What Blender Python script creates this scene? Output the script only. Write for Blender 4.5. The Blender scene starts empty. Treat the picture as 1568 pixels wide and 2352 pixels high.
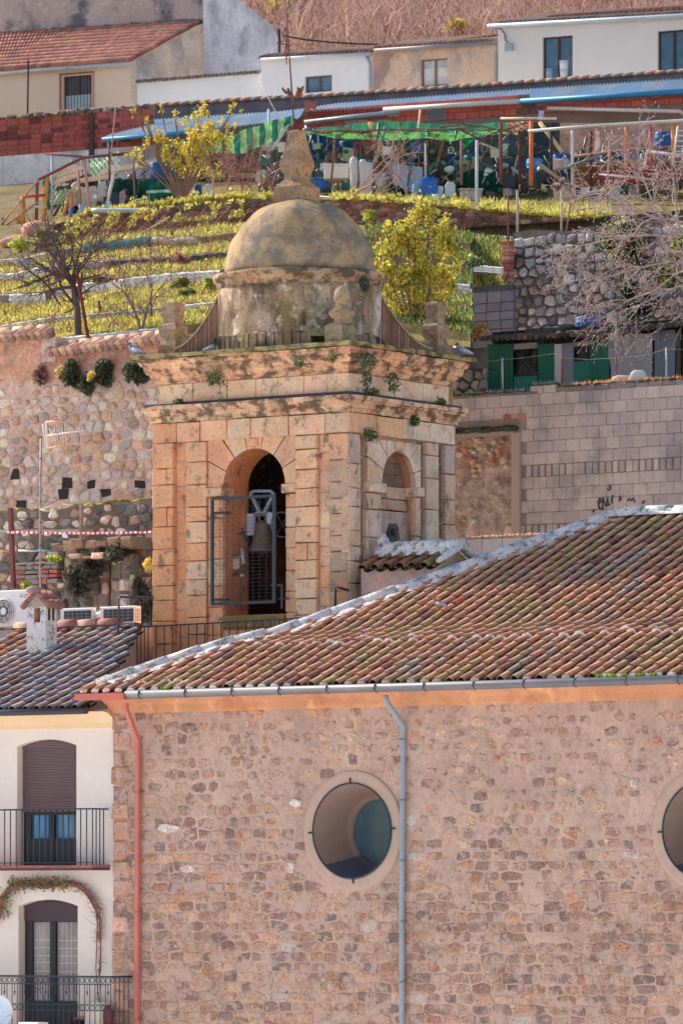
SKY_STR, SUN_STR = .15, 5.0
import bpy, math, random
from mathutils import Vector, noise as mnoise
import numpy as np
R = random.Random(7)
F, CU, HV = 12600.0, 784.0, 2083.0      # focal length, centre column and horizon row of the 1568 x 2352 view used for the survey
SC = bpy.context.scene
COL = SC.collection
YAW = math.radians(35)
def lin(c):
 c = c / 255.0
 return c / 12.92 if c <= 0.04045 else ((c + 0.055) / 1.055) ** 2.4
KC = 1.55
def C(r, g, b, k=None):
 c = (lin(r), lin(g), lin(b)); L_ = .3 * c[0] + .59 * c[1] + .11 * c[2]; c = tuple(x * .87 + L_ * .13 for x in c); k = KC if k is None else k
 k = min(k, max(1.0, .93 / max(c)))
 return tuple(min(.95, x * k) for x in c)
def mixc(a, b, t): return tuple(a[i] * (1 - t) + b[i] * t for i in range(3))
def jit(c, amt=.12, hue=.03, r=None):
 r = r or R
 k = 1 + r.uniform(-amt, amt)
 return tuple(max(0, min(1, x * k * (1 + r.uniform(-hue, hue)))) for x in c)
def P(u, v, Y): return Vector(((u - CU) / F * Y, Y, (HV - v) / F * Y))
class Fr:
 """a survey frame: s along the wall (to the right, coming nearer), t into it, z up"""
 def __init__(s, x, y, yaw=YAW): s.x, s.y, s.c, s.n, s.yaw = x, y, math.cos(yaw), math.sin(yaw), yaw
 def p(f, s, t, z): return Vector((f.x + f.c * s + f.n * t, f.y - f.n * s + f.c * t, z))
 def Y(f, s, t): return f.y - f.n * s + f.c * t
 def s(f, u, t=0):
  k = (u - CU) / F
  return (k * (f.y + f.c * t) - f.x - f.n * t) / (f.c + k * f.n)
 def t(f, u, s=0):
  k = (u - CU) / F
  return (k * (f.y - f.n * s) - f.x - f.c * s) / (f.n - k * f.c)
 def z(f, v, s, t=0): return (HV - v) / F * f.Y(s, t)
 def sz(f, u, v, t=0):
  s = f.s(u, t); return s, f.z(v, s, t)
 def loc(f, w):
  dx, dy = w[0] - f.x, w[1] - f.y
  return (dx * f.c - dy * f.n, dx * f.n + dy * f.c)
WORLD = Fr(0, 0, 0)
def frame_at(u, Y, yaw=YAW): return Fr((u - CU) / F * Y, Y, yaw)
class MB:
 def __init__(m, fr=WORLD): m.V, m.Fc, m.K, m.S, m.fr, m.mi, m.M = [], [], [], [], fr, 0, []
 def v(m, s, t, z):
  m.V.append(m.fr.p(s, t, z)); return len(m.V) - 1
 def w(m, p): m.V.append(Vector(p)); return len(m.V) - 1
 def f(m, idx, col, smooth=False):
  m.Fc.append(tuple(idx)); m.K.append(col); m.S.append(smooth); m.M.append(m.mi)
 def quad(m, pts, col, smooth=False):
  m.f([m.v(*p) for p in pts], col, smooth)
 def box(m, s0, s1, t0, t1, z0, z1, col, j=0):
  r = lambda: R.uniform(-j, j) if j else 0
  i = [m.v(s + r(), t + r(), z + r()) for z in (z0, z1) for t in (t0, t1) for s in (s0, s1)]
  for q in ((0, 1, 3, 2)[::-1], (4, 5, 7, 6), (0, 1, 5, 4), (2, 3, 7, 6)[::-1], (0, 2, 6, 4)[::-1], (1, 3, 7, 5)):
   m.f([i[k] for k in q], col)
 def bevbox(m, s0, s1, t0, t1, z0, z1, col, b=.01, j=0):
  """box with chamfered front and vertical edges (front faces -t)"""
  r = lambda: R.uniform(-j, j) if j else 0
  A = [(s0, z0), (s1, z0), (s1, z1), (s0, z1)]
  B = [(s0 + b, z0 + b), (s1 - b, z0 + b), (s1 - b, z1 - b), (s0 + b, z1 - b)]
  a = [m.v(x, t1, z) for x, z in A]; c = [m.v(x + r(), t0 + b, z + r()) for x, z in A]
  d = [m.v(x + r(), t0 + r() * .5, z + r()) for x, z in B]
  for k in range(4):
   l = (k + 1) % 4
   m.f((a[k], a[l], c[l], c[k]), col); m.f((c[k], c[l], d[l], d[k]), col)
  m.f(d, col)
 def tube(m, path, rad, n=6, col=(.5, .5, .5), cap=True, smooth=True, world=True, sq=None):
  P_ = [Vector(p) if world else m.fr.p(*p) for p in path]
  if not hasattr(rad, '__len__'): rad = [rad] * len(P_)
  rings = []; up = None
  for i, p in enumerate(P_):
   d = (P_[min(i + 1, len(P_) - 1)] - P_[max(i - 1, 0)])
   if d.length < 1e-9: d = Vector((0, 0, 1))
   d.normalize()
   if up is None:
    up = Vector((0, 0, 1)) if abs(d.z) < .9 else Vector((math.sin(m.fr.yaw), math.cos(m.fr.yaw), 0))
   x = up.cross(d)
   if x.length < 1e-6: x = Vector((1, 0, 0)).cross(d)
   x.normalize(); up = d.cross(x)
   ring = []
   for k in range(n):
    an = 2 * math.pi * k / n + (math.pi / n if sq else 0)
    ring.append(m.w(p + (x * math.cos(an) + up * math.sin(an)) * rad[i]))
   rings.append(ring)
  for i in range(len(rings) - 1):
   for k in range(n):
    l = (k + 1) % n
    m.f((rings[i][k], rings[i][l], rings[i + 1][l], rings[i + 1][k]), col, smooth)
  if cap:
   m.f(rings[0][::-1], col); m.f(rings[-1], col)
 def bar(m, p, q, r, col, n=4): m.tube([p, q], r, n, col, smooth=False, world=False, sq=True)
 def lathe(m, cx, cy, prof, n=24, col=(.5, .5, .5), smooth=True, world=True, colf=None, ang0=0, a0=0, a1=2 * math.pi, sq=False, wob=0):
  """prof: list of (radius, z); centre in world or frame coordinates"""
  if not world: w = m.fr.p(cx, cy, 0); cx, cy = w.x, w.y
  full = abs(a1 - a0 - 2 * math.pi) < 1e-6
  rings = []
  for (r, z) in prof:
   ring = []
   for k in range(n if full else n + 1):
    an = a0 + (a1 - a0) * k / n + ang0
    rr = r * (math.sqrt(2) if sq else 1)
    q = Vector((cx + rr * math.cos(an), cy + rr * math.sin(an), z))
    if wob:
     o = mnoise.noise_vector(q * 3.1) * wob; q += o
    ring.append(m.w(q))
   rings.append(ring)
  L = len(rings[0])
  for i in range(len(rings) - 1):
   for k in range(L if full else L - 1):
    l = (k + 1) % L
    c = colf(i, k) if colf else col
    m.f((rings[i][k], rings[i][l], rings[i + 1][l], rings[i + 1][k]), c, smooth)
  if full:
   if prof[0][0] > 1e-4: m.f(rings[0][::-1], colf(0, 0) if colf else col)
   if prof[-1][0] > 1e-4: m.f(rings[-1], colf(len(prof) - 2, 0) if colf else col)
 def disc(m, s, t, z, r, col, n=24):
  """disc facing -t"""
  m.f([m.v(s + r * math.cos(2 * math.pi * k / n), t, z + r * math.sin(2 * math.pi * k / n)) for k in range(n)], col)
 def sheet(m, nu, nv, fn, colf, smooth=True):
  idx = [[m.w(fn(i / nu, j / nv)) for i in range(nu + 1)] for j in range(nv + 1)]
  for j in range(nv):
   for i in range(nu):
    m.f((idx[j][i], idx[j][i + 1], idx[j + 1][i + 1], idx[j + 1][i]), colf(i, j) if callable(colf) else colf, smooth)
 def blob(m, c, rx, ry, rz, col, n=8, k=5, jt=.12, fr=None):
  rings = []
  for j in range(1, k):
   ph = -math.pi / 2 + math.pi * j / k
   ring = []
   for i in range(n):
    a = 2 * math.pi * i / n
    q = 1 + R.uniform(-jt, jt)
    ring.append(m.w((c[0] + rx * q * math.cos(ph) * math.cos(a), c[1] + ry * q * math.cos(ph) * math.sin(a), c[2] + rz * q * math.sin(ph))))
   rings.append(ring)
  b = m.w((c[0], c[1], c[2] - rz)); t = m.w((c[0], c[1], c[2] + rz))
  for i in range(n):
   l = (i + 1) % n
   m.f((b, rings[0][l], rings[0][i]), col, True); m.f((t, rings[-1][i], rings[-1][l]), col, True)
   for j in range(len(rings) - 1): m.f((rings[j][i], rings[j][l], rings[j + 1][l], rings[j + 1][i]), col, True)
 def build(m, name, mats, parent=None, label=None, cat=None, group=None, kind=None):
  if not isinstance(mats, (list, tuple)): mats = [mats]
  if parent is not None: o0 = wloc(parent)
  elif m.V:
   a = np.array([tuple(v) for v in m.V]); o0 = Vector(((a[:, 0].min() + a[:, 0].max()) / 2, (a[:, 1].min() + a[:, 1].max()) / 2, a[:, 2].min()))
  else: o0 = Vector((0, 0, 0))
  me = bpy.data.meshes.new(name)
  me.from_pydata([tuple(v - o0) for v in m.V], [], m.Fc)
  at = me.attributes.new('col', 'FLOAT_COLOR', 'FACE')
  n = len(me.polygons)
  if n:
   arr = np.ones((n, 4), dtype=np.float32); arr[:, :3] = np.array(m.K, dtype=np.float32)[:n]
   at.data.foreach_set('color', arr.ravel())
   me.polygons.foreach_set('use_smooth', np.array(m.S, dtype=bool)[:n])
   me.polygons.foreach_set('material_index', np.array(m.M, dtype=np.int32)[:n])
  for mt in mats: me.materials.append(mt)
  me.update()
  o = bpy.data.objects.new(name, me); COL.objects.link(o)
  if parent is not None: o.parent = parent
  else: o.location = o0
  return tag(o, label, cat, group, kind)
def wloc(o):
 l = o.location.copy()
 while o.parent is not None: o = o.parent; l += o.location
 return l
def tag(o, label=None, cat=None, group=None, kind=None):
 if label: o['label'] = label
 if cat: o['category'] = cat
 if group: o['group'] = group
 if kind: o['kind'] = kind
 return o
def thing(name, label, cat, loc, group=None):
 o = bpy.data.objects.new(name, None); COL.objects.link(o); o.location = loc; o.empty_display_size = .2
 return tag(o, label, cat, group)
def copy_tree(o, parent=None):
 c = o.copy(); COL.objects.link(c)
 if parent is not None: c.parent = parent
 for ch in list(o.children): copy_tree(ch, c)
 return c
# ---------------------------------------------------------------- materials (colour comes from the face attribute, weathering from noise on position)
def mat(name, rough=.85, spec=.25, blot=(1.2, .12), grain=(22, .18), bump=(30, .35, .01), stains=(), trans=0, metal=0, wave=None, sat=None):
 m = bpy.data.materials.new(name); m.use_nodes = True
 nt = m.node_tree; N = nt.nodes; L = nt.links; N.clear()
 out = N.new('ShaderNodeOutputMaterial'); bs = N.new('ShaderNodeBsdfPrincipled')
 at = N.new('ShaderNodeAttribute'); at.attribute_name = 'col'
 geo = N.new('ShaderNodeNewGeometry'); pos = geo.outputs['Position']
 def noise(scale, det=4, rg=.55, stretch=None, off=0):
  n = N.new('ShaderNodeTexNoise'); n.inputs['Scale'].default_value = scale; n.inputs['Detail'].default_value = det; n.inputs['Roughness'].default_value = rg
  mp = N.new('ShaderNodeMapping'); mp.inputs['Location'].default_value = (off, off * .7, off * 1.3)
  if stretch: mp.inputs['Scale'].default_value = stretch
  L.new(pos, mp.inputs['Vector']); L.new(mp.outputs[0], n.inputs['Vector'])
  return n.outputs['Fac']
 def mr(x, a, b, c, d):
  n = N.new('ShaderNodeMapRange'); n.inputs[1].default_value = a; n.inputs[2].default_value = b; n.inputs[3].default_value = c; n.inputs[4].default_value = d
  L.new(x, n.inputs[0]); return n.outputs[0]
 col = at.outputs['Color']
 for (sc, am), off in ((blot, 3.1), (grain, 9.7)):
  if am:
   k = mr(noise(sc, 5, .6, off=off), .3, .7, 1 - am, 1 + am)
   vm = N.new('ShaderNodeVectorMath'); vm.operation = 'SCALE'; L.new(col, vm.inputs[0]); L.new(k, vm.inputs['Scale']); col = vm.outputs[0]
 for q, st in enumerate(stains):
  c, sc, lo, hi, am = st[:5]; stretch = st[5] if len(st) > 5 else None
  k = mr(noise(sc, 6, .62, stretch, 17.3 * (q + 1)), lo, hi, 0, am)
  mx = N.new('ShaderNodeMix'); mx.data_type = 'RGBA'; L.new(k, mx.inputs['Factor']); L.new(col, mx.inputs['A']); mx.inputs['B'].default_value = (*c, 1); col = mx.outputs['Result']
 L.new(col, bs.inputs['Base Color'])
 bs.inputs['Roughness'].default_value = rough; bs.inputs['Specular IOR Level'].default_value = spec; bs.inputs['Metallic'].default_value = metal
 if bump:
  h = noise(bump[0], 6, .65, off=5.5)
  bn = N.new('ShaderNodeBump'); bn.inputs['Strength'].default_value = bump[1]; bn.inputs['Distance'].default_value = bump[2]
  L.new(h, bn.inputs['Height']); L.new(bn.outputs[0], bs.inputs['Normal'])
 sh = bs.outputs[0]
 if trans:
  tr = N.new('ShaderNodeBsdfTranslucent'); L.new(col, tr.inputs['Color'])
  ms = N.new('ShaderNodeMixShader'); ms.inputs[0].default_value = trans; L.new(sh, ms.inputs[1]); L.new(tr.outputs[0], ms.inputs[2]); sh = ms.outputs[0]
 L.new(sh, out.inputs['Surface'])
 return m
DK = C(52, 50, 52)
M = {}
M['rubble'] = mat('rubble_stone', .92, .15, (1.5, .14), (26, .30), (34, .7, .02), [(C(70, 62, 64), 9, .60, .74, .65), (C(232, 205, 180), 14, .64, .78, .35)])
M['churchstone'] = mat('church_stone', .94, .12, (2.2, .18), (34, .42), (48, .9, .02), [(C(96, 80, 82, 1), 13, .56, .68, .6), (C(232, 190, 160, 1), 20, .6, .72, .5), (C(200, 168, 154, 1.25), 5, .5, .58, .75), (C(110, 92, 94, 1), 2.6, .56, .68, .5)])
M['darkrubble'] = mat('dark_rubble_stone', .92, .15, (1.5, .2), (20, .3), (26, .7, .02), [(C(60, 58, 56), 5, .5, .66, .7)])
M['mortar'] = mat('lime_mortar', .95, .1, (.9, .14), (14, .14), (40, .5, .015), [(C(176, 134, 114, 1.1), 7, .52, .62, .55), (C(120, 100, 98, 1), 16, .6, .7, .5), (C(140, 120, 116), 2.2, .52, .7, .35), (C(215, 180, 155), 1.1, .5, .72, .4)])
M['ashlar'] = mat('sandstone_ashlar', .9, .15, (1.6, .16), (24, .16), (36, .6, .012), [(C(206, 124, 72), 1.9, .52, .70, .45), (C(90, 80, 76), 4.5, .56, .67, .7), (C(70, 66, 66), 22, .61, .69, .8), (C(226, 200, 178), 7, .58, .7, .4)])
M['ashlar_pale'] = mat('pale_ashlar', .9, .15, (1.6, .14), (24, .16), (36, .6, .012), [(C(150, 122, 104), 1.9, .5, .66, .5), (C(84, 78, 78), 6, .56, .68, .75, (1, 1, .45)), (C(60, 58, 58), 24, .635, .70, .8)])
M['cornice'] = mat('weathered_cornice_stone', .9, .15, (1.4, .18), (20, .2), (34, .6, .012), [(C(230, 140, 84), 2.3, .54, .68, .55), (C(74, 66, 58, 1), 4, .45, .58, .8, (1, 1, 1.8)), (C(92, 88, 58), 12, .58, .68, .6)])
M['finial'] = mat('lichened_finial_stone', .92, .12, (1.6, .2), (30, .25), (40, .6, .012), [(C(206, 140, 70, 1), 6, .56, .64, .5), (C(84, 80, 74, 1), 12, .5, .62, .5), (C(60, 58, 58, 1), 28, .6, .7, .6)])
M['dome'] = mat('lichen_dome_render', .92, .12, (.9, .2), (40, .22), (50, .5, .01), [(C(176, 144, 76), 1.5, .47, .62, .5), (C(206, 130, 62), 13, .585, .64, .8), (C(96, 94, 88), 3.0, .44, .58, .7), (C(62, 62, 60), 20, .60, .68, .8), (C(205, 190, 180), 15, .62, .72, .5)])
M['drum'] = mat('blackened_drum_render', .92, .12, (1, .2), (30, .2), (40, .6, .012), [(C(70, 64, 54, 1), 2.2, .44, .58, .8, (1, 1, .5)), (C(160, 130, 80, 1.1), 2.0, .46, .6, .65, (1, 1, .35)), (C(212, 190, 176), 4.0, .58, .66, .65), (C(50, 50, 50), 22, .57, .66, .8)])
M['tile'] = mat('fired_clay_tile', .86, .2, (2.5, .16), (30, .24), (42, .45, .01), [(C(160, 132, 62), 4.2, .53, .64, .6), (C(104, 100, 92), 6, .54, .66, .6), (C(196, 186, 170), 26, .66, .74, .5)])
M['tile_house'] = mat('weathered_tile', .82, .25, (2.5, .16), (30, .24), (42, .45, .01), [(C(92, 84, 84), 6, .54, .66, .6), (C(214, 190, 168), 22, .64, .74, .5)])
M['limewash'] = mat('limewashed_mortar', .9, .15, (2, .08), (20, .08), (22, .8, .03), [(C(120, 116, 104), 7, .54, .62, .8), (C(92, 98, 84), 22, .57, .64, .7)])
M['plaster'] = mat('smooth_plaster', .92, .12, (.5, .05), (9, .03), (30, .15, .004), [(C(190, 160, 150), .8, .6, .8, .2)])
M['oldplaster'] = mat('old_stained_plaster', .93, .12, (1.2, .15), (12, .14), (20, .5, .02), [(C(120, 118, 124), 1.3, .5, .64, .6, (1, 1, .5)), (C(90, 84, 84), 6, .6, .7, .5)])
M['blotchy'] = mat('blotchy_render', .93, .12, (.8, .15), (9, .12), (20, .4, .02), [(C(92, 98, 112, 1), .8, .47, .58, .85), (C(206, 186, 176), 3, .55, .7, .5)])
M['earth'] = mat('earth_plaster', .95, .1, (1.4, .2), (12, .24), (16, .9, .05), [(C(120, 90, 80), 2.4, .5, .64, .5), (C(214, 176, 154), 7, .6, .7, .45)])
M['cove'] = mat('ochre_cove_plaster', .9, .15, (.9, .14), (14, .08), (20, .25, .006), [(C(252, 198, 130), 2.6, .58, .64, .6, (1, 1, .3)), (C(150, 84, 62), 1.6, .5, .66, .5)])
M['block'] = mat('concrete_block', .93, .12, (.7, .14), (18, .1), (44, .4, .008), [(C(122, 118, 126), .9, .5, .66, .6), (C(112, 98, 94), 4, .62, .74, .4)])
M['brick'] = mat('hollow_brick', .9, .15, (1.4, .14), (16, .14), (30, .4, .01), [(C(90, 78, 80), 3, .62, .74, .5)])
M['paint'] = mat('painted_metal', .5, .4, (2, .08), (20, .06), None)
M['rust'] = mat('rusty_iron', .85, .3, (4, .25), (30, .3), (40, .4, .006))
M['zinc'] = mat('zinc_sheet', .5, .45, (1.2, .12), (16, .1), (12, .1, .004), [(C(120, 112, 110), 3, .58, .7, .4)])
M['plastic'] = mat('sunworn_plastic', .45, .4, (2, .08), (12, .05), None)
M['cloth'] = mat('woven_cloth', .95, .08, (3, .1), (40, .12), (12, .4, .03), trans=.35)
M['net'] = mat('green_shade_net', .9, .1, (3, .2), (30, .25), (10, .4, .03), trans=.45)
M['wood'] = mat('grey_wood', .9, .12, (3, .15), (26, .2), (30, .5, .01))
M['bark'] = mat('bark', .93, .1, (4, .2), (30, .25), (34, .6, .01))
M['leaf'] = mat('leaf', .6, .3, (2, .2), (0, 0), None, trans=.5)
M['grass'] = mat('grass_blade', .8, .15, (.8, .25), (6, .15), None, trans=.5)
M['soil'] = mat('garden_soil', .97, .05, (.8, .25), (10, .3), (12, .8, .06), [(C(112, 122, 50, 1), 2.4, .5, .62, .45)])
M['bronze'] = mat('bell_bronze', .6, .4, (3, .15), (24, .2), (30, .3, .006), [(C(120, 132, 120), 6, .54, .66, .5)], metal=.3)
M['feather'] = mat('feather', .8, .2, (20, .1), (60, .1), None)
M['skin'] = M['feather']
def glass_mat(name, tint, rough=.08, spec=.6):
 m = mat(name, rough, spec, (1.5, .2), (5, .1), None); return m
M['glass'] = glass_mat('window_glass', None)
# ---------------------------------------------------------------- masonry helpers
def clip_poly(poly, px, pz, nx, nz):
 out = []; n = len(poly)
 for i in range(n):
  a, b = poly[i], poly[(i + 1) % n]
  da = (a[0] - px) * nx + (a[1] - pz) * nz; db = (b[0] - px) * nx + (b[1] - pz) * nz
  if da <= 0: out.append(a)
  if (da < 0 < db) or (db < 0 < da):
   k = da / (da - db); out.append((a[0] + (b[0] - a[0]) * k, a[1] + (b[1] - a[1]) * k))
 return out
def voronoi(x0, x1, z0, z1, cw, ch, jx=.3, jz=.22, bond=True, r=None):
 r = r or R
 nr = max(1, round((z1 - z0) / ch)); nc = max(1, round((x1 - x0) / cw)); ch = (z1 - z0) / nr; cw = (x1 - x0) / nc; asp = cw / ch
 seeds = {}
 for j in range(-1, nr + 1):
  o = r.uniform(0, 1) if bond else 0
  for i in range(-2, nc + 2): seeds[i, j] = (x0 + (i + .5 + (o - .5) + r.uniform(-jx, jx)) * cw, z0 + (j + .5 + r.uniform(-jz, jz)) * ch)
 cells = []
 for j in range(nr):
  for i in range(-1, nc + 1):
   c = seeds[i, j]; poly = [(x0, z0), (x1, z0), (x1, z1), (x0, z1)]
   if not (x0 - .6 * cw < c[0] < x1 + .6 * cw): continue
   for dj in (-2, -1, 0, 1, 2):
    for di in (-3, -2, -1, 0, 1, 2, 3):
     if (di or dj) and (i + di, j + dj) in seeds:
      d = seeds[i + di, j + dj]
      nx, nz = (d[0] - c[0]) / asp / asp, d[1] - c[1]
      poly = clip_poly(poly, (c[0] + d[0]) / 2, (c[1] + d[1]) / 2, nx, nz)
      if len(poly) < 3: break
    if len(poly) < 3: break
   if len(poly) >= 3: cells.append(poly)
 return cells
def stone(mb, poly, t, d, col, shrink=.9, rnd=1, rot=0, jt=.015):
 cx = sum(p[0] for p in poly) / len(poly); cz = sum(p[1] for p in poly) / len(poly)
 w = max(p[0] for p in poly) - min(p[0] for p in poly); h = max(p[1] for p in poly) - min(p[1] for p in poly)
 if w < .03 or h < .03: return
 g = (1 - shrink) * min(w, h) * .5
 rnd = rnd if R.random() < .6 else 0
 q = [(cx + (x - cx) * max(.1, 1 - 2 * g / w), cz + (z - cz) * max(.1, 1 - 2 * g / h)) for x, z in poly]
 for _ in range(rnd):
  o = []
  for i in range(len(q)):
   a, b = q[i], q[(i + 1) % len(q)]
   o.append((a[0] * .84 + b[0] * .16, a[1] * .84 + b[1] * .16)); o.append((a[0] * .16 + b[0] * .84, a[1] * .16 + b[1] * .84))
  q = o
 if len(q) > 14: q = q[::2]
 rings = []
 for k, dd in ((1.0, 0.01), (.93, -.65 * d), (.62, -d)):
  rings.append([mb.v(cx + (x - cx) * k + R.uniform(-jt, jt), t + dd + (R.uniform(-.18, .18) * d if dd < 0 else 0), cz + (z - cz) * k + R.uniform(-jt, jt)) for x, z in q])
 n = len(q)
 for a in range(2):
  for i in range(n):
   l = (i + 1) % n; mb.f((rings[a][i], rings[a][l], rings[a + 1][l], rings[a + 1][i]), col, False)
 c = mb.v(cx, t - d * 1.05, cz)
 for i in range(n): mb.f((rings[2][i], rings[2][(i + 1) % n], c), col, False)
def grid_plane(mb, s0, s1, z0, z1, t, col, n=1, m=1):
 for i in range(n):
  for j in range(m):
   a, b = s0 + (s1 - s0) * i / n, s0 + (s1 - s0) * (i + 1) / n; c, d = z0 + (z1 - z0) * j / m, z0 + (z1 - z0) * (j + 1) / m
   mb.quad([(a, t, c), (b, t, c), (b, t, d), (a, t, d)], col(a, c) if callable(col) else col)
def arch_z(o, x):
 """o = (x0, x1, zb, zs, rise) rectangular opening with an elliptic head"""
 x0, x1, zb, zs, rise = o; k = (2 * x - x0 - x1) / (x1 - x0); return zs + rise * math.sqrt(max(0, 1 - k * k)) if rise > 0 else zs
def seg_z(o, x):
 x0, x1, zb, zs, rise = o; k = (2 * x - x0 - x1) / (x1 - x0); return zs + rise * (1 - k * k)
def wall_open(mb, s0, s1, z0, z1, t, ops, col, zf=arch_z, n=20, depth=0, rcol=None, back=False):
 """wall sheet with openings, and their reveals going back by depth"""
 ops = sorted(ops); x = s0
 cf = col if callable(col) else (lambda a, b: col)
 for o in ops:
  grid_plane(mb, x, o[0], z0, z1, t, cf)
  xs = [o[0] + (o[1] - o[0]) * (1 - math.cos(math.pi * i / n)) / 2 for i in range(n + 1)]
  for i in range(n):
   a, b = xs[i], xs[i + 1]; za, zb = zf(o, a), zf(o, b)
   if o[2] > z0: mb.quad([(a, t, z0), (b, t, z0), (b, t, o[2]), (a, t, o[2])], cf(a, z0))
   mb.quad([(a, t, za), (b, t, zb), (b, t, z1), (a, t, z1)], cf(a, z1))
   if depth:
    rc = rcol or cf(a, za)
    mb.quad([(a, t, za), (a, t + depth, za), (b, t + depth, zb), (b, t, zb)], rc)
    mb.quad([(a, t, o[2]), (b, t, o[2]), (b, t + depth, o[2]), (a, t + depth, o[2])], rc)
  if depth:
   rc = rcol or cf(o[0], o[2])
   for e, q in ((o[0], 1), (o[1], -1)):
    ze = zf(o, e); mb.quad([(e, t, o[2]), (e, t + depth, o[2]), (e, t + depth, ze), (e, t, ze)], rc)
  x = o[1]
 grid_plane(mb, x, s1, z0, z1, t, cf)
def wall_round(mb, s0, s1, z0, z1, t, holes, col, n=32):
 x = s0
 for (cx, cz, r) in sorted(holes):
  q = r * 1.15
  grid_plane(mb, x, cx - q, z0, z1, t, col); grid_plane(mb, cx - q, cx + q, z0, cz - q, t, col); grid_plane(mb, cx - q, cx + q, cz + q, z1, t, col)
  for k in range(n):
   a, b = 2 * math.pi * k / n, 2 * math.pi * (k + 1) / n
   def sq(an):
    c, s = math.cos(an), math.sin(an); m_ = max(abs(c), abs(s)); return cx + q * c / m_, cz + q * s / m_
   A, B = sq(a), sq(b)
   mb.quad([(cx + r * math.cos(a), t, cz + r * math.sin(a)), (A[0], t, A[1]), (B[0], t, B[1]), (cx + r * math.cos(b), t, cz + r * math.sin(b))], col)
  x = cx + q
 grid_plane(mb, x, s1, z0, z1, t, col)
def courses(mb, s0, s1, z0, z1, t, colf, hw=(.24, .4), ww=(.28, .6), depth=.05, gap=.018, jt=.008, b=.011, out=.009):
 """ashlar blocks in courses"""
 z = z0
 while z < z1 - .02:
  h = R.uniform(*hw)
  if z1 - z < h * 1.5: h = z1 - z
  x = s0
  while x < s1 - .02:
   w = R.uniform(*ww)
   if s1 - x < w * 1.4: w = s1 - x
   mb.bevbox(x + gap / 2, x + w - gap / 2, t - R.uniform(0, out), t + depth, z + gap / 2, z + h - gap / 2, colf(x + w / 2, z + h / 2), b, jt)
   x += w
  z += h
def sweep_rect(mb, s0, s1, t0, t1, prof, colf, seg=.45, jt=.006, closed_top=None):
 """moulding profile [(offset, z)] swept round a rectangle in the frame"""
 pts = []
 cs = [(s0, t0, -1, -1), (s1, t0, 1, -1), (s1, t1, 1, 1), (s0, t1, -1, 1)]
 path = []
 for k in range(4):
  a, b = cs[k], cs[(k + 1) % 4]; L = math.hypot(b[0] - a[0], b[1] - a[1]); n = max(1, round(L / seg))
  for i in range(n):
   f = i / n
   path.append((a[0] + (b[0] - a[0]) * f, a[1] + (b[1] - a[1]) * f, (a[2] if i == 0 else (a[2] + b[2]) / 2 if a[2] == b[2] else 0), (a[3] if i == 0 else (a[3] + b[3]) / 2 if a[3] == b[3] else 0)))
 rings = [[mb.v(x + ox * o + (R.uniform(-jt, jt)), t + oy * o + R.uniform(-jt, jt), z + R.uniform(-jt, jt)) for (x, t, ox, oy) in path] for (o, z) in prof]
 n = len(path)
 for k in range(n):
  c0 = colf(k)
  for j in range(len(prof) - 1):
   l = (k + 1) % n
   mb.f((rings[j][k], rings[j][l], rings[j + 1][l], rings[j + 1][k]), jit(c0, .08))
 if closed_top is not None: mb.f(rings[-1], closed_top)
TILE_SHADE = C(46, 60, 56, 1)  # dark teal mixed into the barrel flanks as painted shade
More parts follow.
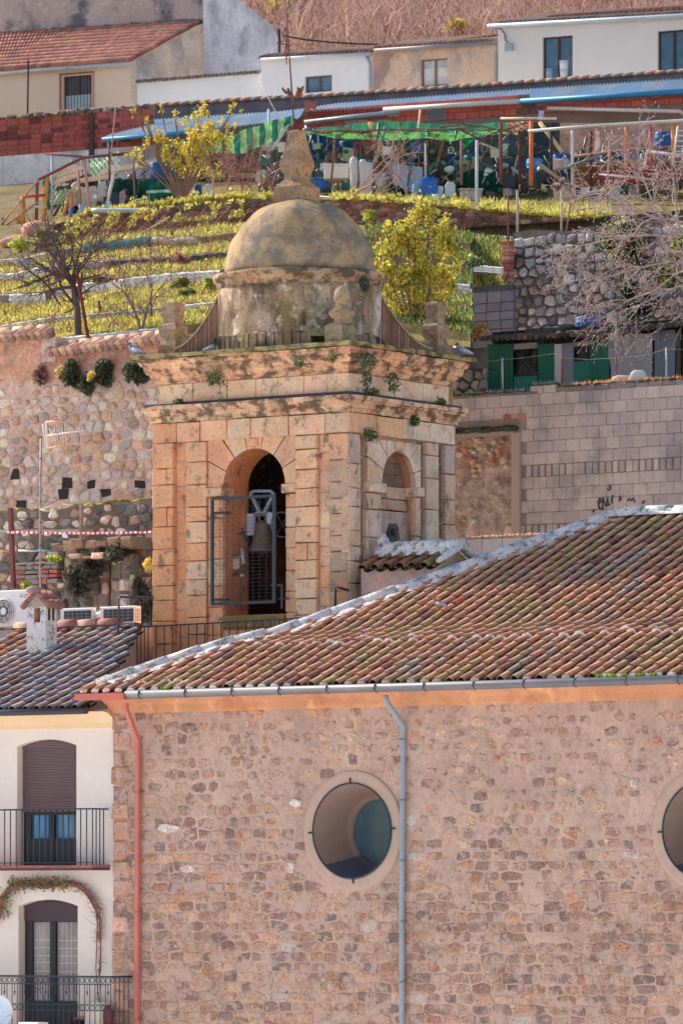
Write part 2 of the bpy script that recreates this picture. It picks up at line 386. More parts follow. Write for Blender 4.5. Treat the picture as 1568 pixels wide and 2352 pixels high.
def tile_roof(mb, s0, s1, t0, rows, zf, colf, clip=lambda s, t: True, sp=.245, ln=.315, r0=.082, r1=.075, mort=None, chan=C(70, 55, 50), eave_mort=None, seg=7, t_dir=1, mort_col=C(226, 212, 205)):
 """barrel tile roof: columns along s, rows going up along t, zf(t) height"""
 ncol = int((s1 - s0) / sp)
 for i in range(ncol):
  sc = s0 + (i + .5) * sp + R.uniform(-.012, .012); dr = R.uniform(-.015, .015); stag = R.uniform(-.05, .05)
  for j in range(rows):
   ta = t0 + j * ln + (stag if j else 0); tb = t0 + (j + 1.12) * ln + stag
   if not clip(sc, ta): continue
   dx0, dx1 = R.uniform(-.008, .008) + dr * math.sin(j), R.uniform(-.008, .008) + dr * math.sin(j + 1)
   za, zb = zf(ta), zf(tb); lift = .016 + R.uniform(0, .006)
   slope = math.atan2(zb - za, tb - ta); c = colf(i, j)
   ra = r0 * R.uniform(.94, 1.05)
   A, B, I = [], [], []
   for k in range(seg + 1):
    an = math.pi * k / seg
    A.append(mb.v(sc + dx0 + ra * math.cos(an), ta - math.sin(slope) * ra * math.sin(an), za + lift + 1.0 * ra * math.sin(an) * math.cos(slope) - .01))
    B.append(mb.v(sc + dx1 + r1 * math.cos(an), tb - math.sin(slope) * r1 * math.sin(an), zb + 1.0 * r1 * math.sin(an) * math.cos(slope) - .01))
    I.append(mb.v(sc + dx0 + (ra - .018) * math.cos(an), ta - math.sin(slope) * ra * math.sin(an) + .002, za + lift + (ra - .016) * math.sin(an) * math.cos(slope) - .01))
   for k in range(seg): mb.f((A[k], A[k + 1], B[k + 1], B[k]), mixc(c, TILE_SHADE, (.9, .4, .05)[k]) if k < 3 else (mixc(c, TILE_SHADE, .6) if k == seg - 1 else c), True)
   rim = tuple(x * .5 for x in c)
   for k in range(seg): mb.f((A[k + 1], A[k], I[k], I[k + 1]), rim)
   em = (eave_mort(i) if eave_mort else None) if j == 0 else (mort(i, j) if mort else None)
   if em:
    if j == 0:
     cc = mb.v(sc + dx0, ta - .035, za + lift + .035); ring = []
     for k in range(-2, seg + 3):
      an = math.pi * k / seg; q = ra * R.uniform(.86, 1.08)
      ring.append(mb.v(sc + dx0 + q * math.cos(an), ta - .012, za + lift + .9 * q * math.sin(an) * (1 if k >= 0 and k <= seg else .5)))
     for k in range(len(ring)): mb.f((ring[k], ring[(k + 1) % len(ring)], cc), jit(em, .06), True)
    else:
     X, Yr = [], []
     for k in range(seg + 1):
      an = math.pi * k / seg; q = ra + R.uniform(.004, .016)
      X.append(mb.v(sc + dx0 + q * math.cos(an), ta - .012 - R.uniform(0, .025), za + lift + .86 * q * math.sin(an) - .01))
      Yr.append(mb.v(sc + dx0 + q * math.cos(an), ta + R.uniform(.02, .05), za + lift + .0 + .8 * q * math.sin(an) - .01))
     for k in range(seg): mb.f((X[k], X[k + 1], Yr[k + 1], Yr[k]), jit(em, .06), True)
     mb.f(X[::-1], jit(em, .06))
  sm = sc + sp / 2
  for j in range(rows):
   ta = t0 - .02 + j * ln; tb = ta + ln * 1.05
   if not clip(sm, ta): continue
   c = jit(C(34, 46, 44, 1), .2); A, B = [], []  # near-black channel tone, the shade between barrels painted in
   for k in range(5):
    an = math.pi + math.pi * k / 4
    A.append(mb.v(sm + .1 * math.cos(an), ta, zf(ta) + .015 + .07 * math.sin(an) + .01))
    B.append(mb.v(sm + .1 * math.cos(an), tb, zf(tb) + .015 + .07 * math.sin(an)))
   for k in range(4): mb.f((A[k], A[k + 1], B[k + 1], B[k]), c, True)
def ridge_run(mb, path, r, colf, ln=.42, n=7, world=False, flat=1.0, jt=.01):
 """overlapping half-round ridge tiles bedded along a path (frame coordinates)"""
 pts = [mb.fr.p(*p) if not world else Vector(p) for p in path]
 segs = []
 for a, b in zip(pts, pts[1:]):
  L = (b - a).length; k = max(1, round(L / ln))
  segs += [(a.lerp(b, i / k), a.lerp(b, (i + 1.12) / k)) for i in range(k)]
 for q, (a, b) in enumerate(segs):
  d = (b - a).normalized(); x = d.cross(Vector((0, 0, 1))).normalized(); up = x.cross(d)
  if up.z < 0: up = -up
  c = colf(q); ra, rb = r * R.uniform(.92, 1.0), r * R.uniform(1.06, 1.18); A, B = [], []
  for k in range(n + 1):
   an = math.pi * k / n
   A.append(mb.w(a + x * ra * math.cos(an) + up * ra * flat * math.sin(an) + Vector([R.uniform(-jt, jt) for _ in range(3)])))
   B.append(mb.w(b + x * rb * math.cos(an) + up * rb * flat * math.sin(an) + Vector([R.uniform(-jt, jt) for _ in range(3)])))
  for k in range(n): mb.f((A[k], A[k + 1], B[k + 1], B[k]), c, True)
  mb.f(A[::-1], tuple(v * .8 for v in c)); mb.f(B, tuple(v * .8 for v in c))
def corr(mb, p00, p10, p11, p01, n, amp, col, out, colf=None):
 """corrugated sheet: p00-p10 across the ribs, p00-p01 along them, out = rib direction"""
 p00, p10, p11, p01, out = map(Vector, (p00, p10, p11, p01, out)); out = out.normalized(); A, B = [], []
 for i in range(n * 4 + 1):
  k = i / (n * 4); o = out * amp * math.sin(i * math.pi / 2)
  A.append(mb.w(p00.lerp(p10, k) + o)); B.append(mb.w(p01.lerp(p11, k) + o))
 for i in range(n * 4): mb.f((A[i], A[i + 1], B[i + 1], B[i]), colf(i) if colf else col, True)
# ---------------------------------------------------------------- camera, sky, sun
cam = bpy.data.cameras.new('camera'); co = bpy.data.objects.new('camera', cam); COL.objects.link(co); SC.camera = co
cam.sensor_fit = 'VERTICAL'; cam.sensor_height = 36.0; cam.lens = 36.0 * F / 2352.0
co.location = (0, 0, 0); co.rotation_euler = (math.pi / 2, 0, 0)
cam.shift_y = (HV - 1176.0) / 2352.0; cam.clip_start = 1; cam.clip_end = 3000
cam.dof.use_dof = True; cam.dof.focus_distance = 93; cam.dof.aperture_fstop = 7
SUN_EL, SUN_AZ = math.radians(36), math.atan2(-.80, .62)      # azimuth measured from +Y towards +X
sdir = Vector((math.sin(SUN_AZ) * math.cos(SUN_EL), math.cos(SUN_AZ) * math.cos(SUN_EL), math.sin(SUN_EL)))
w = bpy.data.worlds.new('World'); SC.world = w; w.use_nodes = True
nt = w.node_tree; nt.nodes.clear()
sky = nt.nodes.new('ShaderNodeTexSky'); sky.sky_type = 'NISHITA'; sky.sun_disc = False; sky.sun_elevation = SUN_EL; sky.sun_rotation = SUN_AZ
sky.dust_density = 2.0; sky.air_density = 1.2
bg = nt.nodes.new('ShaderNodeBackground'); bg.inputs['Strength'].default_value = SKY_STR
wo = nt.nodes.new('ShaderNodeOutputWorld'); nt.links.new(sky.outputs[0], bg.inputs[0]); nt.links.new(bg.outputs[0], wo.inputs[0])
sl = bpy.data.lights.new('sun', 'SUN'); sl.energy = SUN_STR; sl.angle = math.radians(.6); sl.color = (1, .93, .83)
so = bpy.data.objects.new('sun', sl); COL.objects.link(so); so.rotation_euler = (-sdir).to_track_quat('-Z', 'Y').to_euler(); so.location = sdir * 300
SC.view_settings.view_transform = 'Standard'; SC.view_settings.look = 'None'; SC.view_settings.exposure = 0
# ---------------------------------------------------------------- church
CF = frame_at(262, 92.0)
GROUND = -8.0
ZE = CF.z(1590, CF.s(220, -.45), -.45)          # eave height
church = thing('church', 'rubble stone church with round windows under a long barrel tiled roof', 'church', CF.p(0, 0, GROUND))
S1 = 16.5
O1 = CF.sz(812, 1908); O2 = (CF.s(1622), CF.z(1906, CF.s(1622)))
OCR = .97
MORT = C(180, 148, 132, 1.4)
mb = MB(CF)
wall_round(mb, 0, S1, GROUND, ZE, 0, [(O1[0], O1[1], OCR), (O2[0], O2[1], OCR)], MORT)
mb.quad([(0, 0, GROUND), (0, 9, GROUND), (0, 9, ZE + .8), (0, 0, ZE)], MORT)
church_wall = mb.build('wall', M['mortar'], church)
mb = MB(CF)
pal = [C(196, 150, 122), C(182, 136, 112), C(168, 124, 104), C(152, 116, 102), C(204, 158, 130), C(180, 126, 96), C(140, 110, 102)]
def church_stones(x0, x1, z0, z1, cw, ch):
 for poly in voronoi(x0, x1, z0, z1, cw, ch, .38, .09):
  cx = sum(p[0] for p in poly) / len(poly); cz = sum(p[1] for p in poly) / len(poly)
  if min(math.hypot(cx - o[0], cz - o[1]) for o in (O1, O2)) < OCR + .10: continue
  up = max(0, min(1, (cz + .1) / 2.4 + mnoise.noise(Vector((cx * .7, cz * 1.1, 3))) * .35))
  if cx < 3: up *= .55
  if R.random() < .38 * up + .03: continue
  c = jit(R.choice(pal), .16, .05); q = R.random()
  if q < .014: c = jit(C(232, 222, 214), .05)
  elif q < .06: c = jit(C(204, 142, 100), .1)
  elif q < .06 + .09 * (1 - up): c = jit(C(130, 108, 104), .15)
  c = mixc(c, MORT, R.uniform(.1, .6)); c = tuple(x * (.80 + .14 * up) for x in c)
  sh = R.uniform(.88, .97) - .42 * up * R.uniform(.3, 1)
  poly = [(p[0], cz + (p[1] - cz) * R.uniform(.97, 1.0)) for p in poly]
  stone(mb, poly, .004, R.uniform(.004, .022), c, sh, 1, jt=.014)
church_stones(.02, S1, -3.2, .9, .35, .165)
church_stones(.02, S1, .9, ZE - .32, .29, .19)
z = -3.2
while z < ZE - .45:
 h = R.uniform(.2, .36); L = R.uniform(.2, .4)
 mb.bevbox(-.02 + R.uniform(-.035, .02), L, -.03 + R.uniform(-.012, .01), .05, z + .01, z + h - .015, jit(R.choice(pal), .14, .04), .03, .014); z += h
mb.mi = 0
for u, v, w_, h_ in ((388, 1902, .26, .09), (432, 1995, .16, .08), (680, 1844, .13, .08), (670, 1993, .08, .11), (1455, 1800, .08, .06)):
 x, z = CF.sz(u, v); stone(mb, [(x + w_ * R.uniform(.85, 1.1) * math.cos(a), z + h_ * R.uniform(.8, 1.1) * math.sin(a)) for a in [q * math.pi / 4 for q in range(8)]], -.012, .03, C(228, 216, 208, 1.3), .97, 0)
for k in range(900):
 x, z = R.uniform(.1, S1), R.uniform(-3.1, ZE - .45)
 if min(math.hypot(x - o[0], z - o[1]) for o in (O1, O2)) < OCR + .1: continue
 r_ = R.uniform(.02, .055); stone(mb, [(x + r_ * R.uniform(.8, 1.6) * math.cos(a), z + r_ * R.uniform(.6, 1) * math.sin(a)) for a in [q * math.pi / 3 for q in range(6)]], .002, R.uniform(.01, .03), jit(mixc(R.choice(pal), MORT, R.uniform(.2, .7)), .12), .95, 0)
mb.build('stone_facing', M['churchstone'], church)
mb = MB(CF); cv = C(204, 142, 100, 1.25)
prof = [(0.012, ZE - .36), (-.03, ZE - .33), (-.05, ZE - .30), (-.08, ZE - .22), (-.16, ZE - .13), (-.28, ZE - .06), (-.4, ZE - .04), (-.4, ZE + .0)]
N_ = 30
for i in range(N_):
 a, b = -.02 + (S1 + .02) * i / N_, -.02 + (S1 + .02) * (i + 1) / N_
 for (ta, za), (tb, zb) in zip(prof, prof[1:]):
  sa = a + (ta * .75 if i == 0 else 0); sb_ = a + (tb * .75 if i == 0 else 0)
  mb.quad([(sa, ta, za), (b, ta, za), (b, tb, zb), (sb_, tb, zb)], jit(cv, .03), True)
for (ta, za), (tb, zb) in zip(prof, prof[1:]):
 mb.quad([(-.02 + ta * .75, ta, za), (-.02 + tb * .75, tb, zb), (-.02 + tb * .75, 6, zb), (-.02 + ta * .75, 6, za)], cv)
mb.build('eave_cove', M['cove'], church)
T0 = -.46
def mz(t):
 x = t - T0
 if x < 1.9: return ZE + .41 * x
 if x < 2.75: return ZE + .779 + .27 * (x - 1.9)
 return ZE + 1.0085 + .432 * (x - 2.75)
TR = 7.25
hs0, hk = -.34, .735
def hip_s(t): return hs0 + hk * (t - T0)
pal_t = [C(166, 108, 80), C(172, 120, 84), C(150, 100, 80), C(158, 122, 78), C(138, 112, 86), C(176, 114, 90), C(126, 112, 98), C(166, 132, 84), C(136, 126, 112)]
def tcol(i, j):
 q = R.random()
 if q < .008: return jit(C(205, 84, 74), .08)
 if q < .03: return jit(C(150, 90, 86), .1)
 k = mnoise.noise(Vector((i * .22, j * .16, 4))) + R.uniform(-.35, .35)
 return jit(mixc(mixc(C(202, 136, 106), C(186, 154, 108), max(0, min(1, k * 1.4))), C(166, 150, 140), max(0, min(.8, -k * 1.5 - .2))), .14, .03)
mrow = {}
def mort(i, j):
 if i not in mrow: mrow[i] = (R.choice([6, 6, 6, 7]) if R.random() < .86 and i > 8 else -1, R.choice([1, 2]) if i < 14 and R.random() < .35 else -1, 7 if R.random() < .1 else -1)
 if 22 < i < 33 and j == 7 and R.random() < .4: return C(234, 222, 214)
 return C(234, 222, 214) if j in mrow[i][:2] else None
mb = MB(CF)
rows = int((TR - T0) / .315) + 1
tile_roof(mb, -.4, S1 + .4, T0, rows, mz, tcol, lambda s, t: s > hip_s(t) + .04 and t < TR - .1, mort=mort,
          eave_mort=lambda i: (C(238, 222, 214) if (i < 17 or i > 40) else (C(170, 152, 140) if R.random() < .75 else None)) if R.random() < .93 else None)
roof = mb.build('roof_tiles', M['tile'], church)
mb = MB(CF)
base = C(44, 50, 48, 1)
n = 24
for i in range(n):
 a, b = T0 + .02 + (TR - T0) * i / n, T0 + .02 + (TR - T0) * (i + 1) / n
 mb.quad([(hip_s(a), a, mz(a) - .07), (S1 + .4, a, mz(a) - .07), (S1 + .4, b, mz(b) - .07), (hip_s(b), b, mz(b) - .07)], base)
zr = mz(TR)
mb.quad([(hip_s(T0), T0, ZE - .02), (hip_s(T0), 12, ZE - .02), (hip_s(TR), TR + .1, zr - .03), (hip_s(TR), TR, zr - .03)], base)
mb.quad([(hip_s(TR), TR, zr - .03), (S1 + .4, TR, zr - .03), (S1 + .4, 14, ZE - .02), (hip_s(T0), 14, ZE - .02)], base)
mb.quad([(hip_s(T0), T0, ZE - .04), (S1 + .4, T0, ZE - .04), (S1 + .4, .1, ZE - .04), (hip_s(T0), .1, ZE - .04)], cv)
mb.build('roof_deck', M['tile'], church)
LW = C(236, 232, 232)
mb = MB(CF)
ts = [T0 + .25 + (TR - T0 - .25) * i / 16 for i in range(17)]
ridge_run(mb, [(hip_s(t) - .02, t, mz(t) - .01) for t in ts], .13, lambda q: jit(LW, .04), .5, flat=1.1)
for a, b in zip(ts, ts[1:]):     # lime bedding running down beside the hip tiles
 for q in range(3):
  a_, b_ = a + (b - a) * q / 3, a + (b - a) * (q + 1) / 3; w0, w1 = R.uniform(.3, .46), R.uniform(.3, .46)
  mb.quad([(hip_s(a_) + .02, a_, mz(a_) + .09), (hip_s(b_) + .02, b_, mz(b_) + .09), (hip_s(b_) + w1, b_ , mz(b_) + .045), (hip_s(a_) + w0, a_, mz(a_) + .045)], jit(LW, .08))
ridge_run(mb, [(hip_s(TR) + x, TR, mz(TR) + .02 + .02 * math.sin(x * 3)) for x in [-.05 + .6 * k for k in range(19)]], .15, lambda q: jit(LW, .05), .45, flat=1.0)
mb.quad([(hip_s(TR), TR - .04, zr + .12), (S1 + .4, TR - .04, zr + .12), (S1 + .4, TR - .26, zr - .0), (hip_s(TR), TR - .26, zr - .0)], LW)
mb.build('hip_and_ridge', M['limewash'], church)
zg = ZE - .06
mb = MB(CF); zc = C(124, 122, 128, 1)
sg = CF.s(292, -.5)
mb.tube([(sg, -.52, zg), (S1, -.52, zg)], .07, 8, zc, world=False)
mb.build('gutter', M['zinc'], church)
g = church.children[-1]
mb = MB(CF)
x = sg + .3
while x < S1:
 mb.tube([(x, -.52, zg - .078), (x, -.6, zg - .02), (x, -.58, zg + .06)], .008, 4, C(60, 58, 60), world=False)
 mb.tube([(x - .012, -.52, zg), (x + .012, -.52, zg)], .078, 8, C(88, 86, 90), world=False); x += .95
mb.build('gutter_bracket', M['rust'], g)
mb = MB(CF); rc = C(188, 92, 74)
mb.box(CF.s(176, -.55), sg - .0, -.60, -.44, zg - .075, zg + .035, rc)
mb.build('corner_gutter', M['paint'], church)
mb = MB(CF); rd = C(178, 100, 84)
a1 = CF.sz(292, 1622, -.45); a2 = CF.sz(317, 1702, -.07); a3 = CF.sz(313, 2352, -.07)
mb.tube([(a1[0], -.48, a1[1] + .05), (a1[0], -.48, a1[1] - .04), (a2[0], -.07, a2[1]), (a2[0], -.07, a2[1] - .1), (a3[0], -.07, GROUND)], .052, 4, rd, world=False, smooth=False, sq=True)
for z in (1.9, -.1, -1.9): mb.box(a2[0] - .06, a2[0] + .05, -.11, .0, z, z + .03, C(150, 84, 70))
mb.build('downpipe', M['paint'], church, label='rust red square downpipe')
mb = MB(CF); gd = C(132, 140, 152)
a1 = CF.sz(885, 1600, -.5); a2 = CF.sz(926, 1668, -.07)
mb.tube([(a1[0], -.5, a1[1] + .02), (a1[0], -.48, a1[1] - .08), (a2[0], -.07, a2[1]), (a2[0] - .005, -.07, a2[1] - .12), (a2[0] - .03, -.07, 0.2), (a2[0] - .01, -.07, GROUND)], .047, 8, gd, world=False)
z = a2[1] - .2
while z > -2.5: mb.tube([(a2[0] - .012, -.07, z), (a2[0] - .012, -.07, z - .03)], .055, 8, C(110, 112, 120), world=False); z -= .98
mb.build('downpipe', M['zinc'], church, label='grey zinc round downpipe')
def oculus(cx, cz):
 n = 48
 mb = MB(CF); c0 = C(182, 152, 136, 1.3)
 rr = [(OCR + .02, .01), (OCR, -.035), (OCR - .04, -.045), (.80, -.045), (.775, -.02)]
 def ring(r, t): return [mb.v(cx + r * math.cos(2 * math.pi * k / n), t, cz + r * math.sin(2 * math.pi * k / n)) for k in range(n)]
 rs = [ring(*q) for q in rr]
 for a, b in zip(rs, rs[1:]):
  for k in range(n): mb.f((a[k], a[(k + 1) % n], b[(k + 1) % n], b[k]), jit(c0, .03), False)
 o = mb.build('round_window', M['plaster'], church)
 mb = MB(CF)
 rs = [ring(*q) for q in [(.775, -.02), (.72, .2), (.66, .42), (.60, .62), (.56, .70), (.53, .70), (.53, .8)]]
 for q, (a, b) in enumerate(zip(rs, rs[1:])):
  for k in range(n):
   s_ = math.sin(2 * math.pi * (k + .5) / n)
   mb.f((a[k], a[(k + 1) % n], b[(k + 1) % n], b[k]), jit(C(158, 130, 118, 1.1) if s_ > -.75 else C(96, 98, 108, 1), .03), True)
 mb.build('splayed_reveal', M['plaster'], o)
 mb = MB(CF); mb.disc(cx, .76, cz, .56, C(64, 88, 100), 40); mb.build('pane', M['glass'], o)
 mb = MB(CF)
 pts = [(cx + .77 * math.cos(2 * math.pi * k / 40), -.06, cz + .77 * math.sin(2 * math.pi * k / 40)) for k in range(41)]
 mb.tube(pts, .014, 5, C(40, 58, 68), world=False)
 for an in (0, 90, 180, 270):
  c_, s_ = math.cos(math.radians(an + 2)), math.sin(math.radians(an + 2))
  mb.tube([(cx + .765 * c_, -.06, cz + .765 * s_), (cx + .86 * c_, -.065, cz + .86 * s_)], .014, 5, C(40, 52, 58), world=False)
 mb.build('guard_hoop', M['rust'], o)
oculus(*O1); oculus(*O2)
mb = MB(CF)
for u in (1375, 1398, 1408, 1433, 1462, 1470, 1498, 380):
 s_, z_ = CF.sz(u, 1588 - (u - 292) * .024, -.5)
 for k in range(14): mb.blob(tuple(CF.p(s_ + R.uniform(-.06, .06), -.5 + R.uniform(-.03, .03), zg + .07 + R.uniform(0, .04))), .02, .02, .02, jit(C(150, 180, 40), .2), 5, 3)
mb.build('gutter_moss', M['grass'], church)
# ---------------------------------------------------------------- white house
house = thing('white_house', 'white plastered house with brown shuttered arched balcony doors and greyish tiled roof', 'house', CF.p(-2, .06, GROUND))
ZH = CF.z(1630, CF.s(100, -.3), -.3)
d1 = (CF.s(40, .06), CF.s(176, .06), CF.z(1987, -1, .06), CF.z(1712, -1, .06), .11)
d2 = (CF.s(43, .06), CF.s(179, .06), CF.z(2380, -1, .06), CF.z(2081, -1, .06), .11)
WH = C(247, 233, 224)
mb = MB(CF)
for lo, hi, o in ((d1[2] - .25, ZH, d1), (GROUND, d1[2] - .25, d2)): wall_open(mb, -4.5, .02, lo, hi, .06, [o], WH, seg_z, 16, .22, C(248, 226, 205))
mb.quad([(-4.5, .06, GROUND), (-4.5, 4, GROUND), (-4.5, 4, ZH), (-4.5, .06, ZH)], WH)
mb.build('wall', M['plaster'], house)
mb = MB(CF); cc = C(250, 216, 170)
pr = [(.06, ZH - .32), (.02, ZH - .31), (.01, ZH - .24), (-.05, ZH - .14), (-.18, ZH - .07), (-.3, ZH - .05)]
for (ta, za), (tb, zb) in zip(pr, pr[1:]): mb.quad([(-4.5, ta, za), (0, ta, za), (0, tb, zb), (-4.5, tb, zb)], cc, True)
mb.build('cornice', M['plaster'], house)
mb = MB(CF); mb.tube([(-4.6, -.38, ZH - .04), (-.28, -.38, ZH - .04)], .055, 8, C(62, 58, 66), world=False); mb.build('gutter', M['paint'], house)
hz = lambda t: ZH + .372 * (t + .32)
TH = 3.95
hsr = lambda t: -.38 - .5 * (t + .32)
pal_h = [C(184, 154, 146), C(166, 140, 138), C(186, 156, 142), C(156, 142, 146), C(150, 140, 150), C(172, 138, 128)]  # greyish roof tones, shade on this slope put into the colour
def hcol(i, j):
 q = R.random()
 if q < .03: return jit(C(150, 100, 90), .1)
 if i < 3 and j > 7 and q < .6: return jit(C(190, 130, 84), .1)
 return jit(R.choice(pal_h), .1, .02)
mb = MB(CF)
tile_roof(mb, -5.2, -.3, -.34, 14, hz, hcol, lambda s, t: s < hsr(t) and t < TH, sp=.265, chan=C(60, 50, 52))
mb.build('roof_tiles', M['tile_house'], house)
mb = MB(CF)
mb.quad([(-5.2, -.3, hz(-.3) - .07), (hsr(-.3), -.3, hz(-.3) - .07), (hsr(TH), TH, hz(TH) - .07), (-5.2, TH, hz(TH) - .07)], base)
mb.quad([(-5.2, TH, hz(TH)), (hsr(TH), TH, hz(TH)), (hsr(TH), TH, GROUND), (-5.2, TH, GROUND)], C(150, 130, 118))
mb.quad([(hsr(-.3), -.3, hz(-.3)), (hsr(TH), TH, hz(TH)), (hsr(TH), TH, hz(-.3) - .05), (hsr(-.3), -.3, hz(-.3) - .05)], C(170, 150, 136))
mb.build('roof_deck', M['tile_house'], house)
mb = MB(CF)
ridge_run(mb, [(-5.2 + .45 * k, TH, hz(TH) + .07) for k in range(6)] , .12, lambda q: jit(R.choice([C(160, 126, 116), C(176, 140, 124), C(150, 100, 92)]), .1), .42)
mb.box(-5.2, hsr(TH), TH - .05, TH + .1, hz(TH) - .1, hz(TH) + .1, C(130, 108, 98))
mb.build('ridge_tiles', M['tile_house'], house)
s_, t_ = CF.s(96, 2.9), 2.9
s0, s1 = CF.s(62, 2.7), CF.s(106, 2.7)
tdep = (CF.t(131, s1) - 2.7)
zb, zt = hz(2.6) - .1, CF.z(1395, s0, 2.7)
chim = MB(CF)
def chim_build():
 m = chim; cw = C(226, 220, 222)
 ops = [((s0 + s1) / 2 - .05, (s0 + s1) / 2 + .09, zt - .27, zt - .02, 0)]
 wall_open(m, s0, s1, zb, zt, 2.7, ops, lambda a, z: cw if z < zt - .5 else C(190, 172, 168), arch_z, 1, .1, C(240, 190, 140))
 m.quad([(s0, 2.7, zb), (s0, 2.7 + tdep, zb), (s0, 2.7 + tdep, zt), (s0, 2.7, zt)], cw)
 sf = Fr(CF.p(s1, 2.7, 0).x, CF.p(s1, 2.7, 0).y, YAW - math.pi / 2); f0 = m.fr; m.fr = sf
 D = tdep
 wall_open(m, 0, D, zb, zt, 0, [(.1 * D / .5, .2 * D / .5, zt - .24, zt - .02, 0), (.29 * D / .5, .39 * D / .5, zt - .24, zt - .02, 0)], cw, arch_z, 1, .08, C(90, 76, 74)); m.fr = f0
 m.quad([(s0, 2.7 + tdep, zb), (s1, 2.7 + tdep, zb), (s1, 2.7 + tdep, zt), (s0, 2.7 + tdep, zt)], cw)
 m.quad([(s0, 2.8, zt - .4), (s1, 2.8, zt - .4), (s1, 2.7 + tdep - .1, zt - .4), (s0, 2.7 + tdep - .1, zt - .4)], C(120, 90, 70))
 sm = (s0 + s1) / 2
 m.f([m.v(s0 - .02, 2.69, zt), m.v(s1 + .02, 2.69, zt), m.v(sm, 2.69, zt + .22)], C(176, 150, 140))
chim_build(); chn = chim.build('chimney', M['limewash'], house)
mb = MB(CF); sm = (s0 + s1) / 2
for sd in (-1, 1):
 for k in range(3):
  t0_ = 2.6 + k * (tdep + .2) / 3; c = jit(C(150, 104, 92), .12)
  for w_ in range(2):
   f0, f1 = w_ * .5, w_ * .5 + .55
   a = (sm + sd * .2 * 0 + sd * .3 * f0, zt + .27 - .27 * f0); b = (sm + sd * .3 * f1, zt + .27 - .27 * f1 + .02)
   mb.tube([(a[0], t0_ + .1, a[1]), (b[0], t0_ + .1, b[1])], [.055, .065], 7, c, world=False)
mb.blob(tuple(CF.p(sm, 2.62, zt + .3)), .14, .12, .07, C(150, 120, 114), 8, 5)
mb.build('cap_tiles', M['tile_house'], chn)
def shutter(o, zbot, t, col):
 mb = MB(CF); x0, x1 = o[0] + .02, o[1] - .02; n = 14
 z = zbot
 top = seg_z(o, (x0 + x1) / 2)
 while z < top:
  h = .045
  hw = 1.0
  if z + h > o[3]:
   k = max(0.02, 1 - (z + h * .5 - o[3]) / o[4]); hw = math.sqrt(k)
  xm = (x0 + x1) / 2; w2 = (x1 - x0) / 2 * hw
  mb.box(xm - w2, xm + w2, t, t + .02, z, min(z + h - .006, top - .004), jit(col, .05)); z += h
 mb.box(x0, x1, t + .02, t + .03, zbot, o[3], C(40, 36, 40))
 return mb
BR = C(92, 72, 76); DKF = C(42, 44, 50)
def french_door(o, ztop_glass, zrail, curtain, shut_z, label, name='balcony_door'):
 x0, x1, zb = o[0], o[1], o[2]; T = .24; xm = (x0 + x1) / 2
 mb = MB(CF)
 mb.box(x0, x0 + .06, T, T + .05, zb, ztop_glass + .08, DKF); mb.box(x1 - .05, x1, T, T + .05, zb, ztop_glass + .08, DKF)
 mb.box(x0 + .06, x1 - .05, T, T + .05, ztop_glass, ztop_glass + .08, DKF)
 mb.box(xm - .09, xm + .03, T - .01, T + .05, zb, ztop_glass, C(34, 38, 44))
 mb.box(x0 + .06, x0 + .16, T, T + .05, zb, ztop_glass, C(48, 48, 54)); mb.box(x1 - .09, x1 - .05, T, T + .05, zb, ztop_glass, DKF)
 mb.box(x0 + .16, xm - .09, T, T + .04, zb, zrail, C(36, 46, 54)); mb.box(xm + .03, x1 - .09, T, T + .04, zb, zrail, C(36, 46, 54))
 d = mb.build(name, M['paint'], house, label=label)
 mb = MB(CF)
 for a, b in ((x0 + .16, xm - .09), (xm + .03, x1 - .09)):
  n = 26
  for i in range(n):
   p, q = a + (b - a) * i / n, a + (b - a) * (i + 1) / n
   tt = T + .05 + .012 * math.sin(i * 1.5)
   mb.quad([(p, tt, zrail), (q, T + .05 + .012 * math.sin((i + 1) * 1.5), zrail), (q, T + .05 + .012 * math.sin((i + 1) * 1.5), ztop_glass), (p, tt, ztop_glass)], jit(curtain, .12, .05), True)
 mb.build('pane', M['glass'], d)
 mb = shutter((o[0], o[1], o[2], o[3], o[4]), shut_z, .2, BR if shut_z < o[3] - .8 else C(66, 54, 62))
 mb.build('roller_shutter', M['paint'], d)
 return d
zr1 = CF.z(1864, -1, .06)
french_door(d1, zr1 - .05, CF.z(1925, -1, .06), C(92, 140, 178), zr1 + .0, 'upper balcony door with brown roller shutter lowered to the rail')
zr2 = CF.z(2118, -1, .06)
dd = french_door(d2, zr2, CF.z(2300, -1, .06), C(150, 142, 140), zr2 + .02, 'lower balcony door with pale curtains and raised shutter')
mb = MB(CF)
for zz in (2160, 2178, 2196, 2212, 2232):     # glazing-film bars seen as pale lines
 z_ = CF.z(zz, -1, .28)
 mb.box(d2[0] + .17, (d2[0] + d2[1]) / 2 - .1, .285, .289, z_, z_ + .012, C(225, 214, 200)); mb.box((d2[0] + d2[1]) / 2 + .04, d2[1] - .1, .285, .289, z_ - .01, z_ + .002, C(225, 214, 200))
mb.build('glazing_bar', M['paint'], dd)
IR = C(40, 52, 62)
sR = CF.s(214, -.35)
mb = MB(CF); zf1 = d1[2]
mb.box(-4.5, sR + .04, -.40, .06, zf1 - .09, zf1 - .05, C(80, 60, 66))
s_ = -4.5
while s_ < sR: mb.bevbox(s_, min(s_ + .34, sR + .05), -.42, .06, zf1 - .05, zf1 - .005, jit(C(158, 76, 74), .1), .008, .004); s_ += .345
b1 = mb.build('balcony', M['tile_house'], house, label='upper balcony with plain bars and red tiled slab')
mb = MB(CF)
mb.box(-4.5, sR + .05, -.38, -.34, zr1 + .02, zr1 + .045, IR); mb.box(-4.5, sR + .01, -.37, -.35, zf1 + .03, zf1 + .045, IR)
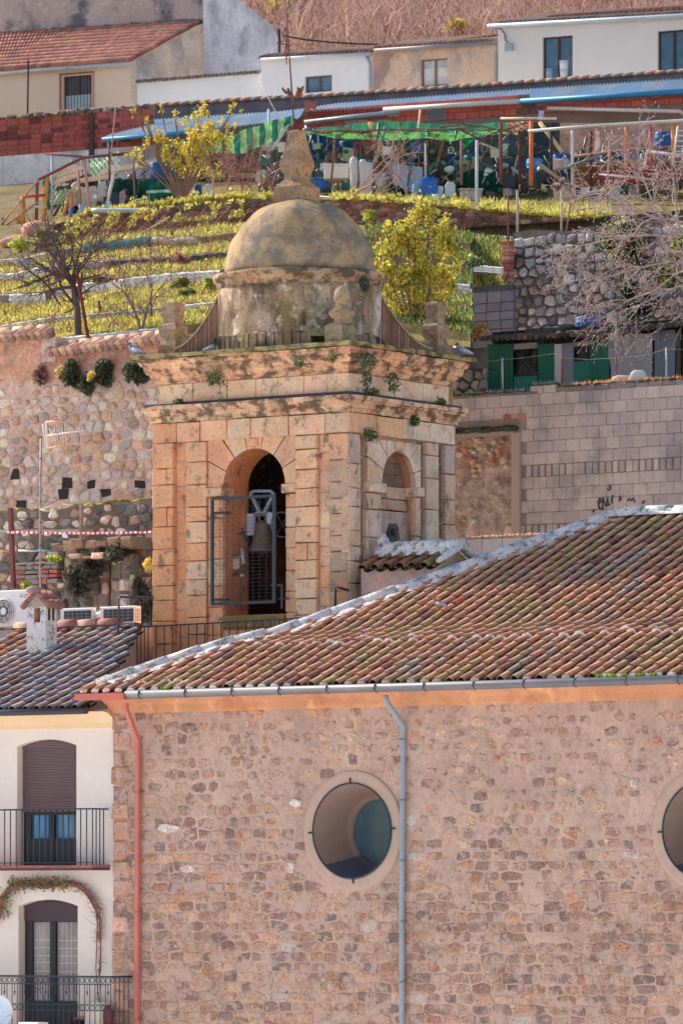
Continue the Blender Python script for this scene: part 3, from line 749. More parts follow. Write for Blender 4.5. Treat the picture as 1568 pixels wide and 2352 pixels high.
mb.box(sR - .02, sR + .02, -.37, .05, zr1 + .02, zr1 + .045, IR)
s_ = sR
while s_ > -4.5: mb.tube([(s_, -.36, zf1 - .02), (s_, -.36, zr1 + .03)], .011, 5, IR, world=False); s_ -= .125
for k in range(1, 4): mb.tube([(sR, -.36 + k * .1, zf1), (sR, -.36 + k * .1, zr1 + .03)], .011, 5, IR, world=False)
mb.build('railing', M['paint'], b1)
sR2 = CF.s(262, -.5) ; zr = CF.z(2242, -1, -.4); zf2 = d2[2]
mb = MB(CF); mb.box(-4.5, sR2 + .03, -.62, .06, zf2 - .12, zf2 - .01, C(150, 84, 78)); b2 = mb.build('balcony', M['tile_house'], house, label='lower balcony with ornate wrought iron railing')
mb = MB(CF)
for z_, h in ((zr, .03), (zr - .13, .015), (zr - .47, .012), (zr - .57, .012), (zf2 + .04, .02)): mb.box(-4.5, sR2, -.60, -.57, z_ - h / 2, z_ + h / 2, IR)
s_ = sR2; k = 0
while s_ > -4.5:
 mb.tube([(s_, -.585, zf2), (s_, -.585, zr)], .009, 4, IR, world=False)
 if k % 2 == 0:
  m_ = s_ - .055
  mb.tube([(m_, -.585, zr - .13), (m_, -.585, zr - .27)], .008, 4, IR, world=False); mb.tube([(m_, -.585, zr - .25), (m_, -.585, zr - .33)], [.022, .002], 4, IR, world=False)
  mb.tube([(m_, -.585, zf2), (m_, -.585, zf2 + .14)], .008, 4, IR, world=False); mb.tube([(m_, -.585, zf2 + .12), (m_, -.585, zf2 + .2)], [.022, .002], 4, IR, world=False)
 for zz in (zr - .065, zr - .52):
  ring = [(s_ - .055 + .035 * math.cos(a * math.pi / 4), -.585, zz + .045 * math.sin(a * math.pi / 4)) for a in range(9)]
  mb.tube(ring, .007, 4, IR, world=False, cap=False)
 s_ -= .11; k += 1
for kk in range(1, 6):
 t_ = -.585 + kk * .12; mb.tube([(sR2, t_, zf2), (sR2, t_, zr)], .009, 4, IR, world=False)
 ring = [(sR2, t_ - .06 + .035 * math.cos(a * math.pi / 4), zr - .065 + .045 * math.sin(a * math.pi / 4)) for a in range(9)]; mb.tube(ring, .007, 4, IR, world=False, cap=False)
mb.box(sR2 - .012, sR2 + .012, -.6, .05, zr - .015, zr + .015, IR)
mb.tube([(sR2 - .24, -.585, zr), (sR2 - .24, -.585, zr + .04), (sR2 - .24, -.585, zr + .1), (sR2 - .24, -.585, zr + .16)], [.02, .012, .035, .006], 8, C(96, 74, 62), world=False)
c0 = CF.s(100, -.585)
for (dx, dz, r_, a0_, a1_) in ((-.16, -.3, .13, 0, 5), (.14, -.34, .12, 3, 8.4), (0, -.18, .09, 1, 6), (-.03, -.5, .1, 2, 7), (.22, -.2, .08, 0, 5), (-.26, -.46, .08, 1, 6)):
 mb.tube([(c0 + dx + r_ * (1 - .09 * q) * math.cos(a0_ + (a1_ - a0_) * q / 9), -.6, zr + dz + r_ * (1 - .09 * q) * math.sin(a0_ + (a1_ - a0_) * q / 9)) for q in range(10)], .008, 4, IR, world=False)
mb.build('railing', M['paint'], b2)
mb = MB(CF)
a = CF.s(202, -.2); zz = CF.z(2332, a, -.2)
mb.bevbox(a, a + .36, -.3, -.05, zz - .2, zz + .22, C(240, 226, 214), .02)
mb.lathe(*CF.p(a + .42, -.18, 0)[:2], [(.02, zz - .2), (.07, zz - .16), (.09, zz), (.06, zz + .12), (.02, zz + .18)], 12, C(120, 50, 60))
mb.build('storage_box', M['plastic'], label='white box with a dark red end standing on the lower balcony floor behind the railing', cat='box')
mb = MB(CF)
a = CF.s(168, -.2); zz = CF.z(2338, a, -.2)
mb.bevbox(a, a + .26, -.3, -.05, zz - .25, zz - .03, C(60, 60, 60), .02)
for k in range(9): mb.blob(tuple(CF.p(a + .03 + k * .026, -.2, zz + R.uniform(-.02, .03))), .022, .02, .02, jit(C(214, 140, 50), .2), 6, 4)
mb.build('flower_pot', M['leaf'], label='low dark pot with orange flowers on the lower balcony', cat='flower pot')
w0 = CF.p(CF.s(-8, -1.2), -1.2, 0)
dish = thing('satellite_dish', 'pale blue round dish cut by the lower left corner of the photo', 'dish', (w0.x, w0.y, CF.z(2332, -3, -1.2) - .6))
mb = MB(CF); prof = [(.02, 0.0), (.1, .012), (.2, .045), (.28, .09), (.285, .085)]
cz = CF.z(2322, CF.s(-8, -1.2), -1.2)
ang = math.radians(0)
for (ra, da), (rb, db) in zip(prof, prof[1:]):
 for k in range(28):
  q0, q1 = 2 * math.pi * k / 28, 2 * math.pi * (k + 1) / 28
  pt = lambda r, d, q: Vector((w0.x + r * math.cos(q), w0.y - d, cz + r * math.sin(q)))
  mb.f([mb.w(pt(ra, da, q0)), mb.w(pt(rb, db, q0)), mb.w(pt(rb, db, q1)), mb.w(pt(ra, da, q1))], C(196, 210, 224), True)
mb.build('reflector', M['paint'], dish)
mb = MB(); mb.tube([(w0.x, w0.y + .02, cz), (w0.x, w0.y + .12, cz - .1), (w0.x, w0.y + .12, cz - 1.2)], .03, 8, C(150, 150, 155)); mb.tube([(w0.x + .26, w0.y - .1, cz - .08), (w0.x + .1, w0.y - .3, cz - .1)], .01, 5, C(200, 205, 210)); mb.build('mast', M['paint'], dish)
mb = MB(CF); a = CF.s(62, -1.0); zz = CF.z(2350, a, -1.0)
mb.bevbox(a - .12, a + .3, -1.1, -.8, zz - .5, zz + .015, C(240, 232, 226), .03); mb.build('lamp_housing', M['plastic'], label='flat white housing whose top shows at the very bottom edge under the lower balcony', cat='housing')
vine = thing('climbing_vine', 'dry climbing vine arched over the lower balcony door with few green leaves', 'vine', CF.p(CF.s(232, .0), .0, GROUND))
mb = MB(CF); lf = MB(CF)
def vp(u, v, t=.0): s_, z_ = CF.sz(u, v, t); return (s_, t, z_)
core = [(232, 2352), (226, 2230), (226, 2160), (228, 2110), (224, 2090), (212, 2065), (196, 2046), (180, 2033), (160, 2028), (130, 2031), (100, 2029), (70, 2027), (44, 2031), (22, 2043), (8, 2064), (0, 2095), (-6, 2120)]
for k in range(46):
 a = R.randint(0, len(core) - 5); b = min(len(core), a + R.randint(4, 8)); off = R.uniform(-5, 5)
 mb.tube([vp(u + off + R.uniform(-4, 4), v + R.uniform(-5, 5), R.uniform(-.06, .03)) for u, v in core[a:b]], [.012 * (1 - .06 * i) for i in range(b - a)], 4, jit(C(138, 98, 88), .2), world=False)
for k in range(330):
 u, v = R.choice(core[:-1]); i = core.index((u, v)); q = R.random(); u2, v2 = core[i + 1]; u = u + (u2 - u) * q; v = v + (v2 - v) * q
 an = R.uniform(0, 6.28); L = R.uniform(6, 24) * (1 if R.random() < .85 else 1.6)
 mb.tube([vp(u, v, -.02), vp(u + L * .5 * math.cos(an) + R.uniform(-3, 3), v + L * .5 * math.sin(an), R.uniform(-.1, 0)), vp(u + L * math.cos(an + .3), v + L * math.sin(an + .4), R.uniform(-.1, .02))], [.005, .004, .002], 3, jit(C(150, 108, 96), .2), world=False, cap=False)
def leafq(mb, p, r, col, n=None):
 d = Vector((R.gauss(0, 1), R.gauss(0, 1), R.gauss(0, 1))).normalized(); x = d.orthogonal().normalized(); y = d.cross(x); a = R.uniform(0, 6.28)
 x, y = x * math.cos(a) + y * math.sin(a), y * math.cos(a) - x * math.sin(a); p = Vector(p)
 mb.f([mb.w(p - x * r), mb.w(p + y * r * .55), mb.w(p + x * r), mb.w(p - y * r * .55)], col)
for k in range(620):
 if R.random() < .8: u, v = R.uniform(18, 158), 2031 + R.gauss(0, 7)
 else: u, v = R.uniform(-6, 26), R.uniform(2038, 2110)
 p = vp(u, v, R.uniform(-.12, .04)); leafq(lf, CF.p(*p), R.uniform(.02, .04), jit(R.choice([C(96, 110, 64), C(120, 126, 66), C(140, 110, 60)]), .25))
mb.build('stems', M['bark'], vine); lf.build('leaves', M['leaf'], vine)
mb = MB(); g = C(244, 238, 232)
mb.quad([(-900, -300, GROUND), (900, -300, GROUND), (900, 1500, GROUND), (-900, 1500, GROUND)], g)
mb.build('ground', M['plaster'], kind='structure')
# ---------------------------------------------------------------- bell tower
sT = CF.s(800, 4.6); o_ = CF.p(sT, 4.6, 0)
TF = Fr(o_.x, o_.y)                       # left (bell) face is t = 0, s from -TW to 0
TW = -TF.s(350); TD = TF.t(1045)
RF = Fr(o_.x, o_.y, YAW - math.pi / 2)    # right face: s from 0 to TD, t = 0
zc_ = lambda v: TF.z(v, 0)
def su(u): return TF.s(u)
def ru(u): return RF.s(u)
tower = thing('bell_tower', 'sandstone bell tower with arched openings, double cornice and lichened dome', 'bell tower', TF.p(-TW / 2, TD / 2, GROUND))
z_top, z_c1b, z_f2b, z_c2t, z_c2b, z_fr, z_base = zc_(786), zc_(853), zc_(904), zc_(907), zc_(945), zc_(993), zc_(1560)
JC = C(176, 148, 140)
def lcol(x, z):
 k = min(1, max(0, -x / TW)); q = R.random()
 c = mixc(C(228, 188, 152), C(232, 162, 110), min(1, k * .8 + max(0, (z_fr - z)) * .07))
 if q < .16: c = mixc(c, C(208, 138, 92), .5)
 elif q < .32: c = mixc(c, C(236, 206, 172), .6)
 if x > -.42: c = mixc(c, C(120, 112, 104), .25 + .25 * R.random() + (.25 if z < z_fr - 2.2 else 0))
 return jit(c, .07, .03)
def rcol(x, z):
 q = R.random(); c = C(228, 198, 172)
 if q < .2: c = C(206, 168, 138)
 elif q < .3: c = C(230, 176, 130)
 elif q < .42: c = C(180, 160, 148)
 if z < z_fr - 2: c = mixc(c, C(200, 176, 156), .4)
 return jit(c, .07, .03)
recess = .09
lp = [su(350), su(398), su(427), su(474), su(677), su(727), su(754), su(800)]
AL = (su(509), su(652), zc_(1403) , TF.z(1116, su(580)), .66)
mb = MB(TF)
zl = TF.z(1560, -2)
wall_open(mb, lp[0], 0, zl, z_c2b, recess + .014, [AL], JC, arch_z, 20, .68, C(196, 126, 80))
mb.build('core', M['ashlar'], tower)
mb = MB(TF)
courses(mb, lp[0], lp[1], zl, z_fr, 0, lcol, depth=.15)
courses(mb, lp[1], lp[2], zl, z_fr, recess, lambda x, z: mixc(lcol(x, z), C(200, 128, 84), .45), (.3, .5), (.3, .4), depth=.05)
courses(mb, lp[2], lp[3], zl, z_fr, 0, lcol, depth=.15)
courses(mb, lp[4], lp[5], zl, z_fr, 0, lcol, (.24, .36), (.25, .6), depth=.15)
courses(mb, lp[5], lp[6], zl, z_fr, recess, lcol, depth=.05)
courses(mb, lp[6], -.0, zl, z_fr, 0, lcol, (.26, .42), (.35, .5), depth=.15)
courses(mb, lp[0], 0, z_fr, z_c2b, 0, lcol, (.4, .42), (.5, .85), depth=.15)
pt = .045
courses(mb, lp[3], AL[0], AL[2] - .8, AL[3] - .16, pt, lcol, (.3, .5), (.3, .5), depth=.1)
courses(mb, AL[1], lp[4], AL[2] - .8, AL[3] - .16, pt, lcol, (.28, .42), (.4, .5), depth=.1)
courses(mb, AL[0], AL[1], AL[2] - .24, AL[2] - .0, pt - .03, lambda x, z: jit(C(132, 112, 62), .1), (.2, .3), (1.2, 1.4), depth=.7)
courses(mb, AL[0], AL[1], AL[2] - .9, AL[2] - .25, pt, lcol, (.3, .4), (.4, .6), depth=.1)
mb.bevbox(lp[3] - .06, AL[0] + .02, pt - .09, pt + .3, AL[3] - .15, AL[3] + .0, C(214, 170, 132), .02, .005)
mb.bevbox(AL[1] - .04, lp[4] + .02, pt - .09, pt + .3, AL[3] - .15, AL[3] + .0, C(214, 170, 132), .02, .005)
mb.build('left_face', M['ashlar'], tower)
def voussoirs(mb, o, x0, x1, ztop, t, n, colf, key=None):
 cx, cz, r, rz = (o[0] + o[1]) / 2, o[3], (o[1] - o[0]) / 2, o[4]
 def outer(an):
  c, s = math.cos(an), math.sin(an); k = 9
  for lim, comp in ((x1 - cx, c), (x0 - cx, c), (ztop - cz, s)):
   if abs(comp) > 1e-6 and lim / comp > 0: k = min(k, lim / comp)
  return (cx + c * k, cz + s * k)
 for i in range(n):
  a0, a1 = math.pi * i / n + .012, math.pi * (i + 1) / n - .012; m_ = 4
  inn = [(cx + r * math.cos(a0 + (a1 - a0) * q / m_), cz + rz * math.sin(a0 + (a1 - a0) * q / m_)) for q in range(m_ + 1)]
  P0, P1 = outer(a0), outer(a1); out = [P0]
  for (X, Z) in ((x1, ztop), (x0, ztop)):
   an = math.atan2(Z - cz, X - cx)
   if a0 < an < a1: out.append((X, Z))
  out.append(P1)
  c = colf(cx, cz); d = t - R.uniform(0, .015)
  front = [mb.v(x, d, z) for x, z in out] + [mb.v(x, d, z) for x, z in inn[::-1]]
  mb.f(front, c)
  back = [mb.v(x, d + .12, z) for x, z in out] + [mb.v(x, d + .12, z) for x, z in inn[::-1]]
  for q in range(len(front)):
   l = (q + 1) % len(front); mb.f((front[q], front[l], back[l], back[q]), tuple(v * .75 for v in c))
mb = MB(TF)
voussoirs(mb, AL, lp[3] + .01, lp[4] - .01, TF.z(1003, -2) , pt, 7, lcol)
kx = (AL[0] + AL[1]) / 2
mb.bevbox(kx - .09, kx + .09, pt - .07, pt + .1, AL[3] + AL[4] + .02, TF.z(1006, -2), C(214, 156, 112), .02, .01)
mb.build('arch_stones', M['ashlar'], tower)
rp = [0, ru(829), ru(843), ru(876), ru(953), ru(967), ru(979), ru(1008), ru(1022), TD]
AR = (ru(877), ru(955), RF.z(1290, ru(915)), RF.z(1118, ru(915)), .62)
mb = MB(RF)
wall_open(mb, .0, TD, zl, z_c2b, recess + .014, [AR], JC, arch_z, 18, .0)
mb.build('core', M['ashlar_pale'], tower)
mb = MB(RF)
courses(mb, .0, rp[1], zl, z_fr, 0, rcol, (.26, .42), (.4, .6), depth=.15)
courses(mb, rp[1], rp[2], zl, z_fr, recess, lambda x, z: mixc(rcol(x, z), C(74, 70, 70, 1), .7), (.3, .5), (.3, .4), depth=.05)  # right-face recess strips mixed dark, their shade painted in
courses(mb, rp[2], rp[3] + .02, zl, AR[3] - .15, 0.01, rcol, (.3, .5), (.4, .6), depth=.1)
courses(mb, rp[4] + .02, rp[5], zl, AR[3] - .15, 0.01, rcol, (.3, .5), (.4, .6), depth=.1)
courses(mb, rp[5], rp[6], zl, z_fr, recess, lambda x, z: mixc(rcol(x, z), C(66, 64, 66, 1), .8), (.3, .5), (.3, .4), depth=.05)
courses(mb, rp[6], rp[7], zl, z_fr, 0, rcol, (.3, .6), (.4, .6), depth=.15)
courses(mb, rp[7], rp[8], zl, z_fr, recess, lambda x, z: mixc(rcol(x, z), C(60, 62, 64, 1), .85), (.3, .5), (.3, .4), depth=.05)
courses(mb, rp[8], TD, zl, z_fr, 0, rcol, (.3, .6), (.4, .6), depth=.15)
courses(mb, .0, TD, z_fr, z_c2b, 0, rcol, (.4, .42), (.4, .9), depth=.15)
mb.bevbox(rp[2] + .02, AR[0] + .04, -.08, .3, AR[3] - .14, AR[3] + .02, C(214, 190, 166), .02, .005)
mb.bevbox(AR[1] - .02, rp[5] + .0, -.08, .3, AR[3] - .14, AR[3] + .02, C(206, 178, 152), .02, .005)
mb.build('right_face', M['ashlar_pale'], tower)
mb = MB(RF)
voussoirs(mb, AR, rp[2] + .01, rp[5] - .01, z_fr - .06, .01, 7, rcol)
kx = (AR[0] + AR[1]) / 2
mb.bevbox(kx - .1, kx + .1, -.07, .1, AR[3] + AR[4] + .02, z_fr - .05, C(206, 160, 126), .03, .012)
mb.build('arch_stones', M['ashlar_pale'], tower)
mb = MB(RF)
zi, zs_ = AR[2], AR[3]
cn = C(176, 128, 98)
for sgn, e in ((1, AR[0]), (-1, AR[1])):
 mb.quad([(e, .1, zi - 1), (e, .3, zi - 1), (e, .3, zs_), (e, .1, zs_)], C(190, 140, 104))
for i in range(14):
 a, b = math.pi * i / 14, math.pi * (i + 1) / 14; cx, r = (AR[0] + AR[1]) / 2, (AR[1] - AR[0]) / 2
 A = (cx + r * math.cos(a), zs_ + AR[4] * math.sin(a)); B = (cx + r * math.cos(b), zs_ + AR[4] * math.sin(b))
 mb.quad([(A[0], .1, A[1]), (A[0], .3, A[1]), (B[0], .3, B[1]), (B[0], .1, B[1])], C(170, 118, 84), True)
hx, hz_ = RF.sz(905, 1222, .16)
grid_plane(mb, AR[0] - .05, AR[1] + .05, zi - 1, zs_ - .42, .2, C(186, 160, 144))
courses(mb, AR[0] - .02, AR[1] + .02, zs_ - .40, zs_ + .02, .2, lambda x, z: jit(C(188, 150, 124), .1), (.19, .21), (.4, .5), depth=.1)
courses(mb, AR[0] - .02, AR[1] + .02, zs_ + .02, zs_ + .75, .24, lambda x, z: jit(C(120, 94, 80), .12), (.2, .24), (.3, .5), depth=.1, gap=.004)
hole = [(hx + .2 * q * math.cos(a), .185, hz_ + .17 * q * math.sin(a)) for a, q in [(k * math.pi / 6, R.uniform(.85, 1.15)) for k in range(12)]]
mb.mi = 0
mb.f([mb.v(*p) for p in hole], C(76, 74, 78))
mb.f([mb.v(hx + (p[0] - hx) * .45, .18, hz_ + (p[2] - hz_) * .45) for p in hole], C(44, 46, 52))
mb.quad([(hx - .2, .182, zi - .6), (hx - .13, .182, zi - .6), (hx - .13, .182, hz_), (hx - .2, .182, hz_)], C(50, 50, 56))
mb.build('blocked_niche', M['ashlar_pale'], tower)
mb = MB(TF)
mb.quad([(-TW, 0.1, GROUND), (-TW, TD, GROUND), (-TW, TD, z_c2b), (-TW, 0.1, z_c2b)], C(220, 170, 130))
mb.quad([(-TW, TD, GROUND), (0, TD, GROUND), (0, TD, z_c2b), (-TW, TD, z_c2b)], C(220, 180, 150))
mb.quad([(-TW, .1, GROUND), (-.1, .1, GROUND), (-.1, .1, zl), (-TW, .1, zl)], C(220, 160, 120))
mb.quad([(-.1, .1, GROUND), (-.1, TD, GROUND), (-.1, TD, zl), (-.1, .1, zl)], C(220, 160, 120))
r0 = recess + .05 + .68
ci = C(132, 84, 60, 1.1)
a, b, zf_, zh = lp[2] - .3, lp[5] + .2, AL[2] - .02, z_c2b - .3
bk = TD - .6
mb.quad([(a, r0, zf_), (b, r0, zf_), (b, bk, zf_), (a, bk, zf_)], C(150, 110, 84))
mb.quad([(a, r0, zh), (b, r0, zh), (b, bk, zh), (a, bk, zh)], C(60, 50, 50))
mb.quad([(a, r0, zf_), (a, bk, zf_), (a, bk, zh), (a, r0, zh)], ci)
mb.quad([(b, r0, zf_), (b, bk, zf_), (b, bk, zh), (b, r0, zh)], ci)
grid_plane(mb, a, b, zf_, zf_ + 1.5, bk, lambda x, z: jit(ci, .1), 5, 5); grid_plane(mb, a, b, zf_ + 1.5, zh, bk, C(70, 58, 56))  # back wall painted orange below as if lit, dark above
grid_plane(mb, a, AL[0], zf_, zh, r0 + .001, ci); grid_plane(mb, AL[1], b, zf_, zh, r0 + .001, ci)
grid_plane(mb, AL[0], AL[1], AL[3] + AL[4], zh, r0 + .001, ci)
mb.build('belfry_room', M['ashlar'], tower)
def ccol(base, dark):
 return lambda k: mixc(base, dark, R.choice([0, 0, .15, .4]))
prof2 = [(.0, z_c2b), (.03, z_c2b + .004), (.035, z_c2b + .065), (.06, z_c2b + .07), (.065, z_c2b + .12), (.08, z_c2b + .16), (.12, z_c2b + .165), (.13, z_c2t - .085), (.17, z_c2t - .07), (.175, z_c2t), (-.08, z_c2t + .02)]
mb = MB(TF); sweep_rect(mb, -TW, 0, 0, TD, prof2, ccol(C(228, 184, 146), C(110, 96, 76)), .5, .008, C(120, 110, 80)); mb.build('lower_cornice', M['cornice'], tower)
mb = MB(TF)
fz0, fz1 = z_c2t + .01, z_c1b
mb.box(-TW + .11, -.11, .11, TD - .11, fz0, z_top - .05, JC)
courses(mb, -TW + .08, -.08, fz0, fz1, .08, lambda x, z: jit(C(232, 192, 156), .1), (.42, .45), (.45, .8), depth=.1)
mb.fr = RF; courses(mb, .08, TD - .08, fz0, fz1, .08, lambda x, z: jit(C(234, 200, 168), .08), (.42, .45), (.5, .9), depth=.1)
mb.build('frieze', M['ashlar'], tower)
mb = MB(TF)
for (p0, p1) in (((-TW - .1, -.02), (.02, -.02)),):
 mb.tube([(-TW - .12, -.06, z_c2t + .04), (.06, -.06, z_c2t + .04), (.06, TD + .1, z_c2t + .03)], .026, 6, C(66, 62, 76), world=False, smooth=False)
mb.build('cable_pipe', M['paint'], tower)
prof1 = [(-.08, z_c1b - .01), (-.04, z_c1b), (-.035, z_c1b + .07), (.0, z_c1b + .075), (.03, z_c1b + .125), (.035, z_c1b + .17), (.08, z_c1b + .175), (.11, z_c1b + .23), (.115, z_c1b + .30), (.155, z_c1b + .305), (.18, z_c1b + .36), (.19, z_top - .11), (.2, z_top - .08)]
mb = MB(TF); sweep_rect(mb, -TW, 0, 0, TD, prof1, ccol(C(230, 178, 136), C(96, 82, 66)), .55, .009, C(120, 110, 80)); mb.build('upper_cornice', M['cornice'], tower)
mb = MB(TF); sweep_rect(mb, -TW, 0, 0, TD, [(.26, z_top - .08), (.285, z_top - .075), (.285, z_top - .005), (.26, z_top), (-.3, z_top + .02)], lambda k: jit(C(146, 134, 84), .12), .34, .007, C(116, 110, 84)); mb.build('cornice_slabs', M['cornice'], tower)
DC = TF.p(TF.loc(P(689, 0, 97.2))[0], TF.loc(P(689, 0, 97.2))[1], 0); DX, DY = DC.x, DC.y
kpx = F / DY
Rd = 173 / kpx
z_db = (HV - 616) / F * DY; z_ap = (HV - 459) / F * DY
Rdr, Rco = 187 / kpx, 201 / kpx
z_ct = (HV - 613) / F * (DY - Rco); z_cb = z_ct - 30 / kpx
mb = MB()
def dcol(i, k): return jit(C(176, 158, 132), .05)
mb.lathe(DX, DY, [(Rdr, z_top - .1)] + [(Rdr, z_top + (z_cb - z_top) * q / 7) for q in range(1, 8)], 56, colf=lambda i, k: jit(C(158, 134, 110), .06), wob=.02)
for a in (300, 326):
 an = math.radians(a + 10); sx = math.cos(an); sy = math.sin(an)
 q = MB(Fr(DX + sx * (Rdr - .02), DY + sy * (Rdr - .02), math.pi / 2 - an + math.pi))
 tx, ty = -sy, sx
 pts = [(DX + sx * (Rdr + o) + tx * w, DY + sy * (Rdr + o) + ty * w) for o, w in ((-.05, -.19), (.05, -.17), (.05, .17), (-.05, .19))]
 for i in range(3):
  (x0, y0), (x1, y1) = pts[i], pts[i + 1]
  for zz in range(5):
   z0_, z1_ = z_top + (z_cb - z_top) * zz / 5, z_top + (z_cb - z_top) * (zz + 1) / 5
   mb.f([mb.w((x0, y0, z0_)), mb.w((x1, y1, z0_)), mb.w((x1, y1, z1_)), mb.w((x0, y0, z1_))], jit(C(200, 184, 172), .06))
mb.build('drum', M['drum'], tower)
mb = MB()
mb.lathe(DX, DY, [(Rdr, z_cb - .02), (Rdr + .03, z_cb + .04), (Rdr + .035, z_cb + .06), (Rco - .06, z_cb + .1), (Rco - .01, z_cb + .13), (Rco, z_cb + .15), (Rco, z_ct - .01), (Rco - .02, z_ct), (Rd - .02, z_ct + .03)], 64, colf=lambda i, k: jit(C(160, 132, 100), .08), wob=.025)
mb.build('drum_cornice', M['cornice'], tower)
mb = MB(); nn = 22; prof = []
zb_ = z_ct + .02
for i in range(nn + 1):
 th = math.pi / 2 * i / nn; prof.append((Rd * math.cos(th) ** .93 + (.0 if i < nn else .0), zb_ + (z_ap - zb_) * math.sin(th)))
prof[-1] = (.02, z_ap)
mb.lathe(DX, DY, prof, 72, colf=lambda i, k: mixc(C(156, 132, 104), C(160, 136, 82), max(0, min(1, (i - 10) / 12))), wob=.03)
mb.build('dome', M['dome'], tower)
fw = lambda u0, u1: (u1 - u0) / kpx / (math.cos(YAW) + math.sin(YAW)) / 2
fz = lambda v: (HV - v) / F * DY
fu = 690
def sq_lathe(mb, cx, cy, prof, colf, yaw=YAW, jt=.006):
 rings = []
 for (h, z) in prof:
  rings.append([mb.w((cx + h * (a * math.cos(yaw) + b * math.sin(yaw)) + R.uniform(-jt, jt), cy + h * (-a * math.sin(yaw) + b * math.cos(yaw)) + R.uniform(-jt, jt), z + R.uniform(-jt, jt))) for a, b in ((-1, -1), (0, -1), (1, -1), (1, 0), (1, 1), (0, 1), (-1, 1), (-1, 0))])
 for i in range(len(rings) - 1):
  for k in range(8):
   l = (k + 1) % 8; mb.f((rings[i][k], rings[i][l], rings[i + 1][l], rings[i + 1][k]), colf(i, k), False)
 mb.f(rings[-1], colf(0, 0))
fx = DX - (690 - (fu - 8)) * 0 - .06
mb = MB()
fprof = [(fw(628, 734), fz(466)), (fw(629, 734), fz(432)), (fw(636, 728), fz(428)), (fw(644, 718), fz(420)), (fw(652, 712), fz(415)), (fw(656, 712), fz(412)), (fw(656, 712), fz(402)), (fw(646, 719), fz(394)), (fw(641, 723), fz(382)), (fw(645, 720), fz(368)), (fw(653, 712), fz(345)), (fw(660, 705), fz(322)), (fw(662, 703), fz(310)), (fw(660, 706), fz(304)), (fw(668, 698), fz(300))]
sq_lathe(mb, fx, DY, fprof, lambda i, k: jit(mixc(C(120, 100, 84), C(180, 136, 90), .8 if k in (3, 2) else (.1 if k in (0, 1) else .5)), .08))  # light painted in: orange on right faces, darker on the front
mb.build('finial', M['finial'], tower)
wv = MB(); IRN = C(92, 56, 50); tp = Vector((fx - .04, DY, fz(302)))
topv = Vector(((655 - CU) / F * DY, DY, fz(-14)))
van = thing('weathervane', 'rusty iron weathervane with animal shaped flag and cross on a tall rod above the dome', 'weathervane', tp)
wv.tube([tp, tp.lerp(topv, .35), tp.lerp(topv, .7), topv], [.016, .014, .010, .006], 6, IRN); wv.build('rod', M['rust'], van)
wp = lambda u, v, dy=0: Vector(((u - CU) / F * DY, DY + dy, fz(v)))
m_ = MB()
for (pts) in ([(674, 228), (668, 214), (656, 212), (648, 203), (650, 200)], [(675, 228), (664, 218), (662, 206), (660, 202)], [(676, 228), (684, 212), (686, 203), (682, 201)], [(675, 228), (689, 216), (694, 202), (697, 199)]):
 m_.tube([wp(u, v, (R.random() - .5) * .06) for u, v in pts], [.02, .034, .03, .018, .01][:len(pts)], 4, C(104, 66, 54))
m_.build('crown', M['rust'], van)
m_ = MB(); m_.tube([wp(625, 246), wp(700, 243)], .008, 5, IRN); m_.tube([wp(650, 252), wp(646, 246), wp(650, 241)], .006, 4, IRN); m_.tube([wp(625, 246), wp(618, 249)], .012, 4, IRN)
sil = [(699, 257), (699, 233), (706, 230), (713, 233), (719, 234), (723, 229), (726, 234), (727, 238), (731, 243), (726, 246), (725, 256), (721, 257), (720, 250), (712, 250), (711, 257), (707, 257), (706, 254)]
fr_ = [m_.w(wp(u, v, -.01)) for u, v in sil]; bk_ = [m_.w(wp(u, v, .01)) for u, v in sil]
m_.f(fr_, C(120, 70, 58)); m_.f(bk_[::-1], C(120, 70, 58))
for i in range(len(sil)): m_.f((fr_[i], fr_[(i + 1) % len(sil)], bk_[(i + 1) % len(sil)], bk_[i]), C(100, 60, 50))
m_.build('flag', M['rust'], van)
m_ = MB()
for pts in ([(656, 62), (658, 90), (659, 120), (658, 148)], [(650, 96), (640, 93), (636, 98), (641, 103), (646, 100)], [(640, 99), (668, 104)], [(668, 104), (672, 101)], [(655, 66), (649, 76), (652, 88)], [(652, 88), (658, 96), (656, 110), (654, 124)], [(661, 70), (662, 84), (664, 100)], [(654, 124), (656, 136), (660, 130)]):
 m_.tube([wp(u, v) for u, v in pts], .009, 4, C(86, 52, 48))
m_.build('cross', M['rust'], van)
def block_pedestal(cs, ct):
 c = TF.p(cs, ct, 0); k = F / c.y; H = lambda v: (HV - v) / F * c.y
 g_ = (math.cos(YAW) + math.sin(YAW)); w_ = lambda px: px / k / g_ / 2
 return c, w_
def ped(cs, ct, vtop, name_label):
 c, w_ = block_pedestal(cs, ct); kz = F / c.y; zt = z_top
 h = lambda px: z_top + px / kz
 mb = MB()
 pr = [(w_(68), h(-2)), (w_(66), h(26)), (w_(56), h(36)), (w_(50), h(44)), (w_(64), h(52)), (w_(68), h(62)), (w_(64), h(72)), (w_(50), h(78)), (w_(44), h(90)), (w_(50), h(98)), (w_(54), h(118)), (w_(52), h(123)), (w_(38), h(126))]
 sq_lathe(mb, c.x, c.y, pr, lambda i, k: jit(C(146, 122, 98) if i > 0 else C(140, 112, 88), .1))
 mb.build('pedestal', M['finial'], tower, label=name_label)
ped(TF.s(398, .35), .35, 0, 'left block pedestal with rounded shoulders')
ped(TF.s(999, TD - .25), TD - .25, 0, 'right block pedestal with rounded shoulders')
cu = TF.p(TF.s(781, .15), .15, 0); kz = F / cu.y; h = lambda v: (HV - v) / F * cu.y; g_ = math.cos(YAW) + math.sin(YAW)
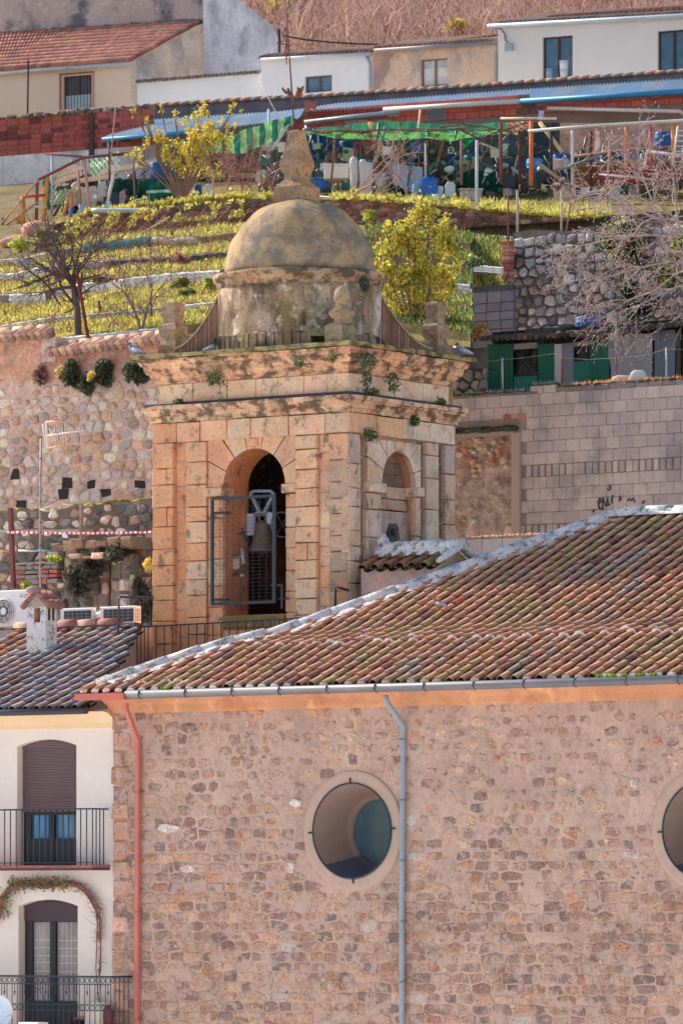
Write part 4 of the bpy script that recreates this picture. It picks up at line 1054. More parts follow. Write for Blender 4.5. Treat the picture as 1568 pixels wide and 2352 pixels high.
mb = MB(); sq_lathe(mb, cu.x, cu.y, [(70 / kz / g_ / 2, z_top - .02), (70 / kz / g_ / 2, h(750)), (62 / kz / g_ / 2, h(747)), (44 / kz / g_ / 2, h(742))], lambda i, k: jit(C(150, 134, 104), .1))
mb.lathe(cu.x + .03, cu.y, [(.17, h(744)), (.15, h(738)), (.14, h(734)), (.19, h(730)), (.235, h(723)), (.235, h(717)), (.2, h(712)), (.14, h(705)), (.10, h(697)), (.12, h(692)), (.145, h(684)), (.14, h(672)), (.1, h(662)), (.02, h(657))], 20, C(160, 132, 100), wob=.015)
mb.build('urn_finial', M['finial'], tower)
def buttress(cs, ct, label, brick=True, h0=.95, w=.16):
 c = TF.p(cs, ct, 0); d = Vector((c.x - DX, c.y - DY, 0)); L = d.length; d.normalize(); n_ = Vector((-d.y, d.x, 0))
 r0_, r1_ = Rdr - .03, L - .05; N_ = 12; mb = MB()
 zf = lambda k: z_top + .12 + h0 * (1 - k) ** 1.7 + .22 * k * 0
 for sgn in (-1, 1):
  for i in range(N_ * 2):
   k0, k1 = i / (N_ * 2), (i + 1) / (N_ * 2); a, b = r0_ + (r1_ - r0_) * k0, r0_ + (r1_ - r0_) * k1
   o = n_ * w * sgn + n_ * sgn * (.006 if i % 2 else 0)
   col = jit(R.choice([C(182, 124, 102), C(200, 156, 130), C(190, 166, 146), C(160, 116, 98)]), .12) if brick else jit(C(176, 154, 112), .06)
   g = .012 if brick else 0
   pa, pb = Vector((DX, DY, 0)) + d * (a + g) + o, Vector((DX, DY, 0)) + d * (b - g) + o
   mb.f([mb.w((pa.x, pa.y, z_top)), mb.w((pb.x, pb.y, z_top)), mb.w((pb.x, pb.y, zf(k1))), mb.w((pa.x, pa.y, zf(k0)))], col)
 for i in range(N_ * 2):
  k0, k1 = i / (N_ * 2), (i + 1) / (N_ * 2); a, b = r0_ + (r1_ - r0_) * k0, r0_ + (r1_ - r0_) * k1
  for (wa, dz0, wb, dz1) in ((-w - .03, 0, w + .03, 0),):
   q = [Vector((DX, DY, 0)) + d * x + n_ * y for x, y in ((a, wa), (b, wa), (b, wb), (a, wb))]
   zs = (zf(k0), zf(k1), zf(k1), zf(k0))
   mb.f([mb.w((p.x, p.y, z + .035)) for p, z in zip(q, zs)], jit(C(180, 158, 124), .08))
   mb.f([mb.w((q[0].x, q[0].y, zs[0] - .01)), mb.w((q[1].x, q[1].y, zs[1] - .01)), mb.w((q[1].x, q[1].y, zs[1] + .035)), mb.w((q[0].x, q[0].y, zs[0] + .035))], C(170, 146, 116))
   mb.f([mb.w((q[3].x, q[3].y, zs[3] - .01)), mb.w((q[2].x, q[2].y, zs[2] - .01)), mb.w((q[2].x, q[2].y, zs[2] + .035)), mb.w((q[3].x, q[3].y, zs[3] + .035))], C(170, 146, 116))
 for sgn in (-1, 1):
  for i in range(N_):
   k0, k1 = i / N_, (i + 1) / N_; a, b = r0_ + (r1_ - r0_) * k0, r0_ + (r1_ - r0_) * k1; o = n_ * (w - .012) * sgn
   pa, pb = Vector((DX, DY, 0)) + d * a + o, Vector((DX, DY, 0)) + d * b + o
   mb.f([mb.w((pa.x, pa.y, z_top)), mb.w((pb.x, pb.y, z_top)), mb.w((pb.x, pb.y, zf(k1))), mb.w((pa.x, pa.y, zf(k0)))], C(120, 92, 80))
 m0 = Vector((DX, DY, 0)) + d * r0_; m1 = Vector((DX, DY, 0)) + d * r1_
 mb.build('buttress', M['drum'] if not brick else M['brick'], tower, label=label)
buttress(TF.s(398, .35) , .35, 'left scroll buttress with red brick cheek', True, .95, .24)
buttress(TF.s(999, TD - .25), TD - .25, 'right concave scroll buttress of upright bricks')
buttress(TF.s(742, .1), .1, 'front scroll buttress in ochre plaster', False, 1.0, .2)
buttress(-TW + .35, TD - .3, 'rear scroll buttress hidden behind the drum')
mb = MB()
n8 = 8
for k in range(n8):
 a0_, a1_ = 2 * math.pi * k / n8 + .2, 2 * math.pi * (k + 1) / n8 + .2; r_ = Rdr + .16
 A = Vector((DX + r_ * math.cos(a0_), DY + r_ * math.sin(a0_), 0)); B = Vector((DX + r_ * math.cos(a1_), DY + r_ * math.sin(a1_), 0)); cn_ = Vector((DX, DY, 0))
 for i in range(8):
  p, q = A.lerp(B, i / 8 + .01), A.lerp(B, (i + 1) / 8 - .01); c = jit(C(150, 122, 108), .1) if k in (5, 6) else jit(C(88, 84, 74, 1), .03)
  mb.f([mb.w((p.x, p.y, z_top)), mb.w((q.x, q.y, z_top)), mb.w((q.x, q.y, z_top + .26)), mb.w((p.x, p.y, z_top + .26))], c)
  pi, qi = p.lerp(cn_, .12), q.lerp(cn_, .12)
  mb.f([mb.w((p.x, p.y, z_top + .26)), mb.w((q.x, q.y, z_top + .26)), mb.w((qi.x, qi.y, z_top + .34)), mb.w((pi.x, pi.y, z_top + .34))], c)
mb.build('brick_kerb', M['drum'], tower)
# ---- bell
def tp_(u, v, t): s_ = TF.s(u, t); return (s_, t, TF.z(v, s_, t))
bt = .75
bell = thing('bell', 'grey bronze bell hung from a pale steel yoke inside the left arch', 'bell', TF.p(*tp_(604, 1267, bt)))
bx = TF.p(*tp_(604, 1267, bt)); zz = lambda v: TF.z(v, TF.s(604, bt), bt); kb = F / bx.y
mb = MB(); mb.lathe(bx.x, bx.y, [(36 / kb, zz(1268)), (35.5 / kb, zz(1263)), (30 / kb, zz(1256)), (25 / kb, zz(1245)), (21 / kb, zz(1228)), (18.5 / kb, zz(1212)), (17.5 / kb, zz(1204)), (13 / kb, zz(1199)), (6 / kb, zz(1196)), (.01, zz(1195))], 28, C(112, 98, 88, 1.3)); mb.build('bell_body', M['bronze'], bell)
mb = MB(); mb.lathe(bx.x, bx.y, [(34 / kb, zz(1266)), (20 / kb, zz(1240)), (12 / kb, zz(1215)), (.01, zz(1210))], 20, C(50, 44, 44)); mb.tube([(bx.x, bx.y, zz(1230)), (bx.x, bx.y, zz(1268))], .02, 6, C(50, 50, 50)); mb.lathe(bx.x, bx.y, [(.01, zz(1278)), (.05, zz(1274)), (.05, zz(1268)), (.01, zz(1264))], 10, C(54, 54, 56)); mb.build('clapper', M['bronze'], bell)
mb = MB(TF); YC = C(124, 146, 166)
def yb(pts, w_=.035, c=YC): mb.tube([tp_(u, v, bt) for u, v in pts], w_, 4, c, world=False, smooth=False, sq=True)
yb([(575, 1133), (584, 1128), (622, 1128), (631, 1136)]); yb([(576, 1133), (597, 1177)], .04); yb([(629, 1135), (608, 1177)], .04)
yb([(582, 1140), (600, 1176)], .03, C(50, 96, 128)); yb([(588, 1182), (624, 1182)], .035, C(96, 100, 108)); yb([(594, 1180), (597, 1196)], .02, C(150, 100, 80)); yb([(613, 1180), (610, 1196)], .02, C(150, 100, 80))
for a, b in (((569, 1178), (586, 1178)), ((615, 1178), (632, 1178))):
 mb.box(TF.s(a[0], bt), TF.s(b[0], bt), bt - .03, bt + .03, zz(1228 if a[0] < 600 else 1205), zz(1178), C(160, 176, 196))
for u in (588, 593, 599, 605, 611, 618): p = tp_(u, 1177, bt - .06); mb.blob(tuple(TF.p(*p)), .02, .02, .02, C(170, 176, 180), 6, 4)
mb.build('yoke', M['zinc'], bell)
mb = MB(TF); p = tp_(648, 1205, bt - .1); ring = [(p[0] + .2 * math.cos(a * math.pi / 12) * .5, p[1] + .2 * math.cos(a * math.pi / 12), p[2] + .22 * math.sin(a * math.pi / 12)) for a in range(25)]
mb.tube(ring, .014, 5, C(120, 108, 104), world=False)
for a in range(0, 24, 4): mb.tube([p, ring[a]], .008, 4, C(90, 84, 86), world=False)
mb.build('bell_wheel', M['rust'], bell)
mb = MB(TF)
for pts, w_, c in (([(548, 1226), (566, 1222)], .02, DK), ([(556, 1212), (560, 1232)], .016, DK), ([(562, 1230), (566, 1242)], .035, C(46, 60, 74)), ([(556, 1260), (560, 1296)], .035, C(140, 150, 158)), ([(558, 1296), (566, 1306), (559, 1318)], .018, C(60, 66, 72)), ([(556, 1300), (546, 1312), (540, 1322), (536, 1324), (533, 1320), (538, 1316), (552, 1321)], .011, C(64, 60, 62)), ([(552, 1321), (560, 1322)], .026, C(190, 160, 150)), ([(553, 1330), (553, 1400)], .01, C(90, 70, 60)), ([(533, 1282), (556, 1278)], .016, C(150, 130, 120))):
 mb.tube([tp_(u, v, .3) for u, v in pts], w_, 6, c, world=False)
mb.box(TF.s(536, .35), TF.s(552, .35), .33, .4, TF.z(1305, -2, .35), TF.z(1280, -2, .35), C(186, 160, 146))
mb.build('hammer_gear', M['rust'], label='dark electric bell hammer gear with looped cable behind the mesh gate', cat='bell hammer')
G0, G1, gz0, gz1 = TF.s(485, -.12), TF.s(633, -.12), TF.z(1391, TF.s(485, -.12), -.12), TF.z(1143, TF.s(485, -.12), -.12)
gate = thing('mesh_gate', 'dark metal framed wire mesh gate across the left bell arch', 'gate', TF.p(G0, -.12, gz0))
mb = MB(TF); GC = C(42, 58, 68)
for a, b, c, d in ((G0, G0 + .05, gz0, gz1), (G1 - .06, G1, gz0, gz1)): mb.box(a, b, -.14, -.10, c, d, GC)
for c, d in ((gz0, gz0 + .05), (gz1 - .045, gz1)): mb.box(G0 + .05, G1 - .06, -.138, -.102, c, d, GC)
mb.build('frame', M['paint'], gate)
mb = MB(TF); n = 9
for i in range(1, n): x = G0 + .05 + (G1 - G0 - .11) * i / n; mb.bar((x, -.12, gz0), (x, -.12, gz1), .004, GC)
n = 30
for i in range(1, n): z = gz0 + (gz1 - gz0) * i / n; mb.bar((G0, -.12, z), (G1, -.12, z), .0028, GC)
mb.build('wire_mesh', M['paint'], gate)
mb = MB(TF)
for zz_ in (TF.z(1178, -2), gz0 + .08): mb.box(G0 + .03, G0 + .38, -.16, -.10, zz_, zz_ + .035, C(34, 38, 44))
mb.build('hinge_bars', M['paint'], gate); mb = MB(TF)
mb.box(G1 - .12, G1 + .12, -.11, -.07, TF.z(1345, -1), TF.z(1345, -1) + .035, GC); mb.box(G1 + .10, G1 + .13, -.11, -.07, gz0 - .1, TF.z(1345, -1) - .002, GC)
mb.box(G1 - .02, G1 + .25, -.10, -.06, gz0 + .06, gz0 + .09, C(34, 38, 44))
mb.build('hinge_bars', M['paint'], gate)
mb = MB(TF); mb.tube([tp_(770, 1420, -.25), tp_(770, 1349, -.25), tp_(784, 1351, -.2), tp_(800, 1356, -.02)], .022, 6, C(40, 44, 50), world=False)
mb.build('handrail', M['paint'], label='short bent dark handrail at the foot of the tower corner above the white hip', cat='handrail')
tz = TF.z(1545, -TW, -.1); rt = TF.z(1440, -TW, 0)
L1 = 1.1
railing = thing('terrace_railing', 'black iron railing around the small terrace at the left foot of the bell tower', 'railing', TF.p(-TW, -L1, tz))
mb = MB(TF); q0 = TF.s(272, -L1) ; ra = TF.z(1441, q0, -L1)
mb.tube([(q0, -L1, ra), (-TW - .0, -.12, rt), (-.9, -.12, rt + .05)], .018, 4, IR, world=False, smooth=False, sq=True)
mb.build('top_rail', M['paint'], railing)
mb = MB(TF)
def bar_at(s_, t_, zt_): mb.tube([(s_, t_, tz - .5), (s_, t_, zt_)], .013, 4, C(58, 52, 54), world=False, smooth=False)
for k in range(9):
 f = k / 8; bar_at(q0 + (-TW - q0) * f, -L1 + (L1 - .12) * f, ra + (rt - ra) * f)
k = 1
while -TW + k * .178 < -1.0: bar_at(-TW + k * .178, -.12, rt + .01 * k * .3); k += 1
mb.tube([(q0, -L1, tz - .6), (q0, -L1, ra)], .022, 4, IR, world=False, smooth=False)
mb.build('balusters', M['paint'], railing)
mb = MB(TF); mb.tube([tp_(274, 1441, -L1), tp_(273, 1376, -L1), tp_(276, 1371, -L1), tp_(352, 1373, -.05)], .02, 6, C(70, 78, 88), world=False)
mb.build('handrail', M['paint'], label='tall bent dark pipe from the terrace railing to the left edge of the tower', cat='pipe')
mb = MB(TF); mb.box(-TW - .9, -.4, -L1 - .1, .05, tz - .65, tz - .5, C(150, 120, 110)); mb.box(-TW - .85, -.5, -L1 - .05, .0, GROUND, tz - .66, C(170, 150, 136))
mb.build('terrace', M['block'], label='low flat roof terrace at the left foot of the bell tower', cat='terrace')
st = thing('stair_house', 'tiny tiled outbuilding with a thick whitewashed ridge leaning on the tower right side', 'outbuilding', CF.p(CF.s(900, 5.0), 5.0, GROUND))
ft = 4.75; x0, x1 = CF.s(829, ft), CF.s(1004, ft); ze = CF.z(1303, x0, ft); dp = 1.15
mb = MB(CF); cw = C(186, 150, 142)
grid_plane(mb, x0, x1, GROUND, ze, ft, cw)
zk = ze + .28
x1r = x1
mb.f([mb.v(x1, ft, GROUND), mb.v(x1, ft + dp, GROUND), mb.v(x1, ft + dp, ze), mb.v(x1, ft + dp / 2, zk), mb.v(x1, ft, ze)], C(204, 160, 122))
mb.f([mb.v(x0, ft, GROUND), mb.v(x0, ft + dp, GROUND), mb.v(x0, ft + dp, ze), mb.v(x0, ft + dp / 2, zk), mb.v(x0, ft, ze)], cw)
mb.build('wall', M['oldplaster'], st)
mb = MB(CF); lzf = lambda t: ze + .0 + .46 * (t - ft)
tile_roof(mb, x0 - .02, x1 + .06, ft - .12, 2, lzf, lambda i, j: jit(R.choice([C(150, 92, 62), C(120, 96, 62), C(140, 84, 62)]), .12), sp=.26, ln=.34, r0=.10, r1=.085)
mb.quad([(x0, ft + dp, ze), (x1, ft + dp, ze), (x1, ft + dp / 2, zk), (x0, ft + dp / 2, zk)], C(150, 92, 62))
mb.quad([(x0, ft - .1, ze - .03), (x1 + .04, ft - .1, ze - .03), (x1 + .04, ft + dp / 2, zk), (x0, ft + dp / 2, zk)], C(80, 60, 50))
mb.build('roof_tiles', M['tile'], st)
mb = MB(CF)
ridge_run(mb, [(x0 + .02, ft + dp / 2, zk + .0), ((x0 + x1) / 2, ft + dp / 2, zk + .02), (x1 + .1, ft + dp / 2, zk + .0)], .19, lambda q: jit(LW, .03), .5, flat=.85, n=9)
for k in range(12):
 a = x0 + .05 + (x1 - x0) * k / 12
 mb.quad([(a, ft + dp / 2 - .17, zk + .06), (a + (x1 - x0) / 12, ft + dp / 2 - .17, zk + .06), (a + (x1 - x0) / 12, ft + dp / 2 - .30 + R.uniform(-.02, .02), zk - .09), (a, ft + dp / 2 - .30 + R.uniform(-.02, .02), zk - .09)], LW, True)
mb.tube([(x1 + .08, ft - .1, ze + .05), (x1 + .08, ft + .2, ze + .16), (x1 + .1, ft + dp / 2, zk + .1), (x1 + .1, ft + dp * .9, ze + .1), (x1 + .1, ft + dp + .25, ze - .08)], [.05, .06, .1, .07, .06], 7, LW, world=False)
mb.blob(tuple(CF.p(x0 + .06, ft + dp / 2, zk + .2)), .12, .12, .14, LW, 8, 5)
mb.build('whitewashed_ridge', M['limewash'], st)
def tuft(u, v, ru_, rv, face='L', t=-.12, col=C(72, 96, 70), n=None, nm='green wall plant', lab=''):
 fr = TF if face == 'L' else RF
 s_, z_ = fr.sz(u, v, t); k = F / fr.Y(s_, t); mb = MB(fr)
 hx = ru_ / k / (fr.c if face == 'L' else fr.c); hz2 = rv / k
 n = n or int(150 + 900 * hx * hz2 * 4)
 for i in range(n):
  a = R.uniform(0, 6.28); q = math.sqrt(R.random()) * (.8 + .5 * mnoise.noise(Vector((a * 1.3, u, 0)))) * (1 if R.random() < .85 else 1.3)
  p = fr.p(s_ + hx * q * math.cos(a), t - R.uniform(-.04, .14) * (1 - q * .6), z_ + hz2 * q * math.sin(a) - hz2 * .15 * abs(math.cos(a)))
  leafq(mb, p, R.uniform(.014, .03), jit(mixc(col, C(120, 140, 70), R.random() * .4), .35, .08))
 return mb.build('wall_plant', M['leaf'], label=lab, cat='plant', group='plants rooted in the tower masonry')
for a in ((498, 871, 21, 20, 'L', -.25, C(60, 84, 60), 'spreading dark plant on the left part of the upper cornice'),
          (689, 832, 13, 13, 'L', -.3, C(66, 90, 50), 'small round plant near the middle of the upper cornice'),
          (768, 820, 12, 12, 'L', -.3, C(104, 112, 54), 'thin yellowish plant at the upper cornice close to the tower corner'),
          (842, 828, 24, 24, 'R', -.3, C(64, 92, 76), 'largest leafy plant, high on the right upper cornice'),
          (838, 868, 12, 22, 'R', -.15, C(60, 84, 50), 'narrow plant hanging just under the largest leafy one'),
          (851, 899, 19, 10, 'R', -.1, C(64, 86, 52), 'low wide plant on the ledge at the foot of the frieze right of the corner'),
          (899, 878, 17, 27, 'R', -.12, C(66, 90, 54), 'tall drooping plant on the right frieze'),
          (1008, 923, 14, 10, 'R', -.1, C(62, 86, 56), 'small plant at the far right end of the lower cornice ledge'),
          (949, 967, 9, 14, 'R', -.06, C(60, 84, 52), 'small oval plant just under the lower cornice above the right arch'),
          (848, 998, 17, 18, 'R', -.06, C(66, 94, 74), 'bushy plant at the head of the recess left of the right arch'),
          (413, 923, 14, 7, 'L', -.12, C(58, 80, 50), 'flat dark plant on the ledge at the left end of the frieze'),
          (838, 651, 9, 14, 'D', 0, C(60, 84, 50), 'small plant under the drum cornice on the right')):
 if a[4] == 'D':
  mb = MB(); c = P(a[0], a[1], DY - Rdr * .8)
  for i in range(220):
   an, q = R.uniform(0, 6.28), math.sqrt(R.random()); leafq(mb, (c.x + .09 * q * math.cos(an), c.y - R.uniform(-.15, .1), c.z + .14 * q * math.sin(an)), R.uniform(.015, .03), jit(a[6], .35, .08))
  mb.build('wall_plant', M['leaf'], label=a[7], cat='plant', group='plants rooted in the tower masonry')
 else: tuft(*a[:7], lab=a[7])
mb = MB(TF)
for k in range(1500):
 u = R.uniform(505, 700); p = tp_(u, 787 - R.expovariate(.12), .5 + R.uniform(-.2, .2)); leafq(mb, TF.p(p[0], p[1], max(p[2], z_top + R.uniform(0, .04))), R.uniform(.015, .03), jit(C(64, 84, 58), .35, .1))
mb.build('roof_weeds', M['leaf'], label='dark green moss and weeds along the roof ledge before the drum', cat='weeds', kind='stuff')
def pigeon(pos, fac, s=1.0, col=C(112, 122, 140), lab='', head=C(60, 74, 80)):
 p = Vector(pos); f = Vector((math.cos(fac), math.sin(fac), 0)); u_ = Vector((0, 0, 1))
 o = thing('pigeon', lab, 'pigeon', p, None if 'brown' in lab else 'pigeons perched on the tower cornice')
 mb = MB(); q = lambda a, b: p + f * a * s + u_ * b * s
 mb.tube([q(-.20, .045), q(-.13, .065), q(-.06, .085), q(.0, .11), (q(.05, .13)), q(.085, .165), q(.095, .2), q(.1, .225), q(.115, .232)], [r * s for r in (.012, .03, .055, .07, .068, .045, .032, .030, .012)], 10, col)
 mb.build('body', M['feather'], o)
 mb = MB(); mb.blob(tuple(q(.1, .222)), .034 * s, .034 * s, .034 * s, head, 8, 6, 0); mb.tube([q(.125, .225), q(.165, .215)], [.012 * s, .002], 5, C(60, 56, 56)); mb.build('head', M['feather'], o)
 sd = f.cross(u_)
 for e in (-1, 1):
  mb = MB(); mb.tube([q(.05, .13) + sd * .05 * e * s, q(-.05, .1) + sd * .058 * e * s, q(-.15, .07) + sd * .03 * e * s, q(-.2, .055) + sd * .02 * e * s], [.03 * s, .045 * s, .02 * s, .004], 6, jit(C(150, 160, 176), .05)); mb.tube([q(-.04, .12) + sd * .085 * e * s, q(-.08, .07) + sd * .085 * e * s], .008, 4, C(50, 52, 60)); mb.build('wing', M['feather'], o)
  mb = MB(); mb.tube([q(.01, .07) + sd * .025 * e * s, q(.015, 0) + sd * .025 * e * s], .008 * s, 5, C(170, 80, 70)); mb.tube([q(-.01, .004) + sd * .025 * e * s, q(.05, .004) + sd * .025 * e * s], .006 * s, 4, C(170, 80, 70)); mb.build('leg', M['feather'], o)
 return o
for u, v, t, fc, lab in ((311, 808, -.15, math.pi * .93, 'grey pigeon perched at the far left tip of the upper cornice'), (489, 803, .25, math.pi * .1, 'dark blue pigeon on the ledge beside the left scroll buttress'), (1062, 812, None, math.pi * 1.0, 'grey pigeon perched at the far right end of the upper cornice')):
 if t is None: s_ = RF.s(1062, -.2); pos = RF.p(s_, -.2, z_top + .01)
 else: s_ = TF.s(u, t); pos = TF.p(s_, t, z_top + .01)
 pigeon(pos, fc, .95, lab=lab)
rb = CF.sz(1008, 1452, 2.9); pigeon(CF.p(rb[0], 2.9, mz(2.9) + .12), math.pi * .9, .8, C(134, 104, 84), 'small brown dove perched among the tiles at the white mortar line', C(140, 110, 90))
# ---------------------------------------------------------------- hillside terrain, terraces, mid-distance walls
KC = 1.35
def dY(Y, u): return Y - .006 * (u - 400)
def interp(pts, u):
 if u <= pts[0][0]: a, b = pts[0], pts[1]
 elif u >= pts[-1][0]: a, b = pts[-2], pts[-1]
 else:
  for a, b in zip(pts, pts[1:]):
   if a[0] <= u <= b[0]: break
 return a[1] + (b[1] - a[1]) * (u - a[0]) / (b[0] - a[0])
US = list(range(-360, 1981, 20))
E = [  # terrace edges, near to far: survey line, riser in px, distance
 ([(-60, 815), (120, 790), (369, 775), (700, 760), (900, 775), (1100, 800), (1600, 800)], 30, 118.5),
 ([(-40, 800), (120, 777), (369, 752), (560, 735), (900, 740), (1100, 770), (1600, 790)], 18, 119.5),
 ([(-40, 752), (0, 748), (120, 728), (200, 722), (373, 706), (500, 692), (620, 680), (900, 690), (1100, 700), (1600, 740)], 14, 123),
 ([(-40, 678), (21, 675), (105, 672), (190, 650), (390, 627), (503, 620), (640, 612), (900, 640), (1100, 655), (1600, 700)], 27, 128),
 ([(-40, 628), (35, 627), (102, 611), (239, 599), (387, 590), (520, 579), (640, 572), (900, 590), (1100, 610), (1600, 640)], 18, 132),
 ([(-40, 600), (60, 590), (140, 574), (211, 563), (344, 547), (453, 546), (640, 522), (900, 548), (1100, 560), (1600, 590)], 20, 136),
 ([(-40, 590), (60, 560), (120, 520), (148, 509), (218, 489), (411, 470), (551, 457), (812, 458), (1017, 473), (1143, 485), (1312, 501), (1600, 480)], 56, 144)]
rows_ = [([(-60, 900), (1600, 900)], 114), ]
def Pd(u, v, Y): return P(u, v, dY(Y, u))
mb = MB()
lines = []
for pts, h, Y in E:
 lines.append((lambda u, pts=pts, h=h: interp(pts, u) + h, Y - .02, 0)); lines.append((lambda u, pts=pts: interp(pts, u), Y + .02, 1))
lines.append((lambda u: interp([(0, 520), (150, 490), (420, 462), (800, 448), (1100, 462), (1568, 470)], u), 152, 1))
lines.append((lambda u: interp([(0, 470), (300, 430), (800, 420), (1568, 430)], u), 158, 1))
lines.append((lambda u: interp([(0, 400), (300, 395), (800, 400), (1568, 410)], u), 168.4, 1))
lines.append((lambda u: interp([(0, 300), (600, 260), (1568, 205)], u), 169.5, 1))
lines.append((lambda u: interp([(0, 292), (600, 250), (1568, 200)], u), 176, 1))
lines.insert(0, (lambda u: 1120, 117.8, 0));
idx = []
NL = 0
for q, (fn, Y, k) in enumerate(lines):
 if abs(Y - 143.98) < .01: NL = q
 idx.append([mb.w(Pd(u, fn(u) + R.uniform(-1.2, 1.2), Y)) for u in US])
so_ = C(140, 118, 66); sd_ = C(92, 76, 62)
for j in range(len(idx) - 1):
 for i in range(len(US) - 1):
  if j < NL and US[i] >= (1040 if j <= 1 else 1080): continue
  mb.f((idx[j][i], idx[j][i + 1], idx[j + 1][i + 1], idx[j + 1][i]), jit(so_ if lines[j][2] and j < 16 else (C(150, 124, 92) if j < 12 else sd_), .15), False)
mb.build('terraced_hillside', M['soil'], kind='structure')
mb = MB()
for ua, ub in ((1850, 2900), (-1500, -60)):
 for i in range(20):
  a, b = ua + (ub - ua) * i / 20, ua + (ub - ua) * (i + 1) / 20; q = lambda u, y, z: ((u - CU) / F * 120, dY(y, max(-400, min(1900, u))), z)
  for (z0, y0), (z1, y1) in (((-8, 112), (10, 119)), ((10, 119), (17, 140)), ((17, 140), (21, 158)), ((21, 158), (26, 182))): mb.quad([q(a, y0, z0), q(b, y0, z0), q(b, y1, z1), q(a, y1, z1)], jit(C(130, 112, 80), .15))
mb.build('side_slopes', M['soil'], kind='structure')
mb = MB()
prof = [(-8, 105.5), (5.2, 107.5), (8.6, 117.6), (10.8, 117.8)]
for (z0, y0), (z1, y1) in zip(prof, prof[1:]):
 for i in range(len(US) - 1):
  if US[i] > 800: continue
  a, b = US[i] / 12.6 / 8, US[i + 1] / 12.6 / 8
  xa, xb = (US[i] - CU) / F * 120, (US[i + 1] - CU) / F * 120
  mb.quad([(xa, dY(y0, US[i]) , z0), (xb, dY(y0, US[i + 1]), z0), (xb, dY(y1, US[i + 1]), z1), (xa, dY(y1, US[i]), z1)], jit(C(130, 108, 84), .15))
mb.build('lower_bank', M['soil'], kind='structure')
mb = MB(); V_ = [(300, 181), (215, 189), (110, 197), (0, 208), (-120, 222), (-420, 300), (-300, 420)]
idx = []
for v, Y in V_: idx.append([mb.w(P(u, v + 30 * mnoise.noise(Vector((u * .01, v * .02, 0))) * (Y > 190) + (-.05) * (u - 784) * 0, dY(Y, u))) for u in range(-1800, 3401, 40)])
for j in range(len(idx) - 1):
 for i in range(len(idx[0]) - 1): mb.f((idx[j][i], idx[j][i + 1], idx[j + 1][i + 1], idx[j + 1][i]), jit(C(150, 110, 96), .18))
mb.build('hill', M['earth'], kind='structure')
KC = 1.6
mb = MB(); gy = [C(232, 216, 84), C(206, 200, 76), C(168, 168, 68), C(140, 146, 60), C(220, 192, 108), C(190, 156, 104)]
gs = [C(84, 104, 56), C(100, 116, 58), C(70, 90, 50)]  # darker greens for shaded terraces, the shade put into blade colour
def blade(p, h, col, w=.02):
 a = R.uniform(0, 3.14); d = Vector((math.cos(a), math.sin(a), 0)) * w; tip = p + Vector((R.gauss(0, .35) * h, R.gauss(0, .35) * h, h))
 mb.f([mb.w(p - d), mb.w(p + d), mb.w(tip)], col)
strips = [(1, 2, 9500, -20, 620), (2, 3, 17000, -20, 560), (3, 4, 7500, -20, 560), (4, 5, 7500, -20, 640), (5, 6, 5200, 60, 720), (0, 1, 400, 100, 400)]
def on_strip(j0, j1, u, k):
 (p0, h0, Y0), (p1, h1, Y1) = E[j0], E[j1]
 v0, v1 = interp(p0, u), interp(p1, u) + h1
 a, b = Pd(u, v0, Y0), Pd(u, v1, Y1); return a.lerp(b, k)
for j0, j1, n, ua, ub in strips:
 for q in range(n):
  u = R.uniform(ua, ub); k = R.random() ** .8; p = on_strip(j0, j1, u, k)
  den = mnoise.noise(Vector((p.x * 1.3, p.y * 1.3, 5))) + .6 * mnoise.noise(Vector((p.x * 5, p.y * 5, 8))) + .22
  if den < .12 and R.random() < .75: continue
  c = jit(R.choice(gy[:4] if R.random() < .6 + den * .5 else gy[4:]), .25); blade(p, R.uniform(.03, .10) * (1 + max(0, den)), c, R.uniform(.010, .022))
for q in range(5200):   # shelf below the sheds and right of the dome
 u = R.uniform(400, 1420);
 if 620 < u < 760 or mnoise.noise(Vector((u * .03, q * .0, 2))) < -.15: continue
 a, b = Pd(u, interp(E[6][0], u) - 1, 144.1), Pd(u, interp([(0, 520), (150, 490), (420, 462), (800, 448), (1100, 462), (1568, 470)], u), 152)
 blade(a.lerp(b, R.random() ** 2.6), R.uniform(.05, .2), jit(R.choice(gy[:5]), .25), .022)
for q in range(9000):
 u = R.uniform(840, 1085); j = R.choice([(1, 2), (2, 3), (3, 4), (4, 5), (5, 6)]); p = on_strip(*j, u, R.random())
 blade(p, R.uniform(.05, .17), jit(R.choice(gs + gs + gy[2:4]), .3), .022)
for q in range(1800):  # hanging fringe over the bank edges
 u = R.uniform(180, 560); p = Pd(u, interp(E[6][0], u) + R.uniform(-2, 6), 143.8); blade(p, R.uniform(.05, .22), jit(R.choice(gy), .2), .03)
mb.build('grass', M['grass'], label='yellow green backlit grass covering the garden terraces', kind='stuff')
KC = 1.3
def board(u0, u1, j, hpx, col, Yoff, label, group=None, dv=0, ribs=3, mat_='zinc', nm='edging_sheet', seg=30):
 pts, h, Y = E[j]; mb = MB(); u = u0; first = True; Y = Y - Yoff; amp = .02
 A = []; n = max(2, int((u1 - u0) / 6))
 for i in range(n + 1):
  u = u0 + (u1 - u0) * i / n; ju = R.uniform(-1, 1); top = interp(pts, u) + dv + ju; q = []
  for k in range(ribs * 4 + 1):
   v = top + (hpx + R.uniform(-.5, .5)) * k / (ribs * 4)
   q.append(mb.w(Pd(u, v, Y + amp * math.cos(k * math.pi / 2) * 1.2 + .06 * mnoise.noise(Vector((u * .05, j, 0))) )))
  A.append(q)
 for i in range(n):
  cc = jit(col, .06) if i % 4 else tuple(x * .9 for x in col)
  for k in range(ribs * 4): mb.f((A[i][k], A[i + 1][k], A[i + 1][k + 1], A[i][k + 1]), cc, True)
 return mb.build(nm, M[mat_], label=label, cat='garden edging', group=group)
